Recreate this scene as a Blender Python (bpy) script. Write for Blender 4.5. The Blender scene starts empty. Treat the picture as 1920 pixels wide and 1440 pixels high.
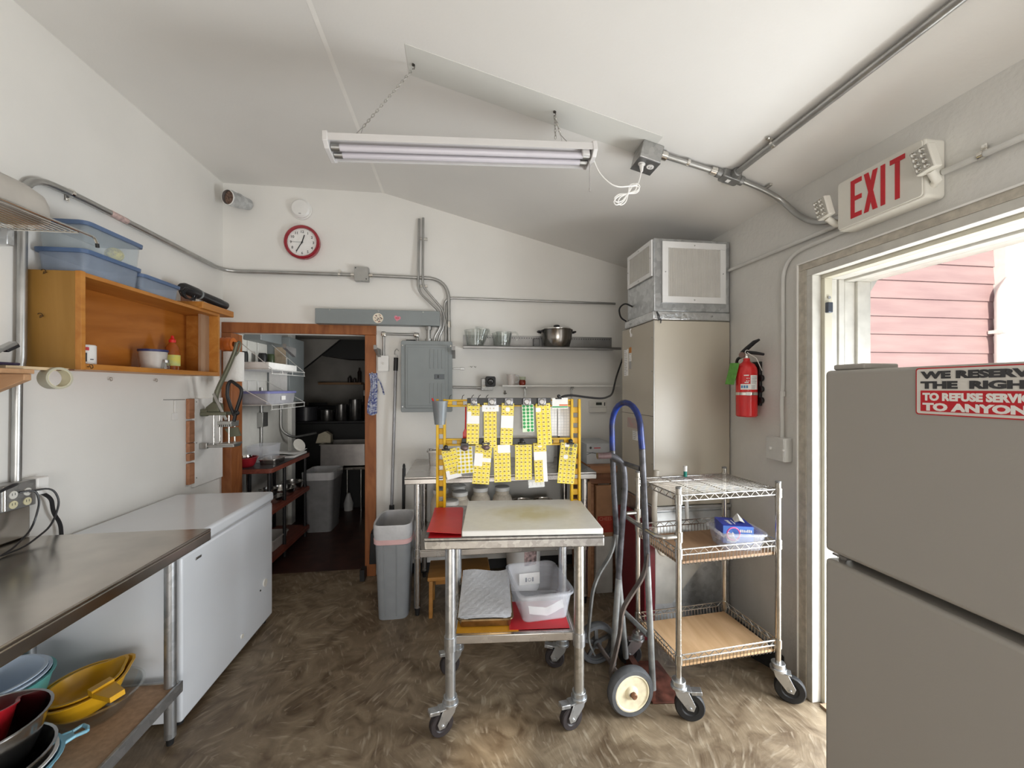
import bpy, math, random
from mathutils import Vector, Matrix
SC = bpy.context.scene
COL = SC.collection
R = math.radians
random.seed(11)

# ---------------------------------------------------------------- camera
cam_d = bpy.data.cameras.new('camera')
cam_d.sensor_width = 36.0
cam_d.lens = 36.0 * 745.0 / 1920.0
cam_d.shift_y = 8.0 / 1920.0
cam_d.clip_start = 0.02
cam = bpy.data.objects.new('camera', cam_d)
cam.location = (0, 0, 1.45)
cam.rotation_euler = (R(90), 0, -math.atan(100 / 745.0))
COL.objects.link(cam)
SC.camera = cam

# ---------------------------------------------------------------- view, world, lights
SC.view_settings.view_transform = 'Standard'
SC.view_settings.look = 'None'
SC.view_settings.gamma = 1.0
SC.view_settings.use_curve_mapping = False
SC.view_settings.exposure = 0.5
SC.cycles.use_denoising = True
SC.cycles.max_bounces = 12
SC.cycles.diffuse_bounces = 6
SC.cycles.transparent_max_bounces = 24
SC.cycles.caustics_reflective = False
SC.cycles.caustics_refractive = False
SC.cycles.sample_clamp_indirect = 6.0

w = bpy.data.worlds.new('sky')
SC.world = w
w.use_nodes = True
nt = w.node_tree
bg = nt.nodes['Background']
bg.inputs['Color'].default_value = (0.86, 0.93, 1.0, 1)
bg.inputs['Strength'].default_value = 0.6


def lamp(name, kind, loc, rot, energy, color, size=None, size_y=None, spread=None):
    d = bpy.data.lights.new(name, kind)
    d.energy = energy
    d.color = color
    if kind == 'AREA':
        d.shape = 'RECTANGLE'
        d.size, d.size_y = size, size_y
        if spread:
            d.spread = R(spread)
    if kind == 'SUN':
        d.angle = R(2.0)
    o = bpy.data.objects.new(name, d)
    o.location = loc
    o.rotation_euler = rot
    COL.objects.link(o)
    return o


# the sun stands high behind the building and lights the yard and the red siding outside the side door
lamp('sun', 'SUN', (4, -4, 6), (R(58), 0, R(-14)), 4.6, (1.0, 0.90, 0.74))
# daylight entering low through the side door from the bright yard
lamp('door_daylight', 'AREA', (2.35, 1.0, 0.74), (0, R(70), 0), 96.0, (0.90, 0.955, 1.0), 1.4, 1.7)
# added fill beside the doorway, out of view, to brighten the near kitchen
lamp('kitchen_fill', 'AREA', (-0.42, 3.62, 1.62), (0, R(90), 0), 2.6, (0.98, 0.98, 0.95), 0.5, 0.3, spread=110)
# added fill behind the camera for ceiling and walls, not tied to the window
lamp('front_fill', 'AREA', (0.55, -2.1, 1.0), (R(110), 0, 0), 60.0, (1.0, 0.975, 0.94), 2.0, 2.0)


# ---------------------------------------------------------------- helpers
class MB:
    """collects shapes that become ONE mesh object"""
    def __init__(s):
        s.v, s.f, s.mi = [], [], []

    def add(s, vs, fs, mi=0, M=None):
        b = len(s.v)
        if M is not None:
            vs = [M @ Vector(v) for v in vs]
        s.v += [tuple(v) for v in vs]
        s.f += [tuple(b + i for i in f) for f in fs]
        s.mi += [mi] * len(fs)
        return s

    def box(s, x0, x1, y0, y1, z0, z1, mi=0, M=None):
        vs = [(x0, y0, z0), (x1, y0, z0), (x1, y1, z0), (x0, y1, z0), (x0, y0, z1), (x1, y0, z1), (x1, y1, z1), (x0, y1, z1)]
        return s.add(vs, [(0, 3, 2, 1), (4, 5, 6, 7), (0, 1, 5, 4), (1, 2, 6, 5), (2, 3, 7, 6), (3, 0, 4, 7)], mi, M)

    def tube(s, pts, r, n=8, closed=False, mi=0, cap=True, M=None):
        P = [Vector(p) for p in pts]
        k = len(P)
        rs = r if isinstance(r, (list, tuple)) else [r] * k
        T = []
        for i in range(k):
            a = P[i - 1] if (i > 0 or closed) else P[i]
            b = P[(i + 1) % k] if (i < k - 1 or closed) else P[i]
            t = (b - a)
            T.append(t.normalized() if t.length > 1e-9 else Vector((0, 0, 1)))
        up = Vector((0, 0, 1)) if abs(T[0].z) < 0.9 else Vector((1, 0, 0))
        N = (up - T[0] * up.dot(T[0])).normalized()
        vs, fs = [], []
        for i in range(k):
            N = N - T[i] * N.dot(T[i])
            if N.length < 1e-6:
                N = T[i].orthogonal()
            N.normalize()
            B = T[i].cross(N)
            for j in range(n):
                a = 2 * math.pi * j / n
                vs.append(P[i] + (N * math.cos(a) + B * math.sin(a)) * rs[i])
        m = k if closed else k - 1
        for i in range(m):
            a, b = i * n, ((i + 1) % k) * n
            for j in range(n):
                fs.append((a + j, a + (j + 1) % n, b + (j + 1) % n, b + j))
        if cap and not closed:
            fs.append(tuple(range(n))[::-1])
            fs.append(tuple(range((k - 1) * n, k * n)))
        return s.add(vs, fs, mi, M)

    def cyl(s, a, b, r, n=16, mi=0, r2=None, M=None):
        return s.tube([a, b], [r, r if r2 is None else r2], n, mi=mi, M=M)

    def lathe(s, prof, c=(0, 0, 0), n=28, mi=0, M=None, sx=1.0, sy=1.0, sq=0.0):
        """prof: (r, z) from bottom to top around z through c; sq > 0 squares the section"""
        vs, fs, rows = [], [], []
        for r, z in prof:
            if r < 1e-6:
                rows.append([len(vs)])
                vs.append((c[0], c[1], c[2] + z))
            else:
                row = []
                for j in range(n):
                    a = 2 * math.pi * (j + 0.5) / n
                    x, y = math.cos(a), math.sin(a)
                    q = 1.0
                    if sq:
                        q = 1.0 / max((abs(x) ** sq + abs(y) ** sq) ** (1.0 / sq), 1e-6)
                    row.append(len(vs))
                    vs.append((c[0] + x * r * q * sx, c[1] + y * r * q * sy, c[2] + z))
                rows.append(row)
        for A, B in zip(rows, rows[1:]):
            if len(A) == 1 and len(B) == 1:
                continue
            for j in range(n):
                k = (j + 1) % n
                if len(A) == 1:
                    fs.append((A[0], B[k], B[j]))
                elif len(B) == 1:
                    fs.append((A[j], A[k], B[0]))
                else:
                    fs.append((A[j], A[k], B[k], B[j]))
        return s.add(vs, fs, mi, M)

    def prism(s, poly, d0, d1, M=None, mi=0):
        k = len(poly)
        vs = [(x, y, d0) for x, y in poly] + [(x, y, d1) for x, y in poly]
        fs = [tuple(range(k))[::-1], tuple(range(k, 2 * k))]
        fs += [(i, (i + 1) % k, k + (i + 1) % k, k + i) for i in range(k)]
        return s.add(vs, fs, mi, M)

    def ball(s, c, r, n=12, mi=0, sz=1.0):
        m = max(4, n // 2)
        prof = [(r * math.sin(math.pi * i / m), -r * sz * math.cos(math.pi * i / m)) for i in range(m + 1)]
        prof[0] = (0, prof[0][1])
        prof[-1] = (0, prof[-1][1])
        return s.lathe(prof, c, n, mi)

    def sheet(s, fn, nu, nv, th, mi=0, M=None):
        """fn(u, v) -> point; a thin solid sheet of thickness th along the averaged normal"""
        G = [[Vector(fn(i / nu, j / nv)) for j in range(nv + 1)] for i in range(nu + 1)]
        vs, fs = [], []
        for side in (0, 1):
            for i in range(nu + 1):
                for j in range(nv + 1):
                    a = G[min(i + 1, nu)][j] - G[max(i - 1, 0)][j]
                    b = G[i][min(j + 1, nv)] - G[i][max(j - 1, 0)]
                    nn = a.cross(b).normalized()
                    vs.append(G[i][j] + nn * (th if side else 0))
        W = nv + 1
        o = (nu + 1) * W
        for i in range(nu):
            for j in range(nv):
                a = i * W + j
                fs.append((a, a + 1, a + W + 1, a + W))
                fs.append((o + a, o + a + W, o + a + W + 1, o + a + 1))
        for i in range(nu):
            for j in (0, nv):
                a = i * W + j
                fs.append((a, a + W, o + a + W, o + a))
        for j in range(nv):
            for i in (0, nu):
                a = i * W + j
                fs.append((a, a + 1, o + a + 1, o + a))
        return s.add(vs, fs, mi, M)

    def text(s, body, M, size, depth=0.0006, mi=0, bold=0.0, sx=1.0, align='LEFT'):
        cu = bpy.data.curves.new('lettering', 'FONT')
        cu.body, cu.size, cu.extrude, cu.offset = body, size, depth, bold
        cu.align_x = align
        cu.resolution_u = 3
        o = bpy.data.objects.new('lettering', cu)
        COL.objects.link(o)
        dg = bpy.context.evaluated_depsgraph_get()
        me = bpy.data.meshes.new_from_object(o.evaluated_get(dg))
        vs = [(v.co.x * sx, v.co.y, v.co.z) for v in me.vertices]
        fs = [tuple(p.vertices) for p in me.polygons]
        bpy.data.objects.remove(o)
        bpy.data.curves.remove(cu)
        bpy.data.meshes.remove(me)
        return s.add(vs, fs, mi, M)

    def tf(s, M):
        s.v = [tuple(M @ Vector(v)) for v in s.v]
        return s

    def build(s, name, mats, parent=None, bevel=0.0, seg=2, smooth=38, sub=0, **tags):
        me = bpy.data.meshes.new(name)
        xs, ys, zs = zip(*s.v)
        c = Vector(((min(xs) + max(xs)) / 2, (min(ys) + max(ys)) / 2, min(zs)))
        me.from_pydata([Vector(v) - c for v in s.v], [], s.f)
        if not isinstance(mats, (list, tuple)):
            mats = [mats]
        for m in mats:
            me.materials.append(m)
        if len(mats) > 1:
            me.polygons.foreach_set('material_index', s.mi)
        bm_fix(me)
        me.polygons.foreach_set('use_smooth', [True] * len(me.polygons))
        me.set_sharp_from_angle(angle=R(smooth))
        o = bpy.data.objects.new(name, me)
        COL.objects.link(o)
        if parent is not None:
            o.parent = parent
            o.location = c - OFF[parent.name]
        else:
            o.location = c
        OFF[o.name] = c
        if bevel:
            b = o.modifiers.new('bevel', 'BEVEL')
            b.width, b.segments, b.limit_method, b.angle_limit = bevel, seg, 'ANGLE', R(40)
            b.harden_normals = False
        if sub:
            q = o.modifiers.new('subdivision', 'SUBSURF')
            q.levels = q.render_levels = sub
        tag(o, **tags)
        return o


def bm_fix(me):
    import bmesh
    bm = bmesh.new()
    bm.from_mesh(me)
    bmesh.ops.recalc_face_normals(bm, faces=bm.faces)
    bm.to_mesh(me)
    bm.free()


OFF = {}


def tag(o, label=None, cat=None, group=None, kind=None):
    if label:
        o['label'] = label
    if cat:
        o['category'] = cat
    if group:
        o['group'] = group
    if kind:
        o['kind'] = kind
    return o


def thing(name, label, cat, loc=(0, 0, 0), rz=0.0, group=None, local=False):
    """an Empty at the thing's base; parts are given in room coordinates, or in the thing's own when local"""
    o = bpy.data.objects.new(name, None)
    o.empty_display_size = 0.05
    COL.objects.link(o)
    o.location = loc
    o.rotation_euler = (0, 0, rz)
    OFF[o.name] = Vector((0, 0, 0)) if local else Vector(loc)
    return tag(o, label, cat, group)


def dup(root, loc=None, rz=None, label=None, group=None):
    """a copy of a thing with copies of its parts and sub-parts"""
    def cp(o, p):
        c = o.copy()
        COL.objects.link(c)
        OFF[c.name] = OFF.get(o.name, Vector((0, 0, 0)))
        if p is not None:
            c.parent = p
        for ch in list(o.children):
            cp(ch, c)
        return c
    r = cp(root, None)
    if loc is not None:
        r.location = loc
    if rz is not None:
        r.rotation_euler = (0, 0, rz)
    if label:
        r['label'] = label
    if group:
        r['group'] = group
    return r


def st(mb, name, mats, bevel=0.0, **k):
    return mb.build(name, mats, None, bevel, kind='structure', **k)


def frame(o, u, v):
    """matrix that puts the text plane's x along u, y along v, at o"""
    u, v = Vector(u).normalized(), Vector(v).normalized()
    n = u.cross(v)
    M = Matrix((u, v, n)).transposed().to_4x4()
    M.translation = Vector(o)
    return M


def rnd(pts, r, n=5):
    """polyline with its corners rounded to radius r"""
    P = [Vector(p) for p in pts]
    out = [P[0]]
    for i in range(1, len(P) - 1):
        a, b, c = P[i - 1], P[i], P[i + 1]
        d1, d2 = (a - b), (c - b)
        t = min(r, d1.length * 0.49, d2.length * 0.49)
        p, q = b + d1.normalized() * t, b + d2.normalized() * t
        for k in range(n + 1):
            s = k / n
            out.append(p * (1 - s) ** 2 + b * 2 * s * (1 - s) + q * s * s)
    out.append(P[-1])
    return out


def circle(c, r, axis='z', n=20, a0=0.0, a1=2 * math.pi):
    out = []
    full = abs(a1 - a0 - 2 * math.pi) < 1e-6
    for i in range(n if full else n + 1):
        a = a0 + (a1 - a0) * i / n
        x, y = r * math.cos(a), r * math.sin(a)
        out.append({'z': (c[0] + x, c[1] + y, c[2]), 'x': (c[0], c[1] + x, c[2] + y), 'y': (c[0] + x, c[1], c[2] + y)}[axis])
    return out


def rrect(x0, x1, y0, y1, r, n=4):
    out = []
    for cx, cy, a in ((x1 - r, y1 - r, 0), (x0 + r, y1 - r, 90), (x0 + r, y0 + r, 180), (x1 - r, y0 + r, 270)):
        for i in range(n + 1):
            t = R(a + 90 * i / n)
            out.append((cx + r * math.cos(t), cy + r * math.sin(t)))
    return out


# ---------------------------------------------------------------- materials
def pm(name, col, rough=0.5, metal=0.0, var=0.10, scale=14.0, bump=0.0, bscale=60.0, trans=0.0, alpha=1.0, ior=1.45,
       col2=None, emit=0.0, coat=0.0, stretch=None, detail=4.0, rvar=0.0):
    m = bpy.data.materials.new(name)
    m.use_nodes = True
    t = m.node_tree
    p = t.nodes['Principled BSDF']
    p.inputs['Roughness'].default_value = rough
    p.inputs['Metallic'].default_value = metal
    p.inputs['IOR'].default_value = ior
    p.inputs['Transmission Weight'].default_value = trans
    p.inputs['Alpha'].default_value = alpha
    p.inputs['Coat Weight'].default_value = coat
    tc = t.nodes.new('ShaderNodeTexCoord')
    src = tc.outputs['Object']
    if stretch:
        mp = t.nodes.new('ShaderNodeMapping')
        mp.inputs['Scale'].default_value = stretch
        t.links.new(src, mp.inputs['Vector'])
        src = mp.outputs['Vector']
    nz = t.nodes.new('ShaderNodeTexNoise')
    nz.inputs['Scale'].default_value = scale
    nz.inputs['Detail'].default_value = detail
    t.links.new(src, nz.inputs['Vector'])
    cr = t.nodes.new('ShaderNodeValToRGB')
    c2 = col2 if col2 else tuple(min(1.0, c * (1 + var)) for c in col)
    c1 = col if col2 else tuple(c * (1 - var) for c in col)
    cr.color_ramp.elements[0].position = 0.32
    cr.color_ramp.elements[1].position = 0.68
    cr.color_ramp.elements[0].color = (*c1, 1)
    cr.color_ramp.elements[1].color = (*c2, 1)
    t.links.new(nz.outputs['Fac'], cr.inputs['Fac'])
    t.links.new(cr.outputs['Color'], p.inputs['Base Color'])
    if rvar:
        mr = t.nodes.new('ShaderNodeMapRange')
        mr.inputs['To Min'].default_value = max(0.02, rough - rvar)
        mr.inputs['To Max'].default_value = min(1.0, rough + rvar)
        t.links.new(nz.outputs['Fac'], mr.inputs['Value'])
        t.links.new(mr.outputs['Result'], p.inputs['Roughness'])
    if bump:
        n2 = t.nodes.new('ShaderNodeTexNoise')
        n2.inputs['Scale'].default_value = bscale
        n2.inputs['Detail'].default_value = 5.0
        t.links.new(src, n2.inputs['Vector'])
        b = t.nodes.new('ShaderNodeBump')
        b.inputs['Strength'].default_value = bump
        b.inputs['Distance'].default_value = 0.01
        t.links.new(n2.outputs['Fac'], b.inputs['Height'])
        t.links.new(b.outputs['Normal'], p.inputs['Normal'])
    if emit:
        p.inputs['Emission Color'].default_value = (*col, 1)
        p.inputs['Emission Strength'].default_value = emit
    return m


def wood(name, c1, c2, axis='y', scale=9.0, rough=0.5, dist=2.4):
    m = pm(name, c1, rough)
    t = m.node_tree
    p = t.nodes['Principled BSDF']
    tc = t.nodes.new('ShaderNodeTexCoord')
    mp = t.nodes.new('ShaderNodeMapping')
    sc = {'x': (0.18, 1, 1), 'y': (1, 0.18, 1), 'z': (1, 1, 0.18)}[axis]
    mp.inputs['Scale'].default_value = sc
    nz = t.nodes.new('ShaderNodeTexNoise')
    nz.inputs['Scale'].default_value = scale * 1.4
    nz.inputs['Detail'].default_value = 8
    nz.inputs['Distortion'].default_value = dist
    cr = t.nodes.new('ShaderNodeValToRGB')
    cr.color_ramp.elements[0].position = 0.34
    cr.color_ramp.elements[1].position = 0.66
    cr.color_ramp.elements[0].color = (*c1, 1)
    cr.color_ramp.elements[1].color = (*c2, 1)
    t.links.new(tc.outputs['Object'], mp.inputs['Vector'])
    t.links.new(mp.outputs['Vector'], nz.inputs['Vector'])
    t.links.new(nz.outputs['Fac'], cr.inputs['Fac'])
    t.links.new(cr.outputs['Color'], p.inputs['Base Color'])
    return m


def galv(name, c1, c2, rough=0.35, scale=40):
    """galvanised sheet: spangled metal"""
    m = pm(name, c1, rough, 0.9)
    t = m.node_tree
    p = t.nodes['Principled BSDF']
    tc = t.nodes.new('ShaderNodeTexCoord')
    vo = t.nodes.new('ShaderNodeTexVoronoi')
    vo.inputs['Scale'].default_value = scale
    cr = t.nodes.new('ShaderNodeValToRGB')
    cr.color_ramp.elements[0].color = (*c1, 1)
    cr.color_ramp.elements[1].color = (*c2, 1)
    t.links.new(tc.outputs['Object'], vo.inputs['Vector'])
    t.links.new(vo.outputs['Color'], cr.inputs['Fac'])
    t.links.new(cr.outputs['Color'], p.inputs['Base Color'])
    return m


WALL = pm('white_wall_paint', (0.80, 0.785, 0.75), 0.55, var=0.02, scale=3, bump=0.05, bscale=90)
WALLR = pm('rough_stucco_paint', (0.70, 0.69, 0.66), 0.42, var=0.03, scale=5, bump=0.34, bscale=34)
CEIL = pm('ceiling_paint', (0.80, 0.785, 0.755), 0.7, var=0.02, scale=2, bump=0.05, bscale=70)
CEIL2 = pm('unpainted_ceiling_patch', (0.69, 0.69, 0.655), 0.7, var=0.03, scale=4)
SEAM = pm('ceiling_joint_compound', (0.86, 0.84, 0.80), 0.6, var=0.02)
TRIMW = pm('white_gloss_trim', (0.86, 0.85, 0.82), 0.35, var=0.03, scale=20)
TRIMT = pm('worn_taupe_casing', (0.50, 0.46, 0.39), 0.45, var=0.18, scale=30, bump=0.2, bscale=50)
FRW = pm('toned_down_frame_paint', (0.60, 0.585, 0.54), 0.4, var=0.08, scale=18)  # off-white darkened in colour so daylight on the frame does not burn out
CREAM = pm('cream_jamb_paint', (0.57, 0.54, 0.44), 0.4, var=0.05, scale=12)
BLACKRUB = pm('black_rubber', (0.015, 0.015, 0.016), 0.55, var=0.3)
BLACK = pm('black_plastic', (0.018, 0.018, 0.02), 0.38, var=0.2)
STEEL = pm('brushed_steel', (0.56, 0.54, 0.52), 0.27, 1.0, var=0.08, scale=5, stretch=(1, 1, 1), rvar=0.07)
DSTEEL = pm('worn_worktop_steel', (0.54, 0.505, 0.46), 0.2, 1.0, var=0.14, scale=7, rvar=0.06)
CHROME = pm('chrome', (0.76, 0.74, 0.70), 0.16, 1.0, var=0.07, scale=20)
GALV = galv('galvanised_sheet', (0.46, 0.48, 0.50), (0.68, 0.70, 0.72), 0.33)
GALVD = galv('galvanised_pipe', (0.34, 0.35, 0.36), (0.50, 0.51, 0.52), 0.42)
EMT = pm('conduit_metal', (0.46, 0.46, 0.45), 0.36, 0.92, var=0.12, scale=9)
EMTP = pm('painted_conduit', (0.66, 0.655, 0.63), 0.38, var=0.05)
BOXM = galv('stamped_box_metal', (0.36, 0.36, 0.36), (0.52, 0.52, 0.51), 0.4, 60)
GREY = pm('grey_enamel', (0.245, 0.27, 0.275), 0.42, var=0.05, scale=6)
WHITEP = pm('white_plastic', (0.82, 0.81, 0.79), 0.35, var=0.03)
OFFW = pm('off_white_plastic', (0.72, 0.70, 0.65), 0.4, var=0.04)
PAPER = pm('white_paper', (0.84, 0.83, 0.81), 0.8, var=0.04, scale=30)
INK = pm('dark_print', (0.05, 0.05, 0.055), 0.6, var=0.2)
RED = pm('red_enamel', (0.66, 0.018, 0.02), 0.25, var=0.08, coat=0.4)
REDS = pm('red_sign_ink', (0.55, 0.02, 0.03), 0.45, var=0.06)


def thin_glass():
    m = bpy.data.materials.new('clear_glass')
    m.use_nodes = True
    t = m.node_tree
    t.nodes.remove(t.nodes['Principled BSDF'])
    out = t.nodes['Material Output']
    tr = t.nodes.new('ShaderNodeBsdfTransparent')
    tr.inputs['Color'].default_value = (0.965, 0.98, 0.975, 1)
    gl = t.nodes.new('ShaderNodeBsdfGlossy')
    gl.inputs['Roughness'].default_value = 0.04
    lw = t.nodes.new('ShaderNodeLayerWeight')
    lw.inputs['Blend'].default_value = 0.3
    mr = t.nodes.new('ShaderNodeMapRange')
    mr.inputs['To Min'].default_value = 0.05
    mr.inputs['To Max'].default_value = 0.55
    t.links.new(lw.outputs['Facing'], mr.inputs['Value'])
    nz = t.nodes.new('ShaderNodeTexNoise')
    nz.inputs['Scale'].default_value = 25
    b = t.nodes.new('ShaderNodeBump')
    b.inputs['Strength'].default_value = 0.12
    mx = t.nodes.new('ShaderNodeMixShader')
    t.links.new(nz.outputs['Fac'], b.inputs['Height'])
    t.links.new(b.outputs['Normal'], gl.inputs['Normal'])
    t.links.new(mr.outputs['Result'], mx.inputs['Fac'])
    t.links.new(tr.outputs[0], mx.inputs[1])
    t.links.new(gl.outputs[0], mx.inputs[2])
    t.links.new(mx.outputs[0], out.inputs['Surface'])
    return m


GLASS = thin_glass()
CLEAR = pm('clear_tub_plastic', (0.82, 0.84, 0.90), 0.15, var=0.04, alpha=0.27)
CASING = wood('red_fir_casing', (0.24, 0.075, 0.022), (0.36, 0.13, 0.042), 'z', 8, 0.45)
PINE = wood('orange_stained_plywood', (0.42, 0.155, 0.025), (0.57, 0.255, 0.055), 'y', 7, 0.42, 1.6)
PLY = wood('plain_plywood', (0.52, 0.32, 0.16), (0.66, 0.43, 0.24), 'y', 8, 0.6, 1.2)


def loft(mb, rings, mi=0, cap0=True, cap1=True, M=None):
    n = len(rings[0])
    vs = [p for r in rings for p in r]
    fs = []
    for i in range(len(rings) - 1):
        for j in range(n):
            k = (j + 1) % n
            fs.append((i * n + j, i * n + k, (i + 1) * n + k, (i + 1) * n + j))
    if cap0:
        fs.append(tuple(range(n))[::-1])
    if cap1:
        fs.append(tuple(range((len(rings) - 1) * n, len(rings) * n)))
    return mb.add(vs, fs, mi, M)


def ring(cx, cy, hx, hy, r, z, n=4):
    return [(cx + x, cy + y, z) for x, y in rrect(-hx, hx, -hy, hy, min(r, hx * 0.99, hy * 0.99), n)]


def tub(mb, cx, cy, hx, hy, z0, z1, t=0.003, taper=0.9, r=0.03, rim=0.008, mi=0, M=None):
    """an open box with rounded corners, tapered walls and a rolled rim"""
    loft(mb, [ring(cx, cy, hx * taper, hy * taper, r * 0.8, z0), ring(cx, cy, hx, hy, r, z1 - rim),
              ring(cx, cy, hx + rim, hy + rim, r + rim, z1 - rim), ring(cx, cy, hx + rim, hy + rim, r + rim, z1),
              ring(cx, cy, hx - t, hy - t, r - t, z1), ring(cx, cy, hx * taper - t, hy * taper - t, r * 0.8 - t, z0 + t)], mi, M=M)
    return mb


def bowlprof(rt, h, rb, t=0.003, rim=0.006, n=8, p=0.55):
    """open bowl profile: foot radius rb, rim radius rt, height h"""
    o, i = [(0, 0), (rb, 0)], []
    for k in range(1, n + 1):
        s = k / n
        o.append((rb + (rt - rb) * s ** p, h * s))
    o.append((rt + rim, h))
    o.append((rt + rim, h + rim * 0.6))
    for k in range(n, -1, -1):
        s = k / n
        i.append((max(rb + (rt - rb) * s ** p - t, 0.001), h * s + t))
    i[0] = (rt - t, h + rim * 0.6)
    return o + i + [(0, t)]
# ================================================================ SETTING
def floor_mat():
    m = pm('trowelled_concrete', (0.2, 0.15, 0.1), 0.4)
    t = m.node_tree
    p = t.nodes['Principled BSDF']
    L = t.links.new
    tc = t.nodes.new('ShaderNodeTexCoord')
    big = t.nodes.new('ShaderNodeTexNoise')
    big.inputs['Scale'].default_value = 1.1
    big.inputs['Detail'].default_value = 3
    mid = t.nodes.new('ShaderNodeTexNoise')
    mid.inputs['Scale'].default_value = 7
    mid.inputs['Detail'].default_value = 7
    mid.inputs['Distortion'].default_value = 1.6
    # trowel strokes: noise stretched along a direction that swirls with position
    sw = t.nodes.new('ShaderNodeTexVoronoi')
    sw.inputs['Scale'].default_value = 4.5
    wp = t.nodes.new('ShaderNodeMix')
    wp.data_type = 'VECTOR'
    wp.inputs['Factor'].default_value = 0.035
    wn = t.nodes.new('ShaderNodeTexNoise')
    wn.inputs['Scale'].default_value = 6.0
    mr = t.nodes.new('ShaderNodeMath')
    mr.operation = 'MULTIPLY'
    mr.inputs[1].default_value = 6.2832
    vr = t.nodes.new('ShaderNodeVectorRotate')
    vr.rotation_type = 'Z_AXIS'
    mp = t.nodes.new('ShaderNodeMapping')
    mp.inputs['Scale'].default_value = (11, 58, 1)
    st_ = t.nodes.new('ShaderNodeTexNoise')
    st_.inputs['Scale'].default_value = 1.0
    st_.inputs['Detail'].default_value = 4
    for n_ in (big, mid, wn):
        L(tc.outputs['Object'], n_.inputs['Vector'])
    L(tc.outputs['Object'], wp.inputs['A'])
    L(wn.outputs['Color'], wp.inputs['B'])
    L(wp.outputs['Result'], sw.inputs['Vector'])
    L(sw.outputs['Color'], mr.inputs[0])
    L(wp.outputs['Result'], vr.inputs['Vector'])
    L(sw.outputs['Position'], vr.inputs['Center'])
    L(mr.outputs[0], vr.inputs['Angle'])
    L(vr.outputs[0], mp.inputs['Vector'])
    L(mp.outputs[0], st_.inputs['Vector'])
    c1 = t.nodes.new('ShaderNodeValToRGB')
    c1.color_ramp.elements[0].position, c1.color_ramp.elements[1].position = 0.3, 0.72
    c1.color_ramp.elements[0].color = (0.125, 0.086, 0.052, 1)
    c1.color_ramp.elements[1].color = (0.33, 0.262, 0.178, 1)
    L(mid.outputs['Fac'], c1.inputs['Fac'])
    c2 = t.nodes.new('ShaderNodeValToRGB')
    c2.color_ramp.elements[0].position, c2.color_ramp.elements[1].position = 0.56, 0.72
    c2.color_ramp.elements[0].color = (0, 0, 0, 1)
    c2.color_ramp.elements[1].color = (1, 1, 1, 1)
    L(st_.outputs['Fac'], c2.inputs['Fac'])
    mx = t.nodes.new('ShaderNodeMix')
    mx.data_type = 'RGBA'
    mx.inputs['B'].default_value = (0.54, 0.47, 0.36, 1)
    ml = t.nodes.new('ShaderNodeMath')
    ml.operation = 'MULTIPLY'
    ml.inputs[1].default_value = 0.5
    L(c2.outputs['Color'], ml.inputs[0])
    L(ml.outputs[0], mx.inputs['Factor'])
    L(c1.outputs['Color'], mx.inputs['A'])
    m2 = t.nodes.new('ShaderNodeMix')
    m2.data_type = 'RGBA'
    m2.blend_type = 'MULTIPLY'
    m2.inputs['Factor'].default_value = 0.75
    c3 = t.nodes.new('ShaderNodeValToRGB')
    c3.color_ramp.elements[0].position, c3.color_ramp.elements[1].position = 0.3, 0.7
    c3.color_ramp.elements[0].color = (0.62, 0.57, 0.53, 1)
    c3.color_ramp.elements[1].color = (1.0, 1.0, 1.0, 1)
    L(big.outputs['Fac'], c3.inputs['Fac'])
    L(mx.outputs['Result'], m2.inputs['A'])
    L(c3.outputs['Color'], m2.inputs['B'])
    L(m2.outputs['Result'], p.inputs['Base Color'])
    b = t.nodes.new('ShaderNodeBump')
    b.inputs['Strength'].default_value = 0.2
    b.inputs['Distance'].default_value = 0.01
    L(st_.outputs['Fac'], b.inputs['Height'])
    L(b.outputs['Normal'], p.inputs['Normal'])
    return m


FLOOR = floor_mat()
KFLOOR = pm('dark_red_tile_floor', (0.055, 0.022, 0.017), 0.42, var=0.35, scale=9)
YARD = pm('pale_concrete_yard', (0.60, 0.57, 0.52), 0.8, var=0.1, scale=6)

XL, XR, YB = -1.73, 1.63, 3.20
RZ, KS, RX = 2.97, 0.254, -0.576        # ridge height, roof slope, ridge x


def cz(x):
    return RZ if x < RX else RZ - KS * (x - RX)


st(MB().box(-1.87, 1.83, -2.2, 3.32, -0.1, 0.0), 'floor', FLOOR)
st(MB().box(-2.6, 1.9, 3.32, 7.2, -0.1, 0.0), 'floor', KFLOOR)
# left wall
st(MB().box(-1.87, XL, -2.2, 3.32, 0, 3.05), 'wall_left', WALL)
# back wall with the doorway to the kitchen (opening x -1.664..-0.70, z < 1.868)
wb = MB()
Mxz = frame((0, 0, 0), (1, 0, 0), (0, 0, 1))        # (x, z) plane; normal -y
wb.prism([(XL, 1.868), (1.75, 1.868), (1.75, 2.45), (RX, 3.05), (XL, 3.05)], -3.32, -3.20, Mxz)
wb.box(-0.70, 1.75, 3.20, 3.32, 0, 1.868)
st(wb, 'wall_back', WALL)
# right wall with the side door (y 0.64..1.66, z < 2.015)
wr = MB()
wr.box(XR, 1.83, 1.66, 3.32, 0, 2.52).box(XR, 1.83, 0.64, 1.66, 2.015, 2.52).box(XR, 1.83, -2.2, 0.64, 0, 2.52)
st(wr, 'wall_right', WALLR)
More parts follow.
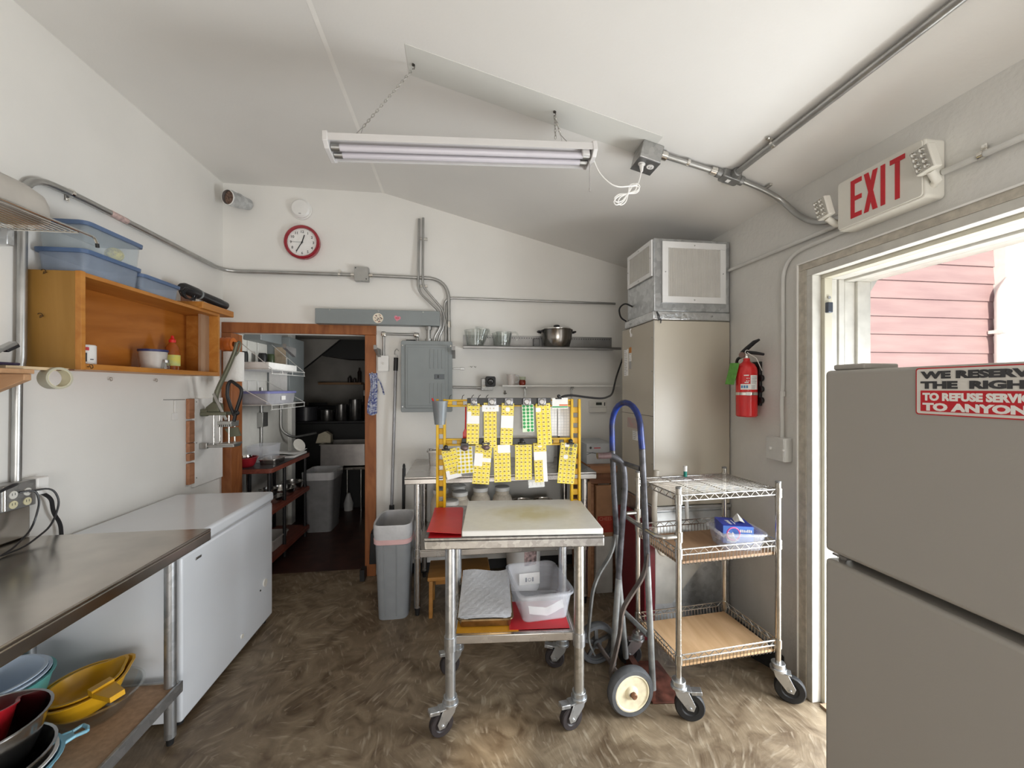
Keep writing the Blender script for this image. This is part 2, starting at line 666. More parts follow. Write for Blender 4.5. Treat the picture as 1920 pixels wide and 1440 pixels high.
# front wall behind the camera with a window and a gap added above it to let in a floor sun patch
wf = MB()
wf.box(-1.87, -1.25, -2.26, -2.2, 0, 3.05).box(0.0, 1.83, -2.26, -2.2, 0, 3.05).box(-1.25, 0.0, -2.26, -2.2, 0, 0.9)
wf.box(-1.25, -0.97, -2.26, -2.2, 2.0, 3.05).box(-0.70, 0.0, -2.26, -2.2, 2.0, 3.05)
wf.box(-0.97, -0.70, -2.26, -2.2, 2.0, 2.36).box(-0.97, -0.70, -2.26, -2.2, 2.53, 3.05)
st(wf, 'wall_front', WALL)
# ceiling: flat on the left, sloping down to the right wall
ce = MB()
ce.prism([(-1.87, RZ), (RX, RZ), (1.83, cz(1.83)), (1.83, cz(1.83) + 0.1), (RX, RZ + 0.1), (-1.87, RZ + 0.1)], 2.3, -3.32, frame((0, 0, 0), (1, 0, 0), (0, 0, 1)))
ceil = st(ce, 'ceiling', CEIL)
sl = Vector((1, 0, -KS)).normalized()
Mslope = frame((-0.222, 1.775, cz(-0.222)), sl, (0, 1, 0))      # x down the slope, y into the room
MB().box(0, 1.176, -0.082, 0.082, -0.0015, 0.0, M=Mslope).build('ceiling_patch', CEIL2, ceil, label='unpainted darker rectangle on the sloped ceiling')
sm = MB()
sm.box(-0.016, 0.016, -2.2, 3.2, -0.0012, 0.004, M=Matrix.Translation((RX, 0, RZ)))
sm.build('taped_joint', SEAM, ceil, label='raised taped joint along the ceiling fold')

# black rubber skirting along the back wall
st(MB().box(-0.62, 1.13, 3.185, 3.20, 0, 0.075), 'baseboard_back', BLACKRUB, 0.003)

# doorway to the kitchen: fir casing and jamb
d1 = bpy.data.objects.new('door_1', None)
COL.objects.link(d1)
d1.location = (-1.2, 3.2, 0)
OFF['door_1'] = Vector((-1.2, 3.2, 0))
d1['kind'] = 'structure'
dc = MB()
dc.box(-1.735, -0.633, 3.182, 3.202, 1.862, 1.938)
dc.build('head_casing', CASING, d1, 0.003)
dc = MB()
dc.box(-0.716, -0.634, 3.182, 3.335, 0.0, 1.861)
dc.build('right_jamb', CASING, d1, 0.003)
dc = MB()
dc.box(-1.735, -1.664, 3.182, 3.335, 0.0, 1.861)
dc.build('left_jamb', CASING, d1, 0.003)
st(MB().box(-0.735, -0.70, 3.10, 3.18, 0, 0.085), 'trim_1', BLACKRUB, 0.003)

# side door: taupe casing, stepped white frame, head
d2 = bpy.data.objects.new('door_2', None)
COL.objects.link(d2)
d2.location = (1.7, 1.66, 0)
OFF['door_2'] = Vector((1.7, 1.66, 0))
d2['kind'] = 'structure'
q = MB()
q.box(1.612, 1.6299, 1.660, 1.702, 0, 2.0049).box(1.612, 1.6299, 0.56, 1.702, 2.005, 2.036)
q.build('casing', TRIMT, d2, 0.002)
q = MB()
q.box(1.606, 1.6299, 1.7021, 1.709, 0, 2.0361).box(1.606, 1.6299, 0.56, 1.709, 2.0362, 2.043)
q.build('sunlit_edge', TRIMW, d2, 0.001)  # bright strip that paints in the sunlit outer edge of the casing
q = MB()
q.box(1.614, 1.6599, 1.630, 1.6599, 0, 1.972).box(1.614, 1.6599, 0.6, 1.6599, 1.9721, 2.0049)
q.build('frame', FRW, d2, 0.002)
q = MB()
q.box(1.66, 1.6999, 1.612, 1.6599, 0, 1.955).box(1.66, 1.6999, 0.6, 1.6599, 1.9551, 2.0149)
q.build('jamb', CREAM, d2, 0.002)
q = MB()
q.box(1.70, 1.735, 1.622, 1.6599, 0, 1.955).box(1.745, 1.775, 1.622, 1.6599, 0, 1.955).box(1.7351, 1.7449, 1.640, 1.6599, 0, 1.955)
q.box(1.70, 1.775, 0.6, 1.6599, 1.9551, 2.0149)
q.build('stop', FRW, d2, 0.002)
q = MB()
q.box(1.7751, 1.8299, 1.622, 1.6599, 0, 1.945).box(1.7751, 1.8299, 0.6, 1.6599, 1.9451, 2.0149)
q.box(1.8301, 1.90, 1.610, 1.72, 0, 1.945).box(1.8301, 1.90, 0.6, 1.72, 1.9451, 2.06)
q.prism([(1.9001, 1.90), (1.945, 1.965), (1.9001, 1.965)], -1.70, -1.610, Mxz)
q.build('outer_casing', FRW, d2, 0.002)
k = MB()
k.box(1.663, 1.688, 1.596, 1.614, 1.795, 1.842)
k.build('strike_box', pm('dark_latch_metal', (0.08, 0.09, 0.11), 0.4, 0.6), d2, 0.003, label='dark strike box on the white door frame')
k = MB()
k.cyl((1.68, 1.614, 1.865), (1.68, 1.606, 1.865), 0.007, 10)
k.build('screw', STEEL, d2)
k = MB()
k.box(1.632, 1.90, 0.642, 1.608, 0.0005, 0.012)
k.build('threshold', pm('threshold_brown', (0.30, 0.21, 0.14), 0.5, var=0.3), d2)

# outside: yard, red lap siding of the neighbouring wing, its corner board
st(MB().box(1.83, 9.0, -6.0, 3.3, -0.14, -0.04), 'ground_yard', YARD)


def siding_mat():
    m = pm('red_lap_siding_paint', (0.33, 0.225, 0.24), 0.42, var=0.16, scale=5, stretch=(0.35, 1, 2.5), bump=0.12, bscale=30, col2=(0.40, 0.285, 0.295))
    return m


sd = MB()
for i in range(19):
    z = -0.1 + i * 0.155
    sd.prism([(2.940, z), (2.985, z), (2.985, z + 0.1545), (2.951, z + 0.1545)], 1.9, 4.76, frame((0, 0, 0), (0, 1, 0), (0, 0, 1)))
st(sd, 'wall_siding', siding_mat())
st(MB().box(4.74, 4.98, 2.86, 3.0, -0.1, 2.9), 'trim_2', TRIMW, 0.01)
dp = thing('downspout', 'white downspout at the corner of the red siding outside', 'downspout', (4.70, 2.85, -0.04))
MB().tube(rnd([(4.70, 2.875, 0.0), (4.70, 2.875, 2.28), (4.80, 2.84, 2.46), (4.80, 2.84, 2.8)], 0.06), 0.04, 10).build('pipe', TRIMW, dp)
MB().box(4.655, 4.745, 2.83, 2.935, 1.93, 1.96).build('strap', TRIMW, dp, 0.003)
# ================================================================ LEFT WALL
# ---- chest freezer
fz = thing('chest_freezer', 'white chest freezer with rounded lid along the left wall', 'freezer', (-1.44, 2.26, 0))
FW = pm('freezer_skylit_white', (0.765, 0.80, 0.85), 0.22, var=0.015, scale=4, coat=0.3)  # white enamel with the blue of the sky light mixed into its colour
MB().box(-1.715, -1.165, 1.856, 2.69, 0.028, 0.732).build('body', FW, fz, 0.012, 3)
MB().box(-1.715, -1.172, 1.862, 2.684, 0.732, 0.742).build('gasket', pm('grey_gasket', (0.45, 0.45, 0.46), 0.6), fz)
MB().box(-1.718, -1.158, 1.852, 2.694, 0.742, 0.80).build('lid', FW, fz, 0.016, 4)
MB().cyl((-1.166, 2.585, 0.272), (-1.159, 2.585, 0.272), 0.022, 20).build('thermostat_dial', OFFW, fz)
MB().cyl((-1.166, 2.53, 0.252), (-1.161, 2.53, 0.252), 0.005, 10).build('indicator', BLACK, fz)
MB().cyl((-1.166, 2.33, 0.105), (-1.16, 2.33, 0.105), 0.012, 14).build('drain_plug', OFFW, fz)
MB().box(-1.166, -1.162, 1.945, 1.985, 0.682, 0.692).build('badge', EMT, fz, 0.001)
for x in (-1.68, -1.20):
    for y in (1.90, 2.64):
        MB().cyl((x, y, 0), (x, y, 0.03), 0.016, 12).build('foot', BLACKRUB, fz)

# ---- stainless worktable
wt = thing('steel_worktable', 'long stainless steel worktable with backsplash along the left wall', 'table', (-1.4, 0.9, 0))
q = MB()
q.box(-1.725, -1.04, -0.2, 1.84, 0.845, 0.857).box(-1.052, -1.04, -0.2, 1.84, 0.808, 0.846).box(-1.725, -1.053, 1.828, 1.84, 0.812, 0.846)
q.build('tabletop', DSTEEL, wt, 0.004, 3)
MB().box(-1.727, -1.703, -0.2, 1.838, 0.858, 0.985).build('backsplash', DSTEEL, wt, 0.006)
for x in (-1.165, -1.665):
    for y in (1.79, 0.35):
        q = MB()
        q.cyl((x, y, 0.03), (x, y, 0.845), 0.0205, 16)
        leg = q.build('leg', GALVD, wt)
        q = MB()
        q.lathe([(0, 0), (0.012, 0), (0.014, 0.02), (0.019, 0.032)], (x, y, 0), 12)
        q.build('bullet_foot', BLACKRUB, leg)
q = MB()
q.box(-1.70, -1.135, 0.2, 1.815, 0.226, 0.236)
q.build('undershelf', pm('bare_particle_board', (0.36, 0.235, 0.15), 0.7, var=0.15, scale=60), wt)
q = MB()
q.box(-1.145, -1.132, 0.2, 1.815, 0.195, 0.240).box(-1.70, -1.145, 1.805, 1.817, 0.200, 0.240)
q.build('shelf_lip', GALVD, wt, 0.003)

# ---- bowls on its lower shelf (shelf top z = 0.236)
SZ = 0.2365
YEL = pm('yellow_plastic', (0.62, 0.33, 0.012), 0.32, var=0.07)
TEAL = pm('teal_plastic', (0.10, 0.36, 0.34), 0.35, var=0.06)
ICE = pm('pale_blue_plastic', (0.55, 0.64, 0.75), 0.35, var=0.03)
SKY = pm('sky_blue_plastic', (0.22, 0.48, 0.62), 0.35, var=0.05)
REDP = pm('red_plastic', (0.42, 0.012, 0.02), 0.3, var=0.06)


def bowl(name, label, mat, x, y, z, rt, h, rb, tilt=(0, 0), t=0.003, group=None, cat='bowl', lip=None, hand=None, n=36):
    M = Matrix.Translation((x, y, z)) @ Matrix.Rotation(R(tilt[0]), 4, 'X') @ Matrix.Rotation(R(tilt[1]), 4, 'Y')
    o = thing(name, label, cat, (x, y, z))
    mb = MB()
    mb.lathe(bowlprof(rt, h, rb, t), n=n)
    if lip is not None:                    # pour spout: pull the rim out at one angle
        ca, sa = math.cos(lip), math.sin(lip)
        for i, v in enumerate(mb.v):
            d = math.hypot(v[0], v[1])
            if d < 1e-6:
                continue
            c = (v[0] * ca + v[1] * sa) / d
            if c > 0.9:
                k = (c - 0.9) / 0.1 * max(0, v[2] / h - 0.35) * 0.035
                mb.v[i] = (v[0] + ca * k, v[1] + sa * k, v[2] + k * 0.25)
    mb.v = [tuple(M @ Vector(v)) for v in mb.v]
    mb.build('shell', mat, o)
    if hand:
        hb = MB()
        hand(hb)
        hb.v = [tuple(M @ Vector(v)) for v in hb.v]
        hb.build('handle', mat, o)
    return o


gl = bowl('glass_bowl', 'clear glass mixing bowl under the yellow bowls', GLASS, -1.335, 1.66, SZ, 0.135, 0.085, 0.06, n=40)


def yh(hb):
    Mh = Matrix.Rotation(R(-30), 4, 'Z')
    hb.box(0.115, 0.145, -0.030, 0.030, 0.072, 0.096, M=Mh)
    hb.prism([(0.14, -0.030), (0.235, -0.020), (0.235, 0.020), (0.14, 0.030)], 0.070, 0.088, Mh)


bowl('mixing_bowl', 'outer yellow pouring bowl nested under a smaller yellow bowl', YEL, -1.365, 1.665, SZ + 0.035, 0.122, 0.088, 0.062, (4, -4), lip=R(58))
bowl('mixing_bowl', 'inner yellow bowl with a flat tab handle on the nested yellow bowls', YEL, -1.362, 1.662, SZ + 0.062, 0.104, 0.066, 0.055, (3, -5), lip=R(65), hand=yh)
bowl('mixing_bowl', 'teal mixing bowl under the pale blue bowls at the back of the shelf', TEAL, -1.60, 1.59, SZ, 0.150, 0.190, 0.075)
bowl('mixing_bowl', 'pale blue bowl nested second from the top in the teal bowl', ICE, -1.60, 1.59, SZ + 0.030, 0.140, 0.170, 0.072)
bowl('mixing_bowl', 'topmost pale blue bowl nested in the teal bowl', ICE, -1.60, 1.59, SZ + 0.058, 0.130, 0.150, 0.066)
BSTEEL = pm('polished_bowl_steel', (0.52, 0.51, 0.50), 0.2, 1.0, var=0.1, scale=6)


def col_hand(hb):
    Mh = Matrix.Rotation(R(52), 4, 'Z')
    z = 0.082
    for a, b in (((0.145, -0.024), (0.172, -0.016)), ((0.172, -0.016), (0.198, -0.022)), ((0.198, -0.022), (0.203, 0.0)), ((0.203, 0.0), (0.198, 0.022)), ((0.198, 0.022), (0.172, 0.016)), ((0.172, 0.016), (0.145, 0.024))):
        hb.cyl(Mh @ Vector((a[0], a[1], z)), Mh @ Vector((b[0], b[1], z)), 0.0055, 8)
    hb.box(0.14, 0.172, -0.018, 0.018, z - 0.004, z + 0.003, M=Mh)


bowl('colander', 'sky blue colander with a loop handle at the bottom of the front stack', SKY, -1.355, 1.345, SZ, 0.145, 0.085, 0.08, hand=col_hand)
bowl('mixing_bowl', 'white scalloped bowl nested in the sky blue colander', WHITEP, -1.365, 1.345, SZ + 0.018, 0.140, 0.074, 0.07, (0, 0))
bowl('mixing_bowl', 'lower steel bowl nested in the white bowl', BSTEEL, -1.38, 1.345, SZ + 0.034, 0.150, 0.080, 0.07, (0, -1), t=0.0015)
bowl('mixing_bowl', 'upper steel bowl holding the red bowl', BSTEEL, -1.405, 1.365, SZ + 0.070, 0.150, 0.142, 0.085, (0, -2), t=0.0015)
bowl('mixing_bowl', 'red pouring bowl on top of the steel bowls', REDP, -1.45, 1.375, SZ + 0.110, 0.104, 0.105, 0.065, (-13, -13), lip=R(80))

# ---- open plywood wall cabinet
cb = thing('plywood_wall_cabinet', 'open orange plywood box cabinet on the left wall', 'cabinet', (-1.63, 2.32, 1.528))
DPLY = wood('dull_brown_plywood', (0.30, 0.150, 0.026), (0.37, 0.195, 0.042), 'z', 6, 0.55, 1.0)
q = MB()
q.box(-1.728, -1.55, 1.842, 1.862, 1.528, 1.929).build('side_panel', DPLY, cb, 0.001, label='dull brown near side panel')
MB().box(-1.728, -1.532, 2.782, 2.80, 1.528, 1.929).build('side_panel', PINE, cb, 0.001)
MB().box(-1.728, -1.532, 1.8622, 2.7818, 1.912, 1.929).build('top_panel', PINE, cb, 0.001)
MB().box(-1.728, -1.532, 1.8622, 2.7818, 1.528, 1.552).build('bottom_panel', PINE, cb, 0.001)
MB().box(-1.728, -1.718, 1.8622, 2.7818, 1.5522, 1.9118).build('back_panel', wood('deep_orange_plywood', (0.36, 0.115, 0.014), (0.48, 0.175, 0.03), 'y', 5, 0.4, 2.2), cb)
q = MB()
q.box(-1.5498, -1.528, 1.842, 1.862, 1.526, 1.931).build('face_strip', PINE, cb, 0.001)
MB().box(-1.6, -1.585, 2.70, 2.7815, 1.5522, 1.9118).build('divider', wood('pale_brown_board', (0.36, 0.22, 0.13), (0.42, 0.27, 0.17), 'z', 6, 0.6), cb, label='pale brown upright board inside the far end')


def cuphook(y, z, x, ax, par):
    """brass cup hook screwed into a face; ax 'x' points into the room, 'y' towards the camera"""
    q = MB()
    d = Vector((1, 0, 0)) if ax == 'x' else Vector((0, -1, 0))
    o = Vector((x, y, z))
    s_ = Vector((0, 1, 0)) if ax == 'x' else Vector((1, 0, 0))
    pts = [o, o + d * 0.012]
    for k in range(7):
        a = R(-90 + 40 * k)
        pts.append(o + d * 0.012 + s_ * (0.009 * math.cos(a)) + Vector((0, 0, 0.009 * math.sin(a))) + d * 0.002)
    q.tube(pts, 0.0016, 6)
    if par is None:
        return q
    return q.build('cup_hook', pm('dark_brass', (0.10, 0.06, 0.03), 0.4, 0.8), par)


cuphook(1.872, 1.540, -1.530, 'x', cb)
cuphook(1.842, 1.742, -1.662, 'y', cb)
cuphook(1.842, 1.918, -1.650, 'y', cb)
for y, lab in ((2.226, 'small cup hook on the left wall under the middle of the plywood cabinet'), (2.526, 'small cup hook on the left wall under the far half of the plywood cabinet')):
    cuphook(y, 1.495, XL, 'x', None).build('cup_hook', pm('pale_hook_metal', (0.42, 0.38, 0.32), 0.4, 0.8), label=lab, cat='hook', group='cup hooks under the cabinet')

# ---- things in the cabinet (bottom board z = 1.552)
cn = thing('paint_can', 'white tin can with red and black print inside the cabinet', 'can', (-1.605, 1.952, 1.5525))
q = MB()
q.lathe([(0, 0), (0.036, 0), (0.036, 0.082), (0.033, 0.085), (0.033, 0.082), (0, 0.082)], (-1.605, 1.952, 1.5525), 24).build('body', WHITEP, cn)
q = MB()
for z0, z1, a0, a1, mi in ((0.060, 0.074, -100, -30, 0), (0.012, 0.050, -100, -40, 1), (0.020, 0.024, -25, -5, 1)):
    vs, fs = [], []
    for k in range(9):
        a = R(a0 + (a1 - a0) * k / 8)
        for z in (z0, z1):
            vs.append((-1.605 + 0.0365 * math.cos(a), 1.952 + 0.0365 * math.sin(a), 1.5525 + z))
    q.add(vs, [(2 * k, 2 * k + 2, 2 * k + 3, 2 * k + 1) for k in range(8)], mi)
q.build('label_print', [REDS, INK], cn)
tb = thing('food_tub', 'clear round tub with a dark blue lid inside the cabinet', 'tub', (-1.625, 2.37, 1.5525))
MB().lathe([(0, 0), (0.052, 0), (0.060, 0.092), (0.058, 0.092), (0.050, 0.003), (0, 0.003)], (-1.625, 2.37, 1.5525), 26).build('body', pm('frosted_tub', (0.62, 0.58, 0.54), 0.4, alpha=0.75), tb)
MB().lathe([(0.061, 0), (0.064, 0.001), (0.064, 0.012), (0, 0.012)], (-1.625, 2.37, 1.6445), 26).build('lid', pm('navy_lid', (0.03, 0.035, 0.12), 0.4), tb)
jr = thing('glass_jar', 'tiny glass jar in front of the blue-lidded tub', 'jar', (-1.56, 2.365, 1.5525))
MB().lathe([(0, 0), (0.018, 0), (0.018, 0.03), (0.013, 0.036), (0.012, 0.036), (0.016, 0.029), (0.016, 0.002), (0, 0.002)], (-1.56, 2.365, 1.5525), 18).build('body', GLASS, jr)
MB().lathe([(0.014, 0), (0.014, 0.014), (0, 0.014)], (-1.56, 2.365, 1.588), 18).build('lid', EMT, jr)
bt = thing('squeeze_bottle', 'clear squeeze bottle with red cap and yellow label inside the cabinet', 'bottle', (-1.645, 2.545, 1.5525))
MB().lathe([(0, 0), (0.034, 0), (0.036, 0.10), (0.030, 0.135), (0.014, 0.162), (0, 0.162)], (-1.645, 2.545, 1.5525), 22).build('body', pm('amber_fill', (0.40, 0.10, 0.02), 0.15, alpha=0.8), bt)
MB().lathe([(0.0365, 0), (0.0372, 0.001), (0.0372, 0.062), (0.0365, 0.063)], (-1.645, 2.545, 1.579), 22).build('paper_label', pm('yellow_label', (0.72, 0.60, 0.08), 0.5, scale=40, col2=(0.55, 0.62, 0.25)), bt)
MB().lathe([(0.017, 0), (0.017, 0.016), (0.010, 0.022), (0.006, 0.040), (0, 0.042)], (-1.645, 2.545, 1.7145), 18).build('cap', RED, bt)

# ---- totes on the cabinet (top z = 1.929)
BLIP = pm('blue_translucent_lid', (0.10, 0.165, 0.31), 0.3, var=0.05, alpha=0.8)
BTUB = pm('smoky_blue_tub', (0.36, 0.43, 0.54), 0.2, var=0.1, alpha=0.42, scale=18)


def tote(label, cx, cy, hx, hy, z0, z1, body):
    o = thing('storage_tote', label, 'storage box', (cx, cy, z0), 0, 'blue-lidded storage totes')
    q = MB()
    tub(q, cx, cy, hx, hy, z0, z1, 0.003, 0.93, 0.022, 0.004)
    q.build('body', body, o)
    q = MB()
    loft(q, [ring(cx, cy, hx + 0.009, hy + 0.009, 0.028, z1 - 0.010), ring(cx, cy, hx + 0.011, hy + 0.011, 0.03, z1 + 0.006),
             ring(cx, cy, hx - 0.004, hy - 0.004, 0.02, z1 + 0.010)])
    q.build('lid', BLIP, o)
    return o


tote('lower blue-lidded clear tote under another tote on the cabinet', -1.627, 2.015, 0.090, 0.145, 1.930, 2.022, BTUB)
tote('upper blue-lidded clear tote stacked on another tote on the cabinet', -1.627, 2.02, 0.092, 0.148, 2.033, 2.140, pm('clear_tote', (0.62, 0.70, 0.74), 0.15, var=0.08, alpha=0.26))
tote('small blue-lidded tote beside the stacked totes on the cabinet', -1.632, 2.32, 0.082, 0.135, 1.930, 2.010, BTUB)
q = MB()
q.ball((-1.585, 2.075, 2.070), 0.034, 16, sz=0.95)
q.build('yellow_sponge', pm('yellow_scrubber', (0.75, 0.60, 0.10), 0.9, var=0.4, scale=60, bump=0.8, bscale=70), label='yellow netted sponge inside the upper tote', cat='sponge')

# ---- wooden block, hand blender, wire trap at the far end of the cabinet top
MB().box(-1.705, -1.515, 2.60, 2.93, 1.9295, 1.970).build('wooden_block', PINE, None, 0.004, label='short wooden board at the far end on the cabinet top', cat='board')
hb = thing('hand_blender', 'black hand blender with coiled cord lying on the wooden board', 'blender', (-1.6, 2.7, 1.97))
A, B = Vector((-1.60, 2.545, 2.040)), Vector((-1.545, 2.905, 2.000))
dr = (B - A)
q = MB()
q.tube([A, A + dr * 0.05, A + dr * 0.30, A + dr * 0.36, A + dr * 0.42, A + dr * 0.80, A + dr * 0.96, B], [0.022, 0.031, 0.033, 0.026, 0.027, 0.029, 0.026, 0.014], 16)
q.build('body', BLACK, hb)
MB().tube([A + dr * 0.34, A + dr * 0.37], 0.0305, 16).build('collar', GREY, hb)
q = MB()
pts = []
for k in range(52):
    a = k * 0.72
    pts.append((-1.575 + 0.010 * math.sin(a * 0.53), 2.55 + 0.055 * math.cos(a) + k * 0.0008, 1.972 + 0.030 * (1 + math.sin(a)) + 0.002))
q.tube(pts, 0.0035, 6)
q.build('cord', BLACK, hb)
tr = thing('wire_trap', 'small wood and wire trap with a red tip behind the hand blender', 'trap', (-1.67, 2.84, 1.9705))
MB().box(-1.70, -1.64, 2.70, 2.90, 1.9705, 1.978).build('base', PLY, tr, 0.001)
MB().box(-1.70, -1.64, 2.70, 2.712, 1.9785, 2.06).build('end_board', pm('reddish_wood', (0.42, 0.22, 0.15), 0.6), tr, 0.001)
q = MB()
for k in range(3):
    q.tube([(-1.695 + 0.02 * k, 2.76 + 0.03 * k, 1.979), (-1.69 + 0.015 * k, 2.765 + 0.02 * k, 2.07), (-1.655, 2.82, 2.06 - 0.02 * k), (-1.65, 2.86, 1.979)], 0.002, 6)
q.build('wire_spring', CHROME, tr)
MB().ball((-1.655, 2.86, 1.99), 0.012).build('tip', RED, tr)

# ---- wire shelf high on the left wall, tub on it
ws = thing('wire_wall_shelf', 'chrome wire shelf high on the left wall', 'shelf', (-1.56, 1.3, 2.03))
q = MB()
for k in range(17):
    x = -1.715 + k * 0.0195
    q.cyl((x, 0.75, 2.034), (x, 1.68, 2.034), 0.0024, 6)
q.build('rods', CHROME, ws)
for y in (0.78, 1.08, 1.38, 1.678):
    MB().cyl((-1.725, y, 2.0285), (-1.40, y, 2.0285), 0.003, 6).build('cross_bar', CHROME, ws)
q = MB()
q.tube(rnd([(-1.395, 0.75, 2.034), (-1.395, 1.735, 2.034), (-1.395, 1.748, 2.012)], 0.02), 0.0042, 8)
q.build('front_rail', CHROME, ws)
MB().cyl((-1.395, 1.748, 2.013), (-1.395, 1.750, 1.998), 0.0062, 10).build('rail_tip', BLACKRUB, ws)
q = MB()
q.box(-1.729, -1.60, 1.648, 1.672, 1.965, 2.0245).box(-1.729, -1.70, 1.60, 1.648, 1.93, 2.0245)
q.build('bracket', GALV, ws, 0.002)
rp = thing('roasting_tub', 'grey tub lying upside down on the high wire shelf', 'tub', (-1.56, 1.36, 2.0385))
q = MB()
loft(q, [ring(-1.565, 1.32, 0.148, 0.332, 0.09, 2.0385, 8), ring(-1.565, 1.32, 0.146, 0.330, 0.09, 2.090, 8), ring(-1.565, 1.32, 0.138, 0.320, 0.085, 2.118, 8),
         ring(-1.565, 1.32, 0.115, 0.295, 0.08, 2.140, 8), ring(-1.565, 1.32, 0.075, 0.24, 0.06, 2.150, 8)])
q.build('body', pm('grey_roaster_enamel', (0.47, 0.44, 0.40), 0.38, var=0.06), rp)

# ---- low bracket shelf at the left edge with clips and a tape roll
ls = thing('bracket_shelf', 'small wooden bracket shelf at the left edge of the photo', 'shelf', (-1.6, 1.5, 1.44))
RAWW = wood('raw_brown_wood', (0.40, 0.22, 0.11), (0.52, 0.31, 0.17), 'x', 8, 0.6)
MB().box(-1.728, -1.47, 1.25, 1.60, 1.500, 1.516).build('board', RAWW, ls, 0.002)
q = MB()
q.prism([(-1.725, 1.4995), (-1.475, 1.4995), (-1.475, 1.478), (-1.655, 1.395), (-1.725, 1.385)], -1.595, -1.57, Mxz)
q.build('brace', RAWW, ls, 0.002)
q = MB()
q.box(-1.535, -1.508, 1.55, 1.768, 1.5165, 1.5275)
q.build('wooden_stick', wood('pale_stick', (0.66, 0.48, 0.28), (0.76, 0.60, 0.40), 'y', 10), None, 0.001, label='pale wooden stick reaching out past the bracket shelf', cat='stick')
tp = thing('tape_roll', 'grey tape roll hanging from a nail under the wooden stick', 'tape', (-1.5, 1.715, 1.447))
q = MB()
Mt = Matrix.Translation((-1.508, 1.715, 1.488)) @ Matrix.Rotation(R(-16), 4, 'Z') @ Matrix.Rotation(R(90), 4, 'Y')
q.lathe([(0.0345, -0.021), (0.041, -0.021), (0.041, 0.021), (0.0345, 0.021), (0.0345, -0.021)], n=32, M=Mt)
q.build('tape', pm('khaki_tape', (0.42, 0.40, 0.31), 0.45, var=0.04), tp)
q = MB()
q.lathe([(0.0325, -0.0215), (0.0343, -0.0215), (0.0343, 0.0215), (0.0325, 0.0215), (0.0325, -0.0215)], n=32, M=Mt)
q.build('core', pm('card_core', (0.62, 0.58, 0.42), 0.7), tp)
MB().tube([(-1.545, 1.69, 1.5215), (-1.50, 1.725, 1.5190), (-1.47, 1.745, 1.5215)], 0.0024, 6).build('nail', pm('rusty_nail', (0.12, 0.05, 0.03), 0.5, 0.7), tp)
cl = thing('glue_clamp', 'grey clamp with black grip on the bracket shelf', 'clamp', (-1.53, 1.53, 1.516))
q = MB()
q.box(-1.535, -1.52, 1.46, 1.475, 1.5165, 1.60)
q.box(-0.012, 0.012, -0.055, 0.055, -0.006, 0.006, M=Matrix.Translation((-1.525, 1.545, 1.578)) @ Matrix.Rotation(R(32), 4, 'X'))
q.box(-0.010, 0.010, -0.03, 0.03, -0.008, 0.008, M=Matrix.Translation((-1.53, 1.50, 1.594)) @ Matrix.Rotation(R(50), 4, 'X'))
q.build('jaws', EMT, cl, 0.002)
MB().box(-0.009, 0.009, -0.022, 0.022, -0.008, 0.008, M=Matrix.Translation((-1.525, 1.582, 1.590)) @ Matrix.Rotation(R(32), 4, 'X')).build('grip', BLACK, cl, 0.003)
MB().box(-1.585, -1.505, 1.50, 1.592, 1.529, 1.538).build('folding_knife', pm('dark_purple_handle', (0.03, 0.02, 0.05), 0.4), None, 0.003, label='dark folding knife lying on the bracket shelf', cat='knife')
MB().lathe([(0, 0), (0.018, 0), (0.018, 0.05), (0, 0.05)], (-1.60, 1.535, 1.5165), 16).build('glue_stick', pm('pink_wrapper', (0.60, 0.25, 0.22), 0.4, scale=30, var=0.3), None, label='small pink wrapped stick behind the clamp', cat='glue stick')

# ---- outlet box cluster at the worktable and its cords
ob = thing('outlet_box', 'metal outlet box with cream sockets above the worktable', 'outlet', (-1.70, 1.76, 0.985))
MB().box(-1.729, -1.675, 1.62, 1.828, 0.987, 1.088).build('box', BOXM, ob, 0.003)
q = MB()
CREAMS = pm('cream_socket', (0.70, 0.64, 0.42), 0.4)
for y in (1.745, 1.795):
    for z in (1.008, 1.045):
        f = MB()
        f.lathe([(0, 0), (0.015, 0), (0.015, 0.004), (0, 0.004)], n=16, M=frame((-1.6765, y, z), (0, 1, 0), (0, 0, 1)))
        so = f.build('socket', CREAMS if z < 1.02 else OFFW, ob)
        f = MB()
        for dy in (-0.005, 0.005):
            f.box(-1.673, -1.6722, y + dy - 0.001, y + dy + 0.001, z - 0.002, z + 0.007)
        f.build('slot', INK, so)
MB().cyl((-1.674, 1.715, 0.992), (-1.674, 1.715, 1.083), 0.004, 8).build('cover_edge', CHROME, ob)
MB().box(-1.729, -1.672, 1.830, 1.880, 1.020, 1.090).build('white_junction_box', WHITEP, None, 0.006, 3, label='small white junction box beside the metal outlet box', cat='junction box')
q = MB()
q.tube(rnd([(-1.672, 1.765, 1.05), (-1.65, 1.80, 1.05), (-1.645, 1.81, 1.0), (-1.66, 1.80, 0.90), (-1.60, 1.66, 0.864), (-1.55, 1.45, 0.861), (-1.5, 1.2, 0.861)], 0.05), 0.0035, 6)
q.build('power_cord', BLACK, label='thin black cord looping from the outlet box onto the worktable', cat='cord')
q = MB()
q.tube(rnd([(-1.668, 1.795, 1.045), (-1.63, 1.84, 1.05), (-1.62, 1.862, 0.99), (-1.615, 1.825, 0.90), (-1.58, 1.68, 0.864), (-1.62, 1.40, 0.861), (-1.6, 1.1, 0.861)], 0.05), 0.0035, 6)
q.build('power_cord', BLACK, label='outer black cord hanging widest from the outlet box to the worktable', cat='cord')
q = MB()
q.tube(rnd([(-1.70, 1.878, 1.02), (-1.69, 1.905, 0.99), (-1.70, 1.925, 0.92), (-1.70, 1.955, 0.87), (-1.70, 1.96, 0.803)], 0.03), 0.007, 8)
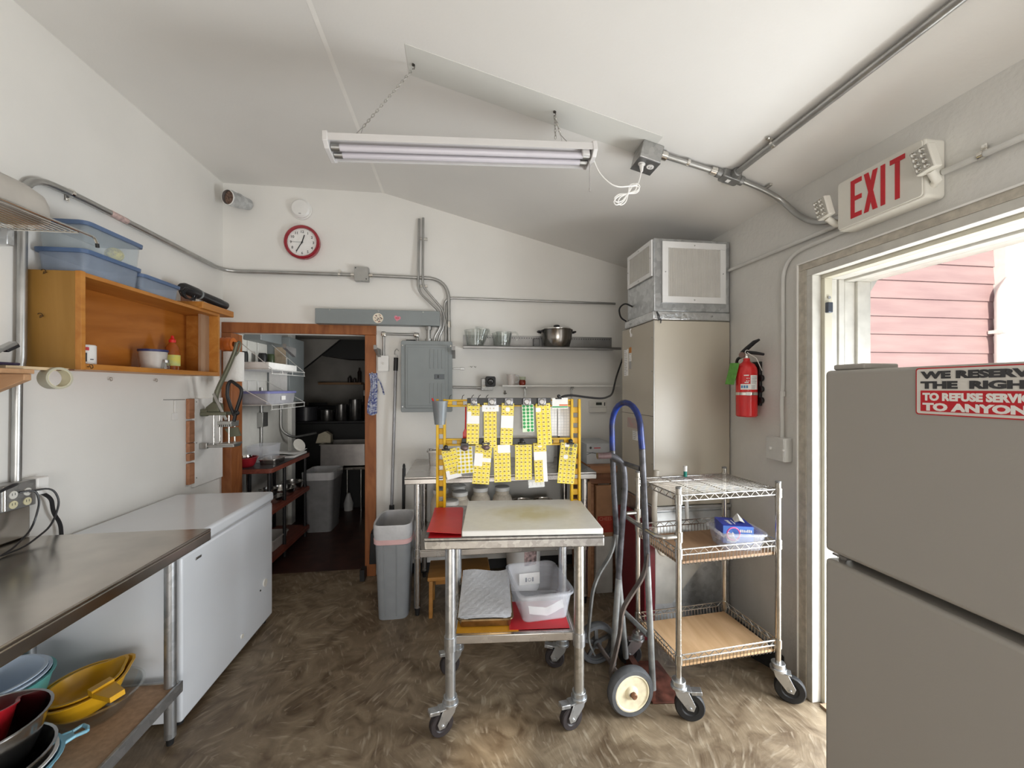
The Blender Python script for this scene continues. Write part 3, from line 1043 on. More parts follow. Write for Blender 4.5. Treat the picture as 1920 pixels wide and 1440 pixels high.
q.build('power_cord', BLACK, label='thick black cord dropping from the white box behind the freezer', cat='cord')
q = MB()
q.tube(rnd([(-1.672, 1.70, 1.07), (-1.63, 1.72, 1.095), (-1.60, 1.66, 1.10), (-1.62, 1.5, 1.02), (-1.66, 1.35, 0.864), (-1.6, 1.2, 0.861)], 0.05), 0.005, 8)
q.build('power_cord', BLACK, label='black cord arching over the top of the metal outlet box', cat='cord')

# ---- long conduit: up the left wall, along it, round the corner, to the junction box on the back wall
def strap(q, p, along, nrm, r, mi=0):
    """one-hole strap hugging a conduit of radius r at p"""
    a, n_ = Vector(along).normalized(), Vector(nrm).normalized()
    s_ = a.cross(n_)
    Ms = Matrix((a, s_, n_)).transposed().to_4x4()
    Ms.translation = Vector(p)
    q.tube([(-0.007, 0, 0), (0.007, 0, 0)], r + 0.003, 12, M=Ms)
    q.box(-0.007, 0.007, r * 0.6, r + 0.024, -r, -r + 0.003, M=Ms)
    q.cyl((0, r + 0.014, -r), (0, r + 0.014, -r + 0.008), 0.005, 8, M=Ms)


lc = thing('electrical_conduit', 'long grey conduit from the left wall round the corner to the back wall box', 'conduit', (-1.71, 1.805, 1.088))
q = MB()
path = rnd([(-1.712, 1.795, 1.088), (-1.712, 1.80, 1.50), (-1.708, 1.81, 1.56), (-1.708, 1.815, 2.305), (-1.708, 2.05, 2.318), (-1.708, 3.176, 2.312), (-0.79, 3.176, 2.318)], 0.12, 8)
q.tube(path, 0.0145, 12)
q.build('pipe', EMT, lc)
q = MB()
strap(q, (-1.708, 2.01, 2.318), (0, 1, 0), (1, 0, 0), 0.0145)
strap(q, (-0.90, 3.176, 2.318), (-1, 0, 0), (0, -1, 0), 0.0145)
q.build('straps', CHROME, lc)
MB().cyl((-1.708, 2.21, 2.3177), (-1.708, 2.31, 2.3172), 0.0152, 12).build('sticker', pm('pink_sticker', (0.55, 0.40, 0.37), 0.6, var=0.3, scale=60), lc)
MB().cyl((-0.815, 3.176, 2.318), (-0.79, 3.176, 2.318), 0.019, 12).build('coupling', CHROME, lc)

# ---- slatted post, white board, potato cutter
sl_ = thing('stacked_wood_strip', 'upright strip of reddish wood blocks at the edge of the white board', 'wood strip', (-1.72, 2.82, 0.802))
REDW = wood('reddish_block', (0.34, 0.15, 0.075), (0.46, 0.22, 0.12), 'y', 9, 0.6)
for z0, z1 in ((1.253, 1.382), (1.100, 1.240), (1.038, 1.096), (0.982, 1.030), (0.83, 0.966)):
    MB().box(-1.729, -1.708, 2.795, 2.848, z0, z1).build('block', REDW, sl_, 0.003)
wbd = thing('mounting_board', 'white mounting board on the left wall behind the potato cutter', 'board', (-1.72, 3.0, 0.80))
MB().box(-1.7295, -1.712, 2.852, 3.165, 0.803, 1.382).build('panel', WHITEP, wbd, 0.002)
for y, z in ((2.87, 1.36), (3.14, 1.36), (2.87, 1.09), (2.87, 0.86)):
    MB().cyl((-1.712, y, z), (-1.7095, y, z), 0.004, 8).build('screw', EMT, wbd)
OLIVE = pm('olive_grey_enamel', (0.16, 0.165, 0.115), 0.35, 0.2, var=0.1)
CAST = pm('cast_aluminium', (0.48, 0.48, 0.46), 0.38, 0.9, var=0.12, scale=20)
pc = thing('potato_cutter', 'wall mounted potato cutter with a long olive lever beside the doorway', 'cutter', (-1.63, 2.96, 1.05))
q = MB()
q.box(-1.711, -1.55, 2.90, 2.99, 1.268, 1.290).box(-1.7115, -1.67, 2.905, 2.93, 1.262, 1.31)
q.prism([(-1.70, 1.29), (-1.60, 1.29), (-1.605, 1.345), (-1.64, 1.36), (-1.68, 1.325)], -2.975, -2.915, Mxz)
q.build('top_plate', OLIVE, pc, 0.004)
q = MB()
q.box(-1.711, -1.50, 2.90, 2.99, 1.052, 1.072).box(-1.711, -1.665, 2.895, 2.92, 1.045, 1.085)
q.box(-1.60, -1.495, 2.885, 3.00, 1.066, 1.080)
q.build('bottom_plate', CAST, pc, 0.004)
q = MB()
for x, y in ((-1.63, 2.91), (-1.63, 2.98), (-1.535, 2.91), (-1.535, 2.98)):
    q.cyl((x, y, 1.072), (x, y, 1.268), 0.0058, 10)
q.build('guide_rods', CHROME, pc)
q = MB()
q.box(-1.60, -1.515, 2.895, 2.995, 1.205, 1.228)
for k in range(7):
    q.box(-1.597 + k * 0.0125, -1.590 + k * 0.0125, 2.897, 2.993, 1.190, 1.206)
q.build('pusher_block', CAST, pc, 0.002)
q = MB()
q.prism([(-1.578, 1.175), (-1.50, 1.185), (-1.478, 1.125), (-1.54, 1.118)], -2.955, -2.935, Mxz)
q.build('blade_guard', OLIVE, pc, 0.001)
q = MB()
lev = rnd([(-1.635, 2.945, 1.315), (-1.638, 2.945, 1.40), (-1.610, 2.945, 1.475), (-1.55, 2.945, 1.61), (-1.517, 2.945, 1.70), (-1.503, 2.945, 1.765)], 0.05)
q.tube(lev, [0.017 - 0.005 * i / len(lev) for i in range(len(lev))], 10)
q.build('lever', OLIVE, pc)
q = MB()
q.tube(rnd([(-1.505, 2.945, 1.735), (-1.492, 2.945, 1.775), (-1.478, 2.945, 1.755), (-1.492, 2.945, 1.70), (-1.515, 2.945, 1.67)], 0.012), 0.006, 8)
q.build('lever_loop', OLIVE, pc)
q = MB()
q.box(-0.009, 0.009, -0.004, 0.004, -0.098, 0.098, M=Matrix.Translation((-1.594, 2.915, 1.325)) @ Matrix.Rotation(R(-24), 4, 'Y'))
q.build('link_bar', CAST, pc, 0.002)
q = MB()
q.tube(rnd([(-1.512, 2.93, 1.265), (-1.537, 2.93, 1.327), (-1.557, 2.93, 1.40), (-1.553, 2.93, 1.472), (-1.536, 2.93, 1.504), (-1.465, 2.93, 1.448), (-1.47, 2.93, 1.40), (-1.50, 2.93, 1.30), (-1.515, 2.93, 1.225)], 0.022), 0.011, 10)
q.build('hand_grip', BLACK, pc)
q = MB()
q.ball((-1.488, 2.915, 1.283), 0.016, 14)
q.cyl((-1.515, 2.925, 1.28), (-1.49, 2.915, 1.283), 0.006, 8)
q.build('knob', BLACK, pc)

# paper towel and orange ring beside the door casing
to = thing('paper_towel_roll', 'white paper towel roll behind the olive lever of the potato cutter', 'paper towel', (-1.60, 3.06, 1.51))
q = MB()
q.lathe([(0.018, -0.105), (0.062, -0.105), (0.062, 0.105), (0.018, 0.105), (0.018, -0.105)], (-1.59, 3.075, 1.603), 30)
q.build('paper', pm('towel_paper', (0.83, 0.82, 0.80), 0.9, var=0.03, bump=0.3), to)
MB().cyl((-1.59, 3.075, 1.485), (-1.59, 3.075, 1.712), 0.012, 10).build('holder_rod', EMT, to)
q = MB()
q.lathe([(0.02, 0), (0.046, 0), (0.049, 0.012), (0.044, 0.028), (0.049, 0.034), (0.049, 0.058), (0.044, 0.066), (0.046, 0.078), (0.02, 0.078)], n=28, M=Matrix.Translation((-1.662, 3.06, 1.762)) @ Matrix.Rotation(R(90), 4, 'Y'))
q.build('orange_tape_roll', pm('orange_vinyl', (0.55, 0.14, 0.02), 0.45, var=0.08), label='orange ribbed roll above the paper towel beside the doorway', cat='tape')
hk = thing('wall_spatula_hook', 'small peg with a faint spatula hanging under the cabinet end', 'utensil', (-1.72, 2.69, 1.26))
q = MB()
q.cyl((-1.728, 2.60, 1.382), (-1.725, 2.78, 1.378), 0.0018, 6)
q.build('peg_wire', pm('peg_metal', (0.2, 0.18, 0.16), 0.4, 0.8), hk)
q = MB()
q.box(-1.728, -1.722, 2.686, 2.698, 1.30, 1.376).box(-1.728, -1.724, 2.668, 2.716, 1.255, 1.30)
q.build('spatula', WHITEP, hk, 0.004)
# ================================================================ BACK WALL
# ---- stub of pipe through the wall, high in the left corner
sp = thing('vent_pipe_stub', 'short foil wrapped pipe stub in the top left corner of the room', 'pipe', (-1.60, 3.12, 2.79))
Mp = Matrix.Translation((-1.56, 3.19, 2.82)) @ Matrix.Scale(1.15, 4) @ Matrix.Rotation(R(-20), 4, 'Z') @ Matrix.Rotation(R(98), 4, 'X')
q = MB()
q.lathe([(0.036, -0.01), (0.038, 0.06), (0.046, 0.062), (0.047, 0.135), (0.043, 0.137), (0.040, 0.06), (0.036, 0.0)], n=24, M=Mp)
q.build('foil_sleeve', GALV, sp)
q = MB()
q.lathe([(0.0425, 0.118), (0.040, 0.122), (0.030, 0.118), (0, 0.112)], n=20, M=Mp)
q.build('stuffing', pm('brown_stuffing', (0.20, 0.13, 0.10), 0.9, var=0.6, scale=90, bump=0.8), sp)
q = MB()
q.lathe([(0.0405, 0.105), (0.0455, 0.105), (0.0462, 0.139), (0.0425, 0.140)], n=24, M=Mp)
q.build('white_collar', WHITEP, sp)
MB().box(-0.012, 0.014, 0.044, 0.0485, 0.075, 0.1, M=Mp).build('sticker', PAPER, sp)

# ---- smoke detector
sm_ = thing('smoke_detector', 'round white smoke detector above the wall clock', 'smoke detector', (-1.18, 3.17, 2.73))
Ms = frame((-1.178, 3.1985, 2.802), (1, 0, 0), (0, 0, 1))
q = MB()
q.lathe([(0.075, 0), (0.076, 0.012), (0.070, 0.014), (0.070, 0.028), (0.058, 0.040), (0.03, 0.043), (0, 0.043)], n=36, M=Ms)
q.build('cover', WHITEP, sm_)
q = MB()
q.box(-0.008, 0.008, -0.046, -0.040, 0.040, 0.0435, M=Ms).box(0.036, 0.042, -0.004, 0.010, 0.037, 0.0405, M=Ms).cyl(Ms @ Vector((0.04, 0.028, 0.037)), Ms @ Vector((0.04, 0.028, 0.0405)), 0.003, 8)
q.build('vents', pm('detector_grey', (0.35, 0.35, 0.35), 0.5), sm_)

# ---- wall clock, a red rim, twenty-five to one
ck = thing('wall_clock', 'round red rimmed wall clock with white dial', 'clock', (-1.168, 3.17, 2.42))
Mc = frame((-1.168, 3.1985, 2.549), (1, 0, 0), (0, 0, 1))
q = MB()
q.lathe([(0.112, 0), (0.127, 0.006), (0.127, 0.034), (0.120, 0.042), (0.108, 0.040), (0.104, 0.026)], n=48, M=Mc)
q.build('rim', pm('dark_red_rim', (0.30, 0.010, 0.022), 0.22, var=0.06, coat=0.5), ck)
q = MB()
q.lathe([(0.106, 0.018), (0.106, 0.0235), (0, 0.0235)], n=48, M=Mc)
dial = q.build('dial', PAPER, ck)
q = MB()
for h in range(1, 13):
    a = R(90 - 30 * h)
    q.text(str(h), Mc @ Matrix.Translation((0.080 * math.cos(a), 0.080 * math.sin(a) - 0.0095, 0.0238)), 0.027, 0.0004, bold=0.0004, align='CENTER')
for k in range(60):
    a = R(6 * k)
    q.box(0.097, 0.1005 if k % 5 else 0.1035, -0.0005, 0.0005, 0.0238, 0.0242, M=Mc @ Matrix.Rotation(a, 4, 'Z'))
q.build('numerals', INK, dial)
for nm, ang, ln, wd, zz in (('hour_hand', 90 - 17.5, 0.058, 0.0036, 0.0262), ('minute_hand', 90 - 210, 0.080, 0.0028, 0.0272), ('second_hand', 180, 0.078, 0.0008, 0.0282)):
    MB().box(-0.012, ln, -wd, wd, zz, zz + 0.0008, M=Mc @ Matrix.Rotation(R(ang), 4, 'Z')).build(nm, BLACK, ck)
q = MB()
q.lathe([(0.005, 0.024), (0.005, 0.0295), (0, 0.0295)], n=14, M=Mc)
q.build('hub', BLACK, ck)
q = MB()
q.lathe([(0.1065, 0.0325), (0.1065, 0.0332), (0, 0.0332)], n=48, M=Mc)

# ---- junction box and conduits
jb = thing('junction_box', 'square grey junction box on the long wall conduit', 'junction box', (-0.735, 3.17, 2.27))
MB().box(-0.787, -0.683, 3.15, 3.1985, 2.268, 2.376).build('box', BOXM, jb, 0.004)
q = MB()
q.prism(rrect(-0.786, -0.684, 2.269, 2.375, 0.008), -3.1498, -3.146, Mxz)
cv = q.build('cover', EMT, jb, 0.001)
for x, z in ((-0.775, 2.364), (-0.697, 2.282)):
    MB().cyl((x, 3.1462, z), (x, 3.1435, z), 0.0045, 10).build('screw', BLACK, cv)
c1 = thing('electrical_conduit', 'conduit from the junction box bending down into the breaker panel', 'conduit', (-0.1, 3.17, 1.82))
q = MB()
q.tube(rnd([(-0.682, 3.176, 2.318), (-0.078, 3.176, 2.312), (-0.075, 3.176, 1.815)], 0.17, 10), 0.0135, 12)
q.build('pipe', EMT, c1)
MB().cyl((-0.682, 3.176, 2.318), (-0.655, 3.176, 2.318), 0.019, 12).build('coupling', CHROME, c1)
MB().cyl((-0.075, 3.176, 1.93), (-0.075, 3.176, 1.975), 0.018, 12).build('sleeve', CHROME, c1)
c2 = thing('electrical_conduit', 'left of the two slim conduits rising above the breaker panel', 'conduit', (-0.2, 3.15, 1.82))
q = MB()
q.tube(rnd([(-0.308, 3.185, 2.778), (-0.309, 3.146, 2.30), (-0.309, 3.15, 2.20), (-0.156, 3.145, 2.055), (-0.140, 3.145, 2.00), (-0.142, 3.145, 1.92), (-0.182, 3.15, 1.86), (-0.190, 3.15, 1.815)], 0.07, 6), 0.0088, 10)
q.build('pipe', EMT, c2)
c3 = thing('electrical_conduit', 'right of the two slim conduits rising above the breaker panel', 'conduit', (-0.15, 3.15, 1.82))
q = MB()
q.tube(rnd([(-0.275, 3.178, 2.785), (-0.276, 3.146, 2.32), (-0.276, 3.148, 2.24), (-0.130, 3.165, 2.075), (-0.113, 3.165, 2.02), (-0.116, 3.165, 1.93), (-0.150, 3.165, 1.86), (-0.157, 3.165, 1.815)], 0.07, 6), 0.0088, 10)
q.build('pipe', EMT, c3)
for par, x, z in ((c3, -0.276, 2.62), (c3, -0.275, 2.25)):
    q = MB()
    q.box(x - 0.040, x + 0.030, 3.170, 3.1985, z - 0.006, z + 0.006)
    q.box(x + 0.02, x + 0.034, 3.165, 3.1985, z - 0.008, z + 0.008)
    q.build('strap', CHROME, par, 0.002)
c4 = thing('electrical_conduit', 'thin conduit from the breaker panel running right to the furnace', 'conduit', (-0.1, 3.18, 1.82))
q = MB()
q.tube(rnd([(-0.100, 3.183, 1.815), (-0.100, 3.183, 1.96), (-0.112, 3.183, 2.02), (-0.112, 3.183, 2.165), (1.30, 3.183, 2.158)], 0.09, 8), 0.0095, 10)
q.build('pipe', EMT, c4)

# ---- wireway with two stickers
ww = thing('wireway', 'long grey metal wireway above the doorway and breaker panel', 'wireway', (-0.6, 3.15, 1.93))
MB().box(-1.055, -0.145, 3.112, 3.1985, 1.932, 2.044).build('trough', GREY, ww, 0.003)
for x in (-0.95, -0.60, -0.27):
    MB().cyl((x, 3.112, 2.034), (x, 3.108, 2.034), 0.006, 10).build('screw', EMT, ww)
q = MB()
Mk = frame((-0.604, 3.1115, 1.980), (1, 0, 0), (0, 0, 1))
q.lathe([(0.038, 0), (0.038, 0.0012), (0, 0.0012)], n=30, M=Mk)
sk = q.build('round_sticker', pm('sticker_cream', (0.80, 0.72, 0.60), 0.5, var=0.06), ww, label='round cream sticker with small dark marks')
q = MB()
random.seed(5)
for k in range(34):
    a, r_ = random.uniform(0, 6.28), 0.031 * math.sqrt(random.random())
    x, y = r_ * math.cos(a), r_ * math.sin(a)
    q.box(x - random.uniform(.002, .0045), x + random.uniform(.002, .0045), y - random.uniform(.001, .004), y + .002, 0.0013, 0.0017, k % 3 == 0, M=Mk)
q.build('sticker_print', [INK, pm('print_brown', (0.35, 0.08, 0.05), 0.6)], sk)
q = MB()
Mk = frame((-0.462, 3.1115, 1.982), (1, 0, 0), (0, 0, 1))
heart = []
for k in range(40):
    a = 2 * math.pi * k / 40
    heart.append((0.0018 * 16 * math.sin(a) ** 3 * 0.85, 0.0018 * (13 * math.cos(a) - 5 * math.cos(2 * a) - 2 * math.cos(3 * a) - math.cos(4 * a)) * 0.85))
q.prism(heart, 0, 0.0012, Mk @ Matrix.Rotation(R(-12), 4, 'Z'))
hs = q.build('heart_sticker', pm('pink_sticker_paper', (0.70, 0.25, 0.32), 0.5, var=0.06), ww, label='pink heart sticker')
q = MB()
for k in range(4):
    q.box(-0.013 + 0.007 * k, -0.009 + 0.007 * k, -0.004 + 0.002 * (k % 2), 0.007, 0.0013, 0.0017, M=Mk)
q.build('sticker_print', REDS, hs)
q = MB()
q.cyl((-0.232, 3.155, 1.815), (-0.232, 3.155, 1.931), 0.017, 14)
q.cyl((-0.232, 3.155, 1.815), (-0.232, 3.155, 1.835), 0.025, 8)
q.cyl((-0.232, 3.155, 1.905), (-0.232, 3.155, 1.930), 0.025, 8)
q.build('nipple', EMT, ww)

# ---- breaker panel
bp = thing('breaker_panel', 'large grey breaker panel on the back wall', 'electrical panel', (-0.24, 3.15, 1.268))
MB().box(-0.405, -0.075, 3.105, 3.1985, 1.285, 1.79).build('box', GREY, bp, 0.002)
q = MB()
q.prism(rrect(-0.434, -0.048, 1.268, 1.812, 0.012), -3.1045, -3.097, Mxz)
q.build('cover', GREY, bp, 0.003)
q = MB()
q.prism(rrect(-0.402, -0.080, 1.298, 1.782, 0.008), -3.0965, -3.088, Mxz)
dr_ = q.build('door', GREY, bp, 0.004)
q = MB()
q.prism(rrect(-0.385, -0.102, 1.318, 1.762, 0.006), -3.0875, -3.0845, Mxz)
for k in range(4):
    x = -0.215 + k * 0.030
    q.prism(rrect(x - 0.005, x + 0.005, 1.60, 1.745, 0.004), -3.0843, -3.0805, Mxz)
    q.prism(rrect(x - 0.005, x + 0.005, 1.335, 1.49, 0.004), -3.0843, -3.0805, Mxz)
q.build('ribs', GREY, dr_, 0.0015)
la = MB()
la.box(-0.184, -0.108, 3.079, 3.0842, 1.52, 1.557)
la = la.build('latch', pm('latch_grey', (0.12, 0.135, 0.15), 0.4), dr_, 0.003)
MB().box(-0.160, -0.150, 3.076, 3.0788, 1.528, 1.55).build('latch_slot', BLACK, la)
for x, z in ((-0.421, 1.775), (-0.061, 1.775), (-0.421, 1.31), (-0.392, 1.69), (-0.392, 1.37)):
    MB().cyl((x, 3.0968, z), (x, 3.0925, z), 0.0055, 10).build('screw', CHROME, bp)
MB().box(-0.40, -0.33, 3.13, 3.16, 1.8135, 1.824).build('mount_tab', BLACK, bp, 0.002)
q = MB()
q.box(-0.046, 0.03, 3.192, 3.1985, 1.600, 1.612).box(0.012, 0.045, 3.189, 3.1985, 1.597, 1.615)
q.build('strap_end', EMT, bp, 0.002)

# ---- light switch with its conduit
sw_ = thing('light_switch', 'white light switch box with conduit beside the doorway', 'switch', (-0.575, 3.17, 1.585))
MB().box(-0.612, -0.537, 3.158, 3.1985, 1.583, 1.700).build('box', WHITEP, sw_, 0.003)
q = MB()
q.prism(rrect(-0.614, -0.535, 1.581, 1.702, 0.006), -3.1578, -3.152, Mxz)
pl = q.build('plate', WHITEP, sw_, 0.002)
MB().box(-0.580, -0.570, 3.140, 3.1518, 1.634, 1.648).build('toggle', OFFW, pl, 0.002)
q = MB()
q.tube(rnd([(-0.575, 3.178, 1.701), (-0.575, 3.178, 1.870), (-0.325, 3.178, 1.868), (-0.318, 3.178, 1.815)], 0.02, 4), 0.0095, 10)
q.build('conduit', EMT, sw_)
q = MB()
q.box(-0.593, -0.555, 3.162, 3.194, 1.848, 1.888)
q.build('elbow', CHROME, sw_, 0.01, 3)
q = MB()
q.box(-0.350, -0.305, 3.160, 3.194, 1.846, 1.884)
q.build('elbow', CHROME, sw_, 0.012, 3)

# ---- mop and broom in the corner by the doorway, cloth on the jamb
dm = thing('dust_mop', 'grey handled dust mop hanging beside the breaker panel', 'mop', (-0.49, 3.13, 0.44))
MB().cyl((-0.507, 3.13, 0.55), (-0.480, 3.15, 1.62), 0.0115, 12).build('handle', pm('grey_handle', (0.30, 0.30, 0.31), 0.35, 0.3), dm)
MB().cyl((-0.481, 3.149, 1.585), (-0.478, 3.152, 1.685), 0.0165, 12).build('grip', BLACK, dm)
q = MB()
q.tube([(-0.477, 3.17, 1.685), (-0.468, 3.17, 1.70), (-0.478, 3.17, 1.715), (-0.492, 3.17, 1.712), (-0.49, 3.175, 1.74), (-0.475, 3.18, 1.757), (-0.462, 3.18, 1.74)], 0.003, 6)
q.build('hanging_loop', EMT, dm)
q = MB()
q.cyl((-0.508, 3.13, 0.50), (-0.506, 3.13, 0.56), 0.019, 12)
q.prism([(-0.66, 0.36), (-0.50, 0.34), (-0.485, 0.50), (-0.525, 0.51), (-0.60, 0.46)], -3.145, -3.115, Mxz)
q.build('head', BLACK, dm, 0.005)
q = MB()
q.prism([(-0.67, 0.12), (-0.49, 0.12), (-0.50, 0.335), (-0.66, 0.355)], -3.15, -3.112, Mxz)
q.build('bristles', BLACKRUB, dm, 0.004)
br = thing('broom', 'thin black broom handle standing beside the prep table', 'broom', (-0.42, 3.14, 0))
MB().cyl((-0.424, 3.14, 0.10), (-0.420, 3.16, 0.83), 0.0125, 10).build('handle', BLACK, br)
MB().lathe([(0.010, 0), (0.0105, 0.02), (0.006, 0.035), (0, 0.036)], (-0.420, 3.16, 0.83), 12).build('cap', BLACK, br)
MB().box(-0.48, -0.36, 3.11, 3.17, 0.0, 0.10).build('brush', BLACKRUB, br, 0.006)
cr_ = thing('blue_cloth', 'blue and white patterned cloth hanging on the right door jamb', 'cloth', (-0.65, 3.15, 1.26))
BLUEC = pm('blue_print_cloth', (0.012, 0.03, 0.22), 0.85, scale=75, col2=(0.55, 0.58, 0.66), detail=1.0)
q = MB()
q.sheet(lambda a, b: (-0.683 + 0.062 * a + 0.012 * math.sin(b * 5) * (1 - a), 3.168 - 0.012 * math.sin(a * math.pi) - 0.004 * math.sin(a * 18 + b * 3), 1.565 - 0.305 * b + 0.03 * (1 - (2 * a - 1) ** 2) * b * -0.6), 14, 16, 0.004)
q.build('hanging_part', BLUEC, cr_)
q = MB()
q.sheet(lambda a, b: (-0.630 + 0.055 * b + 0.012 * a, 3.160 - 0.004 * math.sin(a * 9), 1.53 - 0.02 * a - 0.13 * b * b + 0.02 * a * b), 5, 10, 0.004)
q.build('loose_end', BLUEC, cr_)
MB().cyl((-0.655, 3.18, 1.563), (-0.655, 3.14, 1.57), 0.004, 8).build('peg', EMT, cr_)

# ---- long steel wall shelf with glass jugs and a pot
SHM = pm('grey_shelf_metal', (0.32, 0.315, 0.31), 0.38, 0.75, var=0.1, scale=14)
sh = thing('steel_wall_shelf', 'long perforated steel shelf high on the back wall', 'shelf', (0.65, 3.1, 1.72))
q = MB()
q.box(0.034, 1.275, 3.0, 3.1985, 1.766, 1.772).box(0.034, 1.275, 3.0, 3.006, 1.752, 1.7715)
q.build('shelf_plate', SHM, sh, 0.001)
q = MB()
q.box(0.036, 1.272, 3.192, 3.1985, 1.7722, 1.876)
bpn = q.build('back_flange', SHM, sh)
q = MB()
for k in range(60):
    x = 0.07 + k * 0.02
    q.cyl((x, 3.192, 1.858), (x, 3.1905, 1.858), 0.0042, 6)
q.build('perforations', INK, bpn)
for x in (0.036, 0.60, 1.22):
    q = MB()
    q.prism([(-3.0, 1.752), (-3.1985, 1.752), (-3.1985, 1.705), (-3.17, 1.69), (-3.02, 1.74)], x, x + 0.004, frame((0, 0, 0), (0, -1, 0), (0, 0, 1)))
    q.prism([(-3.0, 1.765), (-3.01, 1.74), (-3.17, 1.69), (-3.17, 1.684), (-2.998, 1.735)], x - 0.010, x + 0.014, frame((0, 0, 0), (0, -1, 0), (0, 0, 1)))
    q.build('bracket', SHM, sh)
SHZ = 1.7723


def jug(label, x, y, r, h, ang, z=None, tilt=0):
    z = SHZ if z is None else z
    o = thing('measuring_jug', label, 'measuring jug', (x, y, z), 0, 'glass jugs on the steel shelf')
    M = Matrix.Translation((x, y, z)) @ Matrix.Rotation(R(tilt), 4, 'Y')
    q = MB()
    q.lathe([(0, 0), (r * 0.78, 0), (r * 0.82, 0.006), (r, h - 0.004), (r + 0.003, h), (r - 0.003, h), (r * 0.82 - 0.004, 0.009), (0, 0.006)], n=32, M=M)
    q.build('body', GLASS, o)
    q = MB()
    ca, sa = math.cos(R(ang)), math.sin(R(ang))
    P = [(r * 0.98, h * 0.92), (r + 0.030, h * 0.98), (r + 0.048, h * 0.80), (r + 0.050, h * 0.45), (r + 0.040, h * 0.22)]
    q.tube(rnd([M @ Vector((a * ca, a * sa, b)) for a, b in P], 0.02, 4), 0.0065, 8)
    q.build('handle', GLASS, o)
    return o


jug('leftmost glass jug of the steel shelf, big and wide', 0.125, 3.085, 0.082, 0.125, -35)
jug('small glass jug nested tilted in the leftmost big jug', 0.158, 3.065, 0.055, 0.10, -60, SHZ + 0.04, 14)
jug('shorter glass jug of the steel shelf with its handle to the front', 0.335, 3.09, 0.078, 0.105, -75)
jug('glass jug nested in the shorter jug with its handle to the right', 0.350, 3.085, 0.062, 0.088, -20, SHZ + 0.028, 0)
po = thing('stock_pot', 'brushed steel stock pot with lid on the steel wall shelf', 'pot', (0.77, 3.10, SHZ))
q = MB()
q.lathe([(0, 0), (0.092, 0), (0.100, 0.006), (0.118, 0.07), (0.125, 0.132), (0.129, 0.137), (0.125, 0.139), (0, 0.139)], (0.775, 3.095, SHZ), 44)
q.build('body', pm('satin_pot_steel', (0.34, 0.32, 0.30), 0.24, 1.0, var=0.05, scale=4), po)
q = MB()
q.lathe([(0.127, 0.1395), (0.128, 0.144), (0.10, 0.152), (0.03, 0.156), (0, 0.156)], (0.775, 3.095, SHZ), 44)
ld = q.build('lid', CHROME, po)
q = MB()
q.lathe([(0.008, 0), (0.008, 0.008), (0.024, 0.012), (0.026, 0.02), (0.018, 0.026), (0, 0.027)], (0.775, 3.095, SHZ + 0.1562), 20)
q.build('knob', BLACK, ld)
for s_ in (-1, 1):
    q = MB()
    q.tube(rnd([(0.775 + s_ * 0.118, 3.06, SHZ + 0.122), (0.775 + s_ * 0.150, 3.065, SHZ + 0.128), (0.775 + s_ * 0.152, 3.125, SHZ + 0.128), (0.775 + s_ * 0.118, 3.13, SHZ + 0.122)], 0.02, 4), 0.007, 8)
    q.build('handle', BLACK, po)
MB().box(0.60, 0.648, 3.15, 3.19, SHZ, SHZ + 0.08).build('small_tin', pm('dark_tin', (0.16, 0.16, 0.16), 0.4, 0.7), None, 0.004, label='small dark tin behind the stock pot on the steel shelf', cat='tin')

# ---- outlet with a black plug-in camera, its conduit; narrow white shelf
oc = thing('wall_outlet', 'metal outlet box with conduit right of the breaker panel', 'outlet', (0.22, 3.17, 1.43))
MB().box(0.178, 0.270, 3.155, 3.1985, 1.432, 1.528).build('box', BOXM, oc, 0.004)
MB().cyl((-0.046, 3.186, 1.458), (0.178, 3.186, 1.454), 0.0095, 10).build('conduit', EMT, oc)
MB().cyl((0.198, 3.1548, 1.462), (0.198, 3.151, 1.462), 0.014, 16).build('socket', OFFW, oc)
pg = thing('plug_in_camera', 'square black plug-in camera on the metal outlet box', 'camera', (0.25, 3.12, 1.478))
q = MB()
q.prism(rrect(0.208, 0.288, 1.462, 1.543, 0.014), -3.1545, -3.108, Mxz)
q.build('housing', BLACK, pg, 0.005, 3)
q = MB()
q.lathe([(0.024, 0), (0.026, 0.003), (0.022, 0.006), (0.013, 0.004), (0, 0.006)], n=26, M=frame((0.248, 3.108, 1.502), (1, 0, 0), (0, 0, 1)))
q.build('lens', pm('lens_black', (0.01, 0.01, 0.011), 0.12), pg)
ns = thing('narrow_wall_shelf', 'narrow white shelf below the long steel shelf', 'shelf', (0.8, 3.12, 1.43))
MB().box(0.338, 1.30, 3.09, 3.190, 1.463, 1.474).build('board', TRIMW, ns, 0.001)
for x in (0.535, 0.925):
    q = MB()
    q.box(x - 0.006, x + 0.006, 3.190, 3.1985, 1.22, 1.47).box(x - 0.005, x + 0.005, 3.11, 3.190, 1.448, 1.4626)
    for z in (1.44, 1.40):
        q.box(x - 0.012, x + 0.012, 3.187, 3.190, z - 0.004, z + 0.004)
    q.build('bracket', EMT, ns, 0.001)
mc = thing('measuring_cup', 'clear plastic measuring cup on the narrow white shelf', 'cup', (0.415, 3.14, 1.4745))
q = MB()
q.lathe([(0, 0), (0.030, 0), (0.036, 0.088), (0.034, 0.088), (0.028, 0.003), (0, 0.003)], (0.415, 3.14, 1.4745), 24)
q.build('body', pm('clear_pinkish_cup', (0.80, 0.74, 0.70), 0.15, alpha=0.4), mc)
q = MB()
q.tube(rnd([(0.447, 3.13, 1.552), (0.476, 3.13, 1.55), (0.474, 3.13, 1.50), (0.445, 3.13, 1.495)], 0.015), 0.004, 8)
q.build('handle', CLEAR, mc)
sj = thing('spice_jar', 'small jar of red spice with a green lid on the narrow shelf', 'jar', (0.505, 3.14, 1.4745))
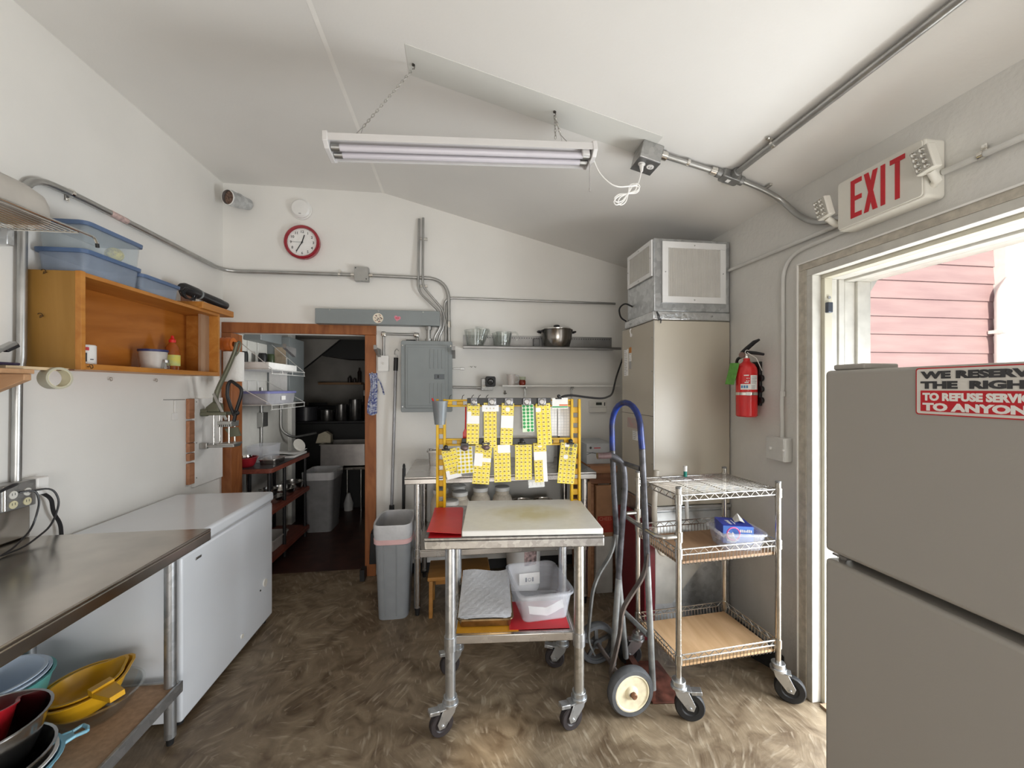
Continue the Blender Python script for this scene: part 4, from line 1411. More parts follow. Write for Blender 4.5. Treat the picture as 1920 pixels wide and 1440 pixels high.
MB().lathe([(0, 0), (0.024, 0), (0.027, 0.012), (0.027, 0.032), (0.022, 0.042), (0, 0.042)], (0.505, 3.14, 1.4745), 20).build('body', pm('red_brown_spice', (0.20, 0.025, 0.012), 0.2, var=0.3), sj)
MB().lathe([(0.0265, 0), (0.0275, 0.004), (0.0275, 0.024), (0, 0.026)], (0.505, 3.14, 1.517), 20).build('lid', pm('sage_green_lid', (0.42, 0.45, 0.33), 0.4), sj)
q = MB()
q.box(0.368, 0.375, 3.188, 3.1985, 1.40, 1.432).box(0.362, 0.385, 3.185, 3.1985, 1.405, 1.412)
q.build('key_hook', pm('dark_hook', (0.10, 0.09, 0.08), 0.4, 0.6), label='tiny dark hook on the wall under the narrow white shelf', cat='hook')
for x in (0.095, 0.125):
    q = MB()
    q.tube([(x, 3.198, 1.625), (x, 3.18, 1.622), (x + 0.008, 3.175, 1.615), (x + 0.012, 3.178, 1.624)], 0.002, 6)
    q.build('wall_hook', pm('dark_screw', (0.08, 0.075, 0.07), 0.4, 0.7), label='tiny screw hook right of the breaker panel', cat='hook', group='pair of tiny screw hooks by the panel')

# ---- thermostat
th_ = thing('thermostat', 'pale grey thermostat on the back wall beside the furnace', 'thermostat', (1.145, 3.18, 1.247))
MB().box(1.072, 1.222, 3.172, 3.1985, 1.248, 1.345).build('body', OFFW, th_, 0.005)
MB().box(1.128, 1.178, 3.1695, 3.1715, 1.310, 1.333).build('display', pm('dark_display', (0.05, 0.055, 0.05), 0.2), th_)
MB().box(1.198, 1.206, 3.168, 3.1715, 1.305, 1.333).build('button', INK, th_)
MB().box(1.074, 1.220, 3.170, 3.1718, 1.292, 1.294).build('seam', pm('seam_grey', (0.4, 0.4, 0.38), 0.5), th_)

# ---- black cable drooping from the furnace to the label rack
q = MB()
q.tube(rnd([(1.305, 3.02, 1.80), (1.29, 2.97, 1.73), (1.15, 2.80, 1.53), (1.02, 2.55, 1.405), (0.88, 2.35, 1.385), (0.76, 2.25, 1.395), (0.62, 2.15, 1.412), (0.545, 2.10, 1.405), (0.53, 2.085, 1.33), (0.535, 2.09, 1.12), (0.53, 2.085, 1.0)], 0.08, 6), 0.0065, 8)
q.build('black_cable', BLACK, label='black cable drooping from the furnace side to the yellow rack', cat='cable')

# ---- steel prep table along the back wall
pt = thing('steel_prep_table', 'stainless prep table against the back wall', 'table', (0.28, 2.85, 0))
q = MB()
q.box(-0.337, 0.912, 2.55, 3.175, 0.880, 0.893).box(-0.337, 0.912, 2.55, 2.562, 0.846, 0.879).box(-0.337, -0.325, 2.562, 3.175, 0.846, 0.879).box(0.900, 0.912, 2.562, 3.175, 0.846, 0.879)
q.build('tabletop', STEEL, pt, 0.004, 3)
for x in (-0.262, 0.845):
    for y in (2.60, 3.12):
        q = MB()
        q.cyl((x, y, 0.05), (x, y, 0.88), 0.0205, 16)
        lg = q.build('leg', STEEL, pt)
        MB().lathe([(0, 0), (0.012, 0), (0.015, 0.03), (0.02, 0.05)], (x, y, 0.0), 12).build('bullet_foot', BLACKRUB, lg)
        MB().cyl((x, y, 0.365), (x, y, 0.425), 0.0245, 16).build('collar', STEEL, lg)
q = MB()
q.box(-0.262, 0.845, 2.585, 3.14, 0.408, 0.418).box(-0.262, 0.845, 2.585, 2.597, 0.37, 0.408)
q.build('undershelf', STEEL, pt, 0.003)

LIDW = pm('white_jar_lid', (0.78, 0.77, 0.74), 0.4, var=0.03)
OATS = pm('cream_grain_fill', (0.62, 0.53, 0.41), 0.5, var=0.12, scale=70)
pj = None
JZ = 0.4185


def gjar(x, y, label, s=1.0):
    o = thing('grain_jar', label, 'jar', (x, y, JZ), 0, 'jars of grain under the prep table')
    q = MB()
    q.lathe([(0, 0), (0.070, 0), (0.075, 0.012), (0.075, 0.185), (0.066, 0.222), (0.052, 0.238), (0.052, 0.262), (0, 0.262)], (x, y, JZ), 30)
    q.build('grain', OATS, o)
    q = MB()
    q.lathe([(0.0765, 0.004), (0.0765, 0.188), (0.067, 0.226), (0.0535, 0.240), (0.0535, 0.264)], (x, y, JZ), 30)
    q.build('glass', pm('jar_glass', (0.85, 0.85, 0.82), 0.08, alpha=0.22), o)
    q = MB()
    q.lathe([(0.054, 0), (0.056, 0.002), (0.056, 0.026), (0.052, 0.029), (0, 0.029)], (x, y, JZ + 0.264), 30)
    q.build('lid', LIDW, o)
    return o


gjar(-0.055, 2.66, 'nearest grain jar under the prep table, beside the yellow rack post')
gjar(0.010, 2.88, 'grain jar just behind the nearest one under the prep table')
gjar(0.162, 2.98, 'middle one of the row of grain jars under the prep table')
gjar(0.326, 2.98, 'rightmost grain jar under the prep table, next to the steel cans')
gjar(0.0, 3.06, 'grain jar at the wall behind the front jars under the prep table')
gjar(-0.13, 2.96, 'leftmost grain jar under the prep table, behind the yellow rack post')
for x, lab in ((0.475, 'left of two big steel food cans under the prep table'), (0.636, 'right of two big steel food cans under the prep table')):
    o = thing('food_can', lab, 'can', (x, 2.97, JZ), 0, 'big steel cans under the prep table')
    q = MB()
    prof = [(0, 0), (0.078, 0), (0.078, 0.03)]
    for k in range(8):
        prof += [(0.0765, 0.035 + k * 0.015), (0.078, 0.0425 + k * 0.015)]
    prof += [(0.078, 0.176), (0.0795, 0.178)]
    q.lathe(prof, (x, 2.97, JZ), 36)
    q.build('body', BOXM, o)
    q = MB()
    q.lathe([(0.0795, 0.178), (0.0795, 0.182), (0.075, 0.182), (0.074, 0.176), (0.060, 0.176), (0.055, 0.178), (0, 0.178)], (x, 2.97, JZ), 36)
    q.build('lid', DSTEEL, o)

# on the prep table
PZ = 0.8935
mb_ = thing('steel_pan', 'small steel pan standing at the back left of the prep table', 'pan', (-0.12, 2.95, PZ))
q = MB()
tub(q, -0.13, 2.95, 0.085, 0.06, PZ, PZ + 0.11, 0.002, 0.9, 0.015, 0.012)
q.build('body', STEEL, mb_)
for i, (x, r_) in enumerate(((0.69, 0.075), (0.865, 0.085))):
    o = thing('plastic_bucket', ('left frosted white bucket behind the label rack', 'right frosted white bucket behind the label rack')[i], 'bucket', (x, 2.98, PZ))
    q = MB()
    q.lathe([(0, 0), (r_ * 0.82, 0), (r_, 0.15), (r_ + 0.006, 0.152), (r_ + 0.006, 0.162), (r_ - 0.004, 0.162), (r_ * 0.8, 0.004), (0, 0.004)], (x - 0.03, 2.98, PZ), 28)
    q.build('body', pm('frosted_white', (0.74, 0.74, 0.72), 0.4, alpha=0.85), o)

# right of the prep table: wooden bench with a carton, boxes under it
bn = thing('wooden_bench', 'wooden bench between the prep table and the furnace', 'bench', (1.03, 2.9, 0))
BW = wood('bench_wood', (0.27, 0.125, 0.06), (0.42, 0.22, 0.12), 'x', 8, 0.6)
MB().box(0.925, 1.128, 2.72, 3.17, 0.845, 0.895).build('top', BW, bn, 0.004)
MB().box(0.925, 1.128, 2.74, 2.775, 0.765, 0.8445).build('apron', wood('bench_apron', (0.17, 0.07, 0.035), (0.28, 0.13, 0.07), 'x', 8, 0.6), bn, 0.002)
for x in (0.94, 1.108):
    for y in (2.757, 3.14):
        MB().box(x - 0.02, x + 0.02, y - 0.02, y + 0.02, 0, 0.7645).build('leg', BW, bn, 0.003)
ct = thing('appliance_carton', 'pale grey appliance carton standing on the wooden bench', 'box', (1.02, 2.95, 0.8955))
MB().box(0.925, 1.130, 2.80, 3.12, 0.8955, 1.045).build('carton', pm('pale_grey_card', (0.46, 0.48, 0.50), 0.5, var=0.06), ct, 0.003)
q = MB()
q.lathe([(0.009, 0), (0.009, 0.001), (0, 0.001)], n=14, M=frame((0.955, 2.7995, 1.015), (1, 0, 0), (0, 0, 1)))
q.tube([(0.926, 2.7985, 0.965), (0.97, 2.7985, 0.982), (1.02, 2.7985, 0.972), (1.128, 2.7985, 0.985)], 0.0015, 5)
q.tube([(0.926, 2.7985, 0.985), (1.0, 2.7985, 0.97), (1.06, 2.7985, 0.955), (1.128, 2.7985, 0.935)], 0.0015, 5)
q.build('printed_lines', INK, ct)
MB().box(0.98, 1.03, 2.7975, 2.7995, 1.010, 1.016).build('printed_name', REDS, ct)
cd = thing('cheese_carton', 'brown carton printed CHEES in red, under the wooden bench', 'box', (1.03, 2.95, 0.40))
KRAFT = pm('brown_kraft_card', (0.40, 0.215, 0.115), 0.7, var=0.12, scale=16)
MB().box(0.962, 1.085, 2.70, 2.735, 0.40, 0.76).build('carton', KRAFT, cd, 0.003)
MB().box(0.972, 1.084, 2.6975, 2.6995, 0.43, 0.545).build('red_panel', pm('red_card_print', (0.40, 0.045, 0.025), 0.6, var=0.15, scale=30), cd)
q = MB()
q.text('CHEES', frame((0.982, 2.6970, 0.515), (1, 0, 0), (0, 0, 1)), 0.034, 0.0006, bold=0.0003, sx=0.95)
q.build('lettering', pm('faded_red_print', (0.60, 0.20, 0.13), 0.6), cd)
MB().box(0.962, 1.085, 2.70, 2.74, 0.0, 0.3995).build('lower_carton', pm('off_white_card', (0.60, 0.58, 0.54), 0.7), None, 0.003, label='off-white box under the brown CHEES carton', cat='box')
MB().box(0.877, 0.912, 2.66, 2.70, 0.0, 0.80).build('wooden_post', wood('post_wood', (0.30, 0.155, 0.075), (0.46, 0.26, 0.14), 'z', 8, 0.6), None, 0.003, label='upright wooden board at the right end of the prep table', cat='board')

# under the prep table: bucket and step stool
bk = thing('plastic_pail', 'white pail with printed label on the floor under the prep table', 'pail', (0.47, 2.86, 0))
q = MB()
q.lathe([(0, 0), (0.115, 0), (0.13, 0.33), (0.138, 0.335), (0.138, 0.35), (0, 0.35)], (0.47, 2.88, 0), 32)
q.build('body', WHITEP, bk)
q = MB()
vs, fs = [], []
for k in range(9):
    a = R(-96 + 5.5 * k)
    for z in (0.20, 0.30):
        r_ = 0.1165 + 0.0155 * z / 0.35 + 0.001
        vs.append((0.47 + r_ * math.cos(a), 2.88 + r_ * math.sin(a), z))
q.add(vs, [(2 * k, 2 * k + 2, 2 * k + 3, 2 * k + 1) for k in range(8)])
q.build('label_print', pm('pail_print', (0.07, 0.05, 0.05), 0.5, scale=40, col2=(0.7, 0.5, 0.48)), bk)
ss = thing('step_stool', 'small orange brown wooden step stool under the prep table', 'stool', (0.0, 2.68, 0))
STW = wood('stool_wood', (0.33, 0.145, 0.028), (0.44, 0.21, 0.055), 'x', 7, 0.4)
MB().box(-0.195, 0.205, 2.545, 2.81, 0.232, 0.256).build('seat', STW, ss, 0.006, 3)
for x in (-0.165, 0.175):
    q = MB()
    s_ = 1 if x > 0 else -1
    q.prism([(-2.565, 0.2315), (-2.79, 0.2315), (-2.81, 0), (-2.765, 0), (-2.74, 0.12), (-2.69, 0.165), (-2.665, 0.165), (-2.615, 0.12), (-2.59, 0), (-2.545, 0)], x - 0.012, x + 0.012, frame((0, 0, 0), (0, -1, 0), (0, 0, 1)))
    q.build('side_leg', STW, ss, 0.003)
MB().box(-0.15, 0.16, 2.63, 2.65, 0.17, 0.2315).build('rail', STW, ss, 0.002)

# ---- grey trash can with liner
tc_ = thing('trash_can', 'tall grey trash can with white liner beside the prep table leg', 'trash can', (-0.412, 2.70, 0))
CANG = pm('grey_can_plastic', (0.25, 0.265, 0.28), 0.38, var=0.05)
q = MB()
cx_, cy_ = -0.412, 2.70


def canring(hx, hy, z, rf):
    out = []
    for k in range(28):
        a = 2 * math.pi * k / 28
        c, s_ = math.cos(a), math.sin(a)
        x = hx * math.copysign(abs(c) ** 0.35, c)
        y = hy * math.copysign(abs(s_) ** 0.45, s_)
        if s_ > 0:
            y = hy * rf * math.copysign(abs(s_) ** 0.8, s_)
        out.append((cx_ + x, cy_ + y, z))
    return out


loft(q, [canring(0.094, 0.132, 0.0, 1), canring(0.112, 0.158, 0.48, 1), canring(0.116, 0.162, 0.48, 1), canring(0.118, 0.164, 0.590, 1), canring(0.113, 0.159, 0.590, 1), canring(0.090, 0.127, 0.02, 1)])
q.build('body', CANG, tc_)
q = MB()
for x in (-0.045, 0.028):
    q.tube([(cx_ + x * 0.95, cy_ - 0.1325, 0.02), (cx_ + x * 1.08, cy_ - 0.157, 0.47)], 0.0035, 6)
q.build('body_ribs', CANG, tc_)
LIN = pm('white_liner_film', (0.80, 0.80, 0.82), 0.25, var=0.06, alpha=0.62, bump=0.5, bscale=22)
q = MB()
loft(q, [canring(0.1155, 0.1605, 0.485, 1), canring(0.1225, 0.168, 0.54, 1), canring(0.123, 0.169, 0.592, 1), canring(0.1205, 0.1665, 0.601, 1), canring(0.110, 0.156, 0.597, 1), canring(0.102, 0.145, 0.35, 1), canring(0.084, 0.12, 0.10, 1)], cap0=False)
ln = q.build('liner', LIN, tc_)
q = MB()
loft(q, [canring(0.1175, 0.1625, 0.478, 1), canring(0.121, 0.1665, 0.481, 1), canring(0.1215, 0.167, 0.508, 1), canring(0.1185, 0.1635, 0.510, 1)], cap0=False, cap1=False)
q.build('drawstring_band', pm('pink_drawstring', (0.78, 0.50, 0.50), 0.35, var=0.06, alpha=0.85), ln)
# ================================================================ CENTRE: rolling table with label rack
MT = Matrix.Translation((0.2325, 1.6315, 0)) @ Matrix.Rotation(R(-4.5), 4, 'Z')   # x along the front edge, y to the back


def T(p):
    return tuple(MT @ Vector(p))


RUST = galv('worn_galvanised_leg', (0.40, 0.38, 0.34), (0.56, 0.54, 0.50), 0.38, 55)
TYRE = pm('dark_rubber_tyre', (0.032, 0.026, 0.027), 0.5, var=0.25)


def caster(par, M, x, y, r, top, ang, brake=True, mat=None, tyre=None, off=0.04):
    """swivel caster under a post at (x, y); the fork trails towards ang degrees"""
    m = M @ Matrix.Translation((x, y, 0)) @ Matrix.Rotation(R(ang), 4, 'Z')
    mat = mat or GALV
    q = MB()
    q.cyl((0, 0, top - 0.022), (0, 0, top), 0.029, 18)
    q.cyl((0, 0, top - 0.034), (0, 0, top - 0.022), 0.034, 18)
    for s_ in (-1, 1):
        q.prism([(-0.020, top - 0.034), (0.036, top - 0.034), (off + 0.022, r + 0.012), (off + 0.014, r - 0.012), (off - 0.010, r - 0.010), (-0.012, top - 0.06)], s_ * 0.0195 - 0.0015, s_ * 0.0195 + 0.0015, frame((0, 0, 0), (1, 0, 0), (0, 0, 1)))
    q.box(-0.018, 0.050, -0.021, 0.021, top - 0.040, top - 0.034)
    q.cyl((off, -0.025, r), (off, 0.025, r), 0.006, 10)
    fk = q.tf(m).build('caster_fork', mat, par, 0.001)
    q = MB()
    Mw = Matrix.Translation((off, 0, r)) @ Matrix.Rotation(R(90), 4, 'X')
    q.lathe([(0, -0.011), (r * 0.50, -0.011), (r * 0.58, -0.015), (r * 0.92, -0.015), (r, -0.010), (r, 0.010), (r * 0.92, 0.015), (r * 0.58, 0.015), (r * 0.50, 0.011), (0, 0.011)], n=32, M=Mw)
    q.tf(m).build('wheel', tyre or TYRE, fk)
    if brake:
        q = MB()
        q.prism([(0.048, top - 0.036), (0.092, top - 0.030), (0.094, top - 0.046), (0.050, top - 0.052)], -0.017, 0.017, frame((0, 0, 0), (1, 0, 0), (0, 0, 1)))
        q.tf(m).build('brake_tab', mat, fk, 0.002)
    return fk


rt = thing('rolling_worktable', 'steel rolling table with lower shelf and black casters in the middle', 'table', T((0, 0.22, 0)))
q = MB()
q.box(-0.375, 0.375, 0, 0.455, 0.822, 0.834).box(-0.375, 0.375, 0, 0.012, 0.786, 0.8219).box(-0.375, 0.375, 0.443, 0.455, 0.786, 0.8219).box(-0.375, -0.363, 0.012, 0.443, 0.786, 0.8219).box(0.363, 0.375, 0.012, 0.443, 0.786, 0.8219)
q.tf(MT).build('tabletop', galv('scuffed_apron_steel', (0.24, 0.23, 0.22), (0.40, 0.39, 0.375), 0.33, 60), rt, 0.004, 3)
q = MB()
q.box(-0.262, 0.262, 0.07, 0.41, 0.386, 0.394).box(-0.262, 0.262, 0.055, 0.07, 0.360, 0.396).box(-0.262, 0.262, 0.405, 0.418, 0.360, 0.396)
q.box(-0.268, -0.255, 0.06, 0.415, 0.360, 0.396).box(0.255, 0.268, 0.06, 0.415, 0.360, 0.396)
q.tf(MT).build('undershelf', STEEL, rt, 0.003)
for i, (x, y, a) in enumerate(((-0.272, 0.048, 205), (0.278, 0.048, 200), (-0.272, 0.405, 200), (0.272, 0.405, 170))):
    q = MB()
    q.cyl((x, y, 0.135), (x, y, 0.822), 0.0215, 18)
    lg = q.tf(MT).build('leg', RUST if i == 1 else GALV, rt)
    MB().cyl((x, y, 0.345), (x, y, 0.402), 0.026, 18).tf(MT).build('collar', GALV, lg)
    caster(lg, MT, x, y, 0.05, 0.150, a)

# cutting board and red mats
q = MB()
q.box(-0.221, 0.372, 0.004, 0.45, 0.836, 0.860)
CUT = pm('stained_white_board', (0.78, 0.775, 0.74), 0.42, var=0.03, scale=30)


def stain(m, cx, cy, sx, sy):
    """yellow-green food stain worn into the board's middle: two long smears in the board's own coordinates"""
    t = m.node_tree
    L = t.links.new
    p = t.nodes['Principled BSDF']
    base = p.inputs['Base Color'].links[0].from_socket
    tc = t.nodes.new('ShaderNodeTexCoord')
    mp = t.nodes.new('ShaderNodeMapping')
    mp.inputs['Rotation'].default_value = (0, 0, R(4.5))
    mp.inputs['Scale'].default_value = (1 / sx, 1 / sy, 0.0)
    nz = t.nodes.new('ShaderNodeTexNoise')
    nz.inputs['Scale'].default_value = 9
    nz.inputs['Detail'].default_value = 8
    ad = t.nodes.new('ShaderNodeMix')
    ad.data_type = 'RGBA'
    ad.blend_type = 'ADD'
    ad.inputs['Factor'].default_value = 0.55
    gr = t.nodes.new('ShaderNodeTexGradient')
    gr.gradient_type = 'SPHERICAL'
    L(tc.outputs['Object'], mp.inputs['Vector'])
    L(tc.outputs['Object'], nz.inputs['Vector'])
    L(mp.outputs['Vector'], gr.inputs['Vector'])
    mu = t.nodes.new('ShaderNodeMath')
    mu.operation = 'MULTIPLY'
    L(gr.outputs['Fac'], mu.inputs[0])
    L(nz.outputs['Fac'], mu.inputs[1])
    cr = t.nodes.new('ShaderNodeValToRGB')
    cr.color_ramp.elements[0].position, cr.color_ramp.elements[1].position = 0.10, 0.42
    cr.color_ramp.elements[0].color, cr.color_ramp.elements[1].color = (0, 0, 0, 1), (0.8, 0.8, 0.8, 1)
    L(mu.outputs[0], cr.inputs['Fac'])
    mx = t.nodes.new('ShaderNodeMix')
    mx.data_type = 'RGBA'
    mx.inputs['B'].default_value = (0.56, 0.50, 0.26, 1)
    L(cr.outputs['Color'], mx.inputs['Factor'])
    L(base, mx.inputs['A'])
    L(mx.outputs['Result'], p.inputs['Base Color'])
    return m


q.tf(MT).build('cutting_board', stain(CUT, 0, 0, 0.27, 0.19), None, 0.004, 3, label='thick white cutting board with yellow stains on the rolling table', cat='cutting board')
MATR = pm('red_mat_plastic', (0.58, 0.018, 0.028), 0.42, var=0.05)
q = MB()
q.sheet(lambda a, b: (-0.366 + 0.142 * a - 0.022 * b, 0.012 + 0.405 * b, 0.8352 + 0.022 * max(0, 1 - b * 1.6) * (1 - 0.5 * a) + 0.0), 8, 12, 0.0015)
q.tf(MT).build('red_cutting_mat', MATR, None, label='thin red cutting mat curling up beside the white board', cat='cutting mat')
q = MB()
q.sheet(lambda a, b: (-0.358 + 0.135 * a - 0.018 * b, 0.006 + 0.40 * b, 0.8343 + 0.0), 6, 8, 0.0006)
q.tf(MT).build('red_cutting_mat', MATR, None, label='lower red cutting mat lying flat on the tabletop under the curled one', cat='cutting mat')
q = MB()
q.box(-0.02, 0.245, 0.085, 0.31, 0.3964, 0.3984)
q.tf(MT).build('red_cutting_mat', MATR, None, label='red cutting mat on the lower shelf under the clear bin', cat='cutting mat')
q = MB()
q.box(-0.25, 0.02, 0.078, 0.30, 0.3942, 0.3960)
q.tf(MT).build('yellow_cutting_mat', pm('orange_yellow_mat', (0.66, 0.30, 0.02), 0.42), None, label='orange yellow mat on the lower shelf under the baking tray', cat='cutting mat')

# baking tray with a stack of parchment
by = thing('baking_tray', 'tarnished baking tray full of crumpled parchment on the lower shelf', 'tray', T((-0.13, 0.27, 0.3975)))
q = MB()
tub(q, -0.125, 0.262, 0.118, 0.155, 0.3988, 0.438, 0.002, 0.95, 0.018, 0.007)
q.tf(MT).build('tray', pm('tarnished_tray_metal', (0.34, 0.24, 0.13), 0.3, 0.95, var=0.35, scale=18), by)
random.seed(3)
for k in range(4):
    q = MB()
    dx, dy = random.uniform(-.006, .006), random.uniform(-.008, .008)
    q.sheet(lambda a, b: (-0.240 + dx + 0.232 * a, 0.112 + dy + 0.335 * b, 0.436 + 0.004 * k + 0.040 * b ** 1.6 + 0.010 * b * math.sin(a * 4.4 + 0.6) + 0.016 * a ** 4 * b - 0.010 * (2 * a - 1) ** 2 * (1 - b) + 0.0008 * math.sin(a * 37 + k) * math.sin(b * 41) + 0.0006 * math.sin(a * 90 + b * 60 + k * 2)), 34, 40, 0.0008)
    q.tf(MT).build('parchment_sheet', pm('crumpled_parchment', (0.80, 0.81, 0.84), 0.95, var=0.06, scale=60, bump=0.25, bscale=90), None, label='crumpled parchment sheet in the baking tray, %s' % ('lowest of the pile', 'second from the bottom', 'second from the top', 'topmost of the pile')[k], cat='parchment', group='parchment sheets in the baking tray')
# clear bin
cbn = thing('clear_storage_bin', 'open clear plastic bin with a paper label on the lower shelf', 'storage bin', T((0.13, 0.28, 0.3985)))
MBN = MT @ Matrix.Translation((0.128, 0.285, 0)) @ Matrix.Rotation(R(9), 4, 'Z')
q = MB()
tub(q, 0, 0, 0.122, 0.165, 0.399, 0.528, 0.0025, 0.86, 0.035, 0.011)
q.tf(MBN).build('body', CLEAR, cbn)
q = MB()
q.box(-0.06, 0.05, 0.140, 0.1405, 0.425, 0.485)
lb = q.tf(MBN).build('paper_label', PAPER, cbn)
q = MB()
Ml = MBN @ frame((-0.005, 0.1395, 0.44), (1, 0, 0), (0, 0, 1))
q.tube([Ml @ Vector(p) for p in circle((0, 0.010, 0.0), 0.008, 'z', 14)], 0.0012, 5, closed=True)
for s_ in (-1, 1):
    q.box(s_ * 0.018 - 0.004, s_ * 0.018 + 0.004, 0.0, 0.022, -0.0004, 0.0008, M=Ml)
q.build('label_print', pm('grey_print', (0.35, 0.36, 0.40), 0.6), lb)
q = MB()
q.sheet(lambda a, b: (-0.075 + 0.165 * a, -0.128 + 0.02 * b - 0.002 * math.sin(a * 12), 0.428 - 0.024 * (1 - abs(2 * a - 1)) + 0.026 * b + 0.012 * a), 16, 5, 0.001)
q.tf(MBN).build('paper_towel_sheet', PAPER, None, label='folded white paper towel lying inside the clear bin', cat='paper')

# yellow slotted rack
yr = thing('label_rack', 'yellow slotted steel rack standing on the rolling table', 'rack', T((0, 0.43, 0.8345)))
YST = pm('yellow_rack_paint', (0.66, 0.40, 0.010), 0.35, var=0.07, scale=25)
for x0, x1 in ((-0.382, -0.333), (0.318, 0.371)):
    q = MB()
    q.box(x0, x0 + 0.013, 0.415, 0.445, 0.8345, 1.394).box(x1 - 0.013, x1, 0.415, 0.445, 0.8345, 1.394)
    z = 0.8345
    while z < 1.37:
        q.box(x0 + 0.0131, x1 - 0.0131, 0.428, 0.438, z, min(z + 0.030, 1.394))
        z += 0.054
    q.tf(MT).build('upright', YST, yr, 0.002)
for z0, z1 in ((1.354, 1.392), (1.152, 1.190)):
    q = MB()
    q.box(-0.3325, 0.3175, 0.418, 0.442, z0, z0 + 0.009).box(-0.3325, 0.3175, 0.418, 0.442, z1 - 0.009, z1)
    x = -0.3325
    while x < 0.30:
        q.box(x, min(x + 0.032, 0.3175), 0.428, 0.438, z0 + 0.0091, z1 - 0.0091)
        x += 0.056
    q.tf(MT).build('rail', YST, yr, 0.002)
for x0, x1, z0, z1 in ((-0.222, 0.212, 1.364, 1.400), (-0.250, 0.145, 1.158, 1.192)):
    MB().box(x0, x1, 0.405, 0.4175, z0, z1).tf(MT).build('magnet_bar', BLACK, yr, 0.002)

# label sheets
YB_ = pm('yellow_label_sheet', (0.86, 0.70, 0.05), 0.5, var=0.06, scale=60)
YD_ = pm('pale_yellow_label', (0.84, 0.72, 0.30), 0.5, var=0.04)
YI_ = pm('olive_label_print', (0.36, 0.25, 0.012), 0.6, var=0.2)
GRN = pm('green_round_label', (0.015, 0.30, 0.07), 0.5, var=0.06)
GPL = pm('pale_green_sheet', (0.72, 0.82, 0.62), 0.5, var=0.03)
WSH = pm('white_label_sheet', (0.74, 0.75, 0.76), 0.45, var=0.04)
WDT = pm('white_round_label', (0.86, 0.86, 0.86), 0.5, var=0.02)
DGR = pm('dark_grey_round_label', (0.14, 0.16, 0.19), 0.5, var=0.1)


def labels(label, x0, x1, zt, zb, ly, cols, rows, tilt=0, blank=(), mats=None, curl=0.010, strip=None, seed=1, group='label sheets hanging on the yellow rack', print_=True, gap=0.0, odd=None):
    """a backing sheet with round labels; blank: (row0, row1, col0, col1) areas already used up"""
    mats = mats or (YB_, YD_, YI_, WDT)
    rr = random.Random(seed)
    W, Hh = x1 - x0, zt - zb
    q = MB()
    nz_ = 14
    q.sheet(lambda a, b: (-W / 2 + W * a, 0, -Hh * b), 6, nz_, 0.0004, 0)
    cw, rh = W / cols, (Hh - gap) / rows
    rad = min(cw, rh) * 0.43

    def isb(r, c):
        return any(b[0] <= r <= b[1] and b[2] <= c <= b[3] for b in blank)
    for r in range(rows):
        for c in range(cols):
            x, z = -W / 2 + cw * (c + 0.5), -gap - rh * (r + 0.5)
            if isb(r, c):
                q.box(x - cw / 2, x + cw / 2, -0.0011, -0.0005, z - rh / 2, z + rh / 2, 3)
                continue
            mi = 1 if not (odd and odd(r, c)) else 4
            k = 9
            vs = [(x + rad * math.cos(6.2832 * i / k), -0.0012, z + rad * math.sin(6.2832 * i / k)) for i in range(k)]
            q.add(vs, [tuple(range(k))], mi)
            if print_:
                for dx in (-0.25, 0.22):
                    w_, h_ = rad * rr.uniform(0.25, 0.42), rad * rr.uniform(0.28, 0.42)
                    q.add([(x + rad * dx - w_, -0.0016, z - h_), (x + rad * dx + w_, -0.0016, z - h_), (x + rad * dx + w_ * 0.7, -0.0016, z + h_), (x + rad * dx - w_, -0.0016, z + h_ * 0.8)], [(0, 1, 2, 3)], 2)
    if strip:
        q.box(-W / 2 - 0.008, W / 2 + 0.012, -0.0030, -0.0024, -0.045, -0.012, 3)
        for i, ch in enumerate(strip):
            q.text(ch, frame((-W / 2 + 0.012 + i * 0.018, -0.0032, -0.033), (1, 0, 0), (0, 0, 1)), 0.012, 0.0002, 2)
    ph = rr.uniform(0, 6)
    out = []
    for x, y, z in q.v:
        b = -z / Hh
        out.append((x, y - curl * b * b + 0.0025 * math.sin(b * 7 + ph) + curl * 0.5 * (x / W) * b, z + 0.0))
    q.v = out
    q.tf(MT @ Matrix.Translation(((x0 + x1) / 2, ly, zt)) @ Matrix.Rotation(R(tilt), 4, 'Y'))
    ms = list(mats) + ([DGR] if len(mats) == 4 else [])
    return q.build('label_sheet', ms, None, label=label, cat='label sheet', group=group, smooth=60)


labels('leftmost yellow label sheet on the top bar, torn white in its middle', -0.219, -0.157, 1.372, 1.165, 0.3955, 3, 10, 1.5, ((2, 2, 0, 0), (3, 4, 0, 2)), seed=2)
labels('yellow label sheet with a white lettered strip at its top, second on the top bar', -0.137, -0.072, 1.376, 1.148, 0.395, 3, 11, -0.5, (), strip='RRK', seed=3)
labels('yellow label sheet hung in the middle of the top bar, white gap below three rows', -0.044, 0.019, 1.373, 1.161, 0.395, 3, 10, 2.5, ((3, 5, 0, 2), (1, 1, 1, 1)), seed=4)
labels('sheet of round green labels on the top bar', 0.059, 0.119, 1.367, 1.226, 0.395, 3, 8, -1.5, ((7, 7, 0, 0), (6, 6, 0, -1)), (GPL, GRN, pm('green_print', (0.05, 0.38, 0.12), 0.5), GPL), seed=5)
labels('long yellow label sheet hung rightmost on the top bar', 0.130, 0.205, 1.372, 1.157, 0.395, 3, 10, -2.5, ((1, 1, 0, 0),), seed=6)
labels('white sheet of round labels behind the long yellow sheet at the right', 0.205, 0.250, 1.350, 1.198, 0.447, 3, 10, 0, (), (WSH, WDT, WSH, WDT), 0.003, seed=7, print_=False)
labels('white sheet of round labels beside the right yellow upright', 0.254, 0.317, 1.350, 1.196, 0.447, 4, 10, 0, (), (WSH, WDT, WSH, WDT), 0.003, seed=8, print_=False)
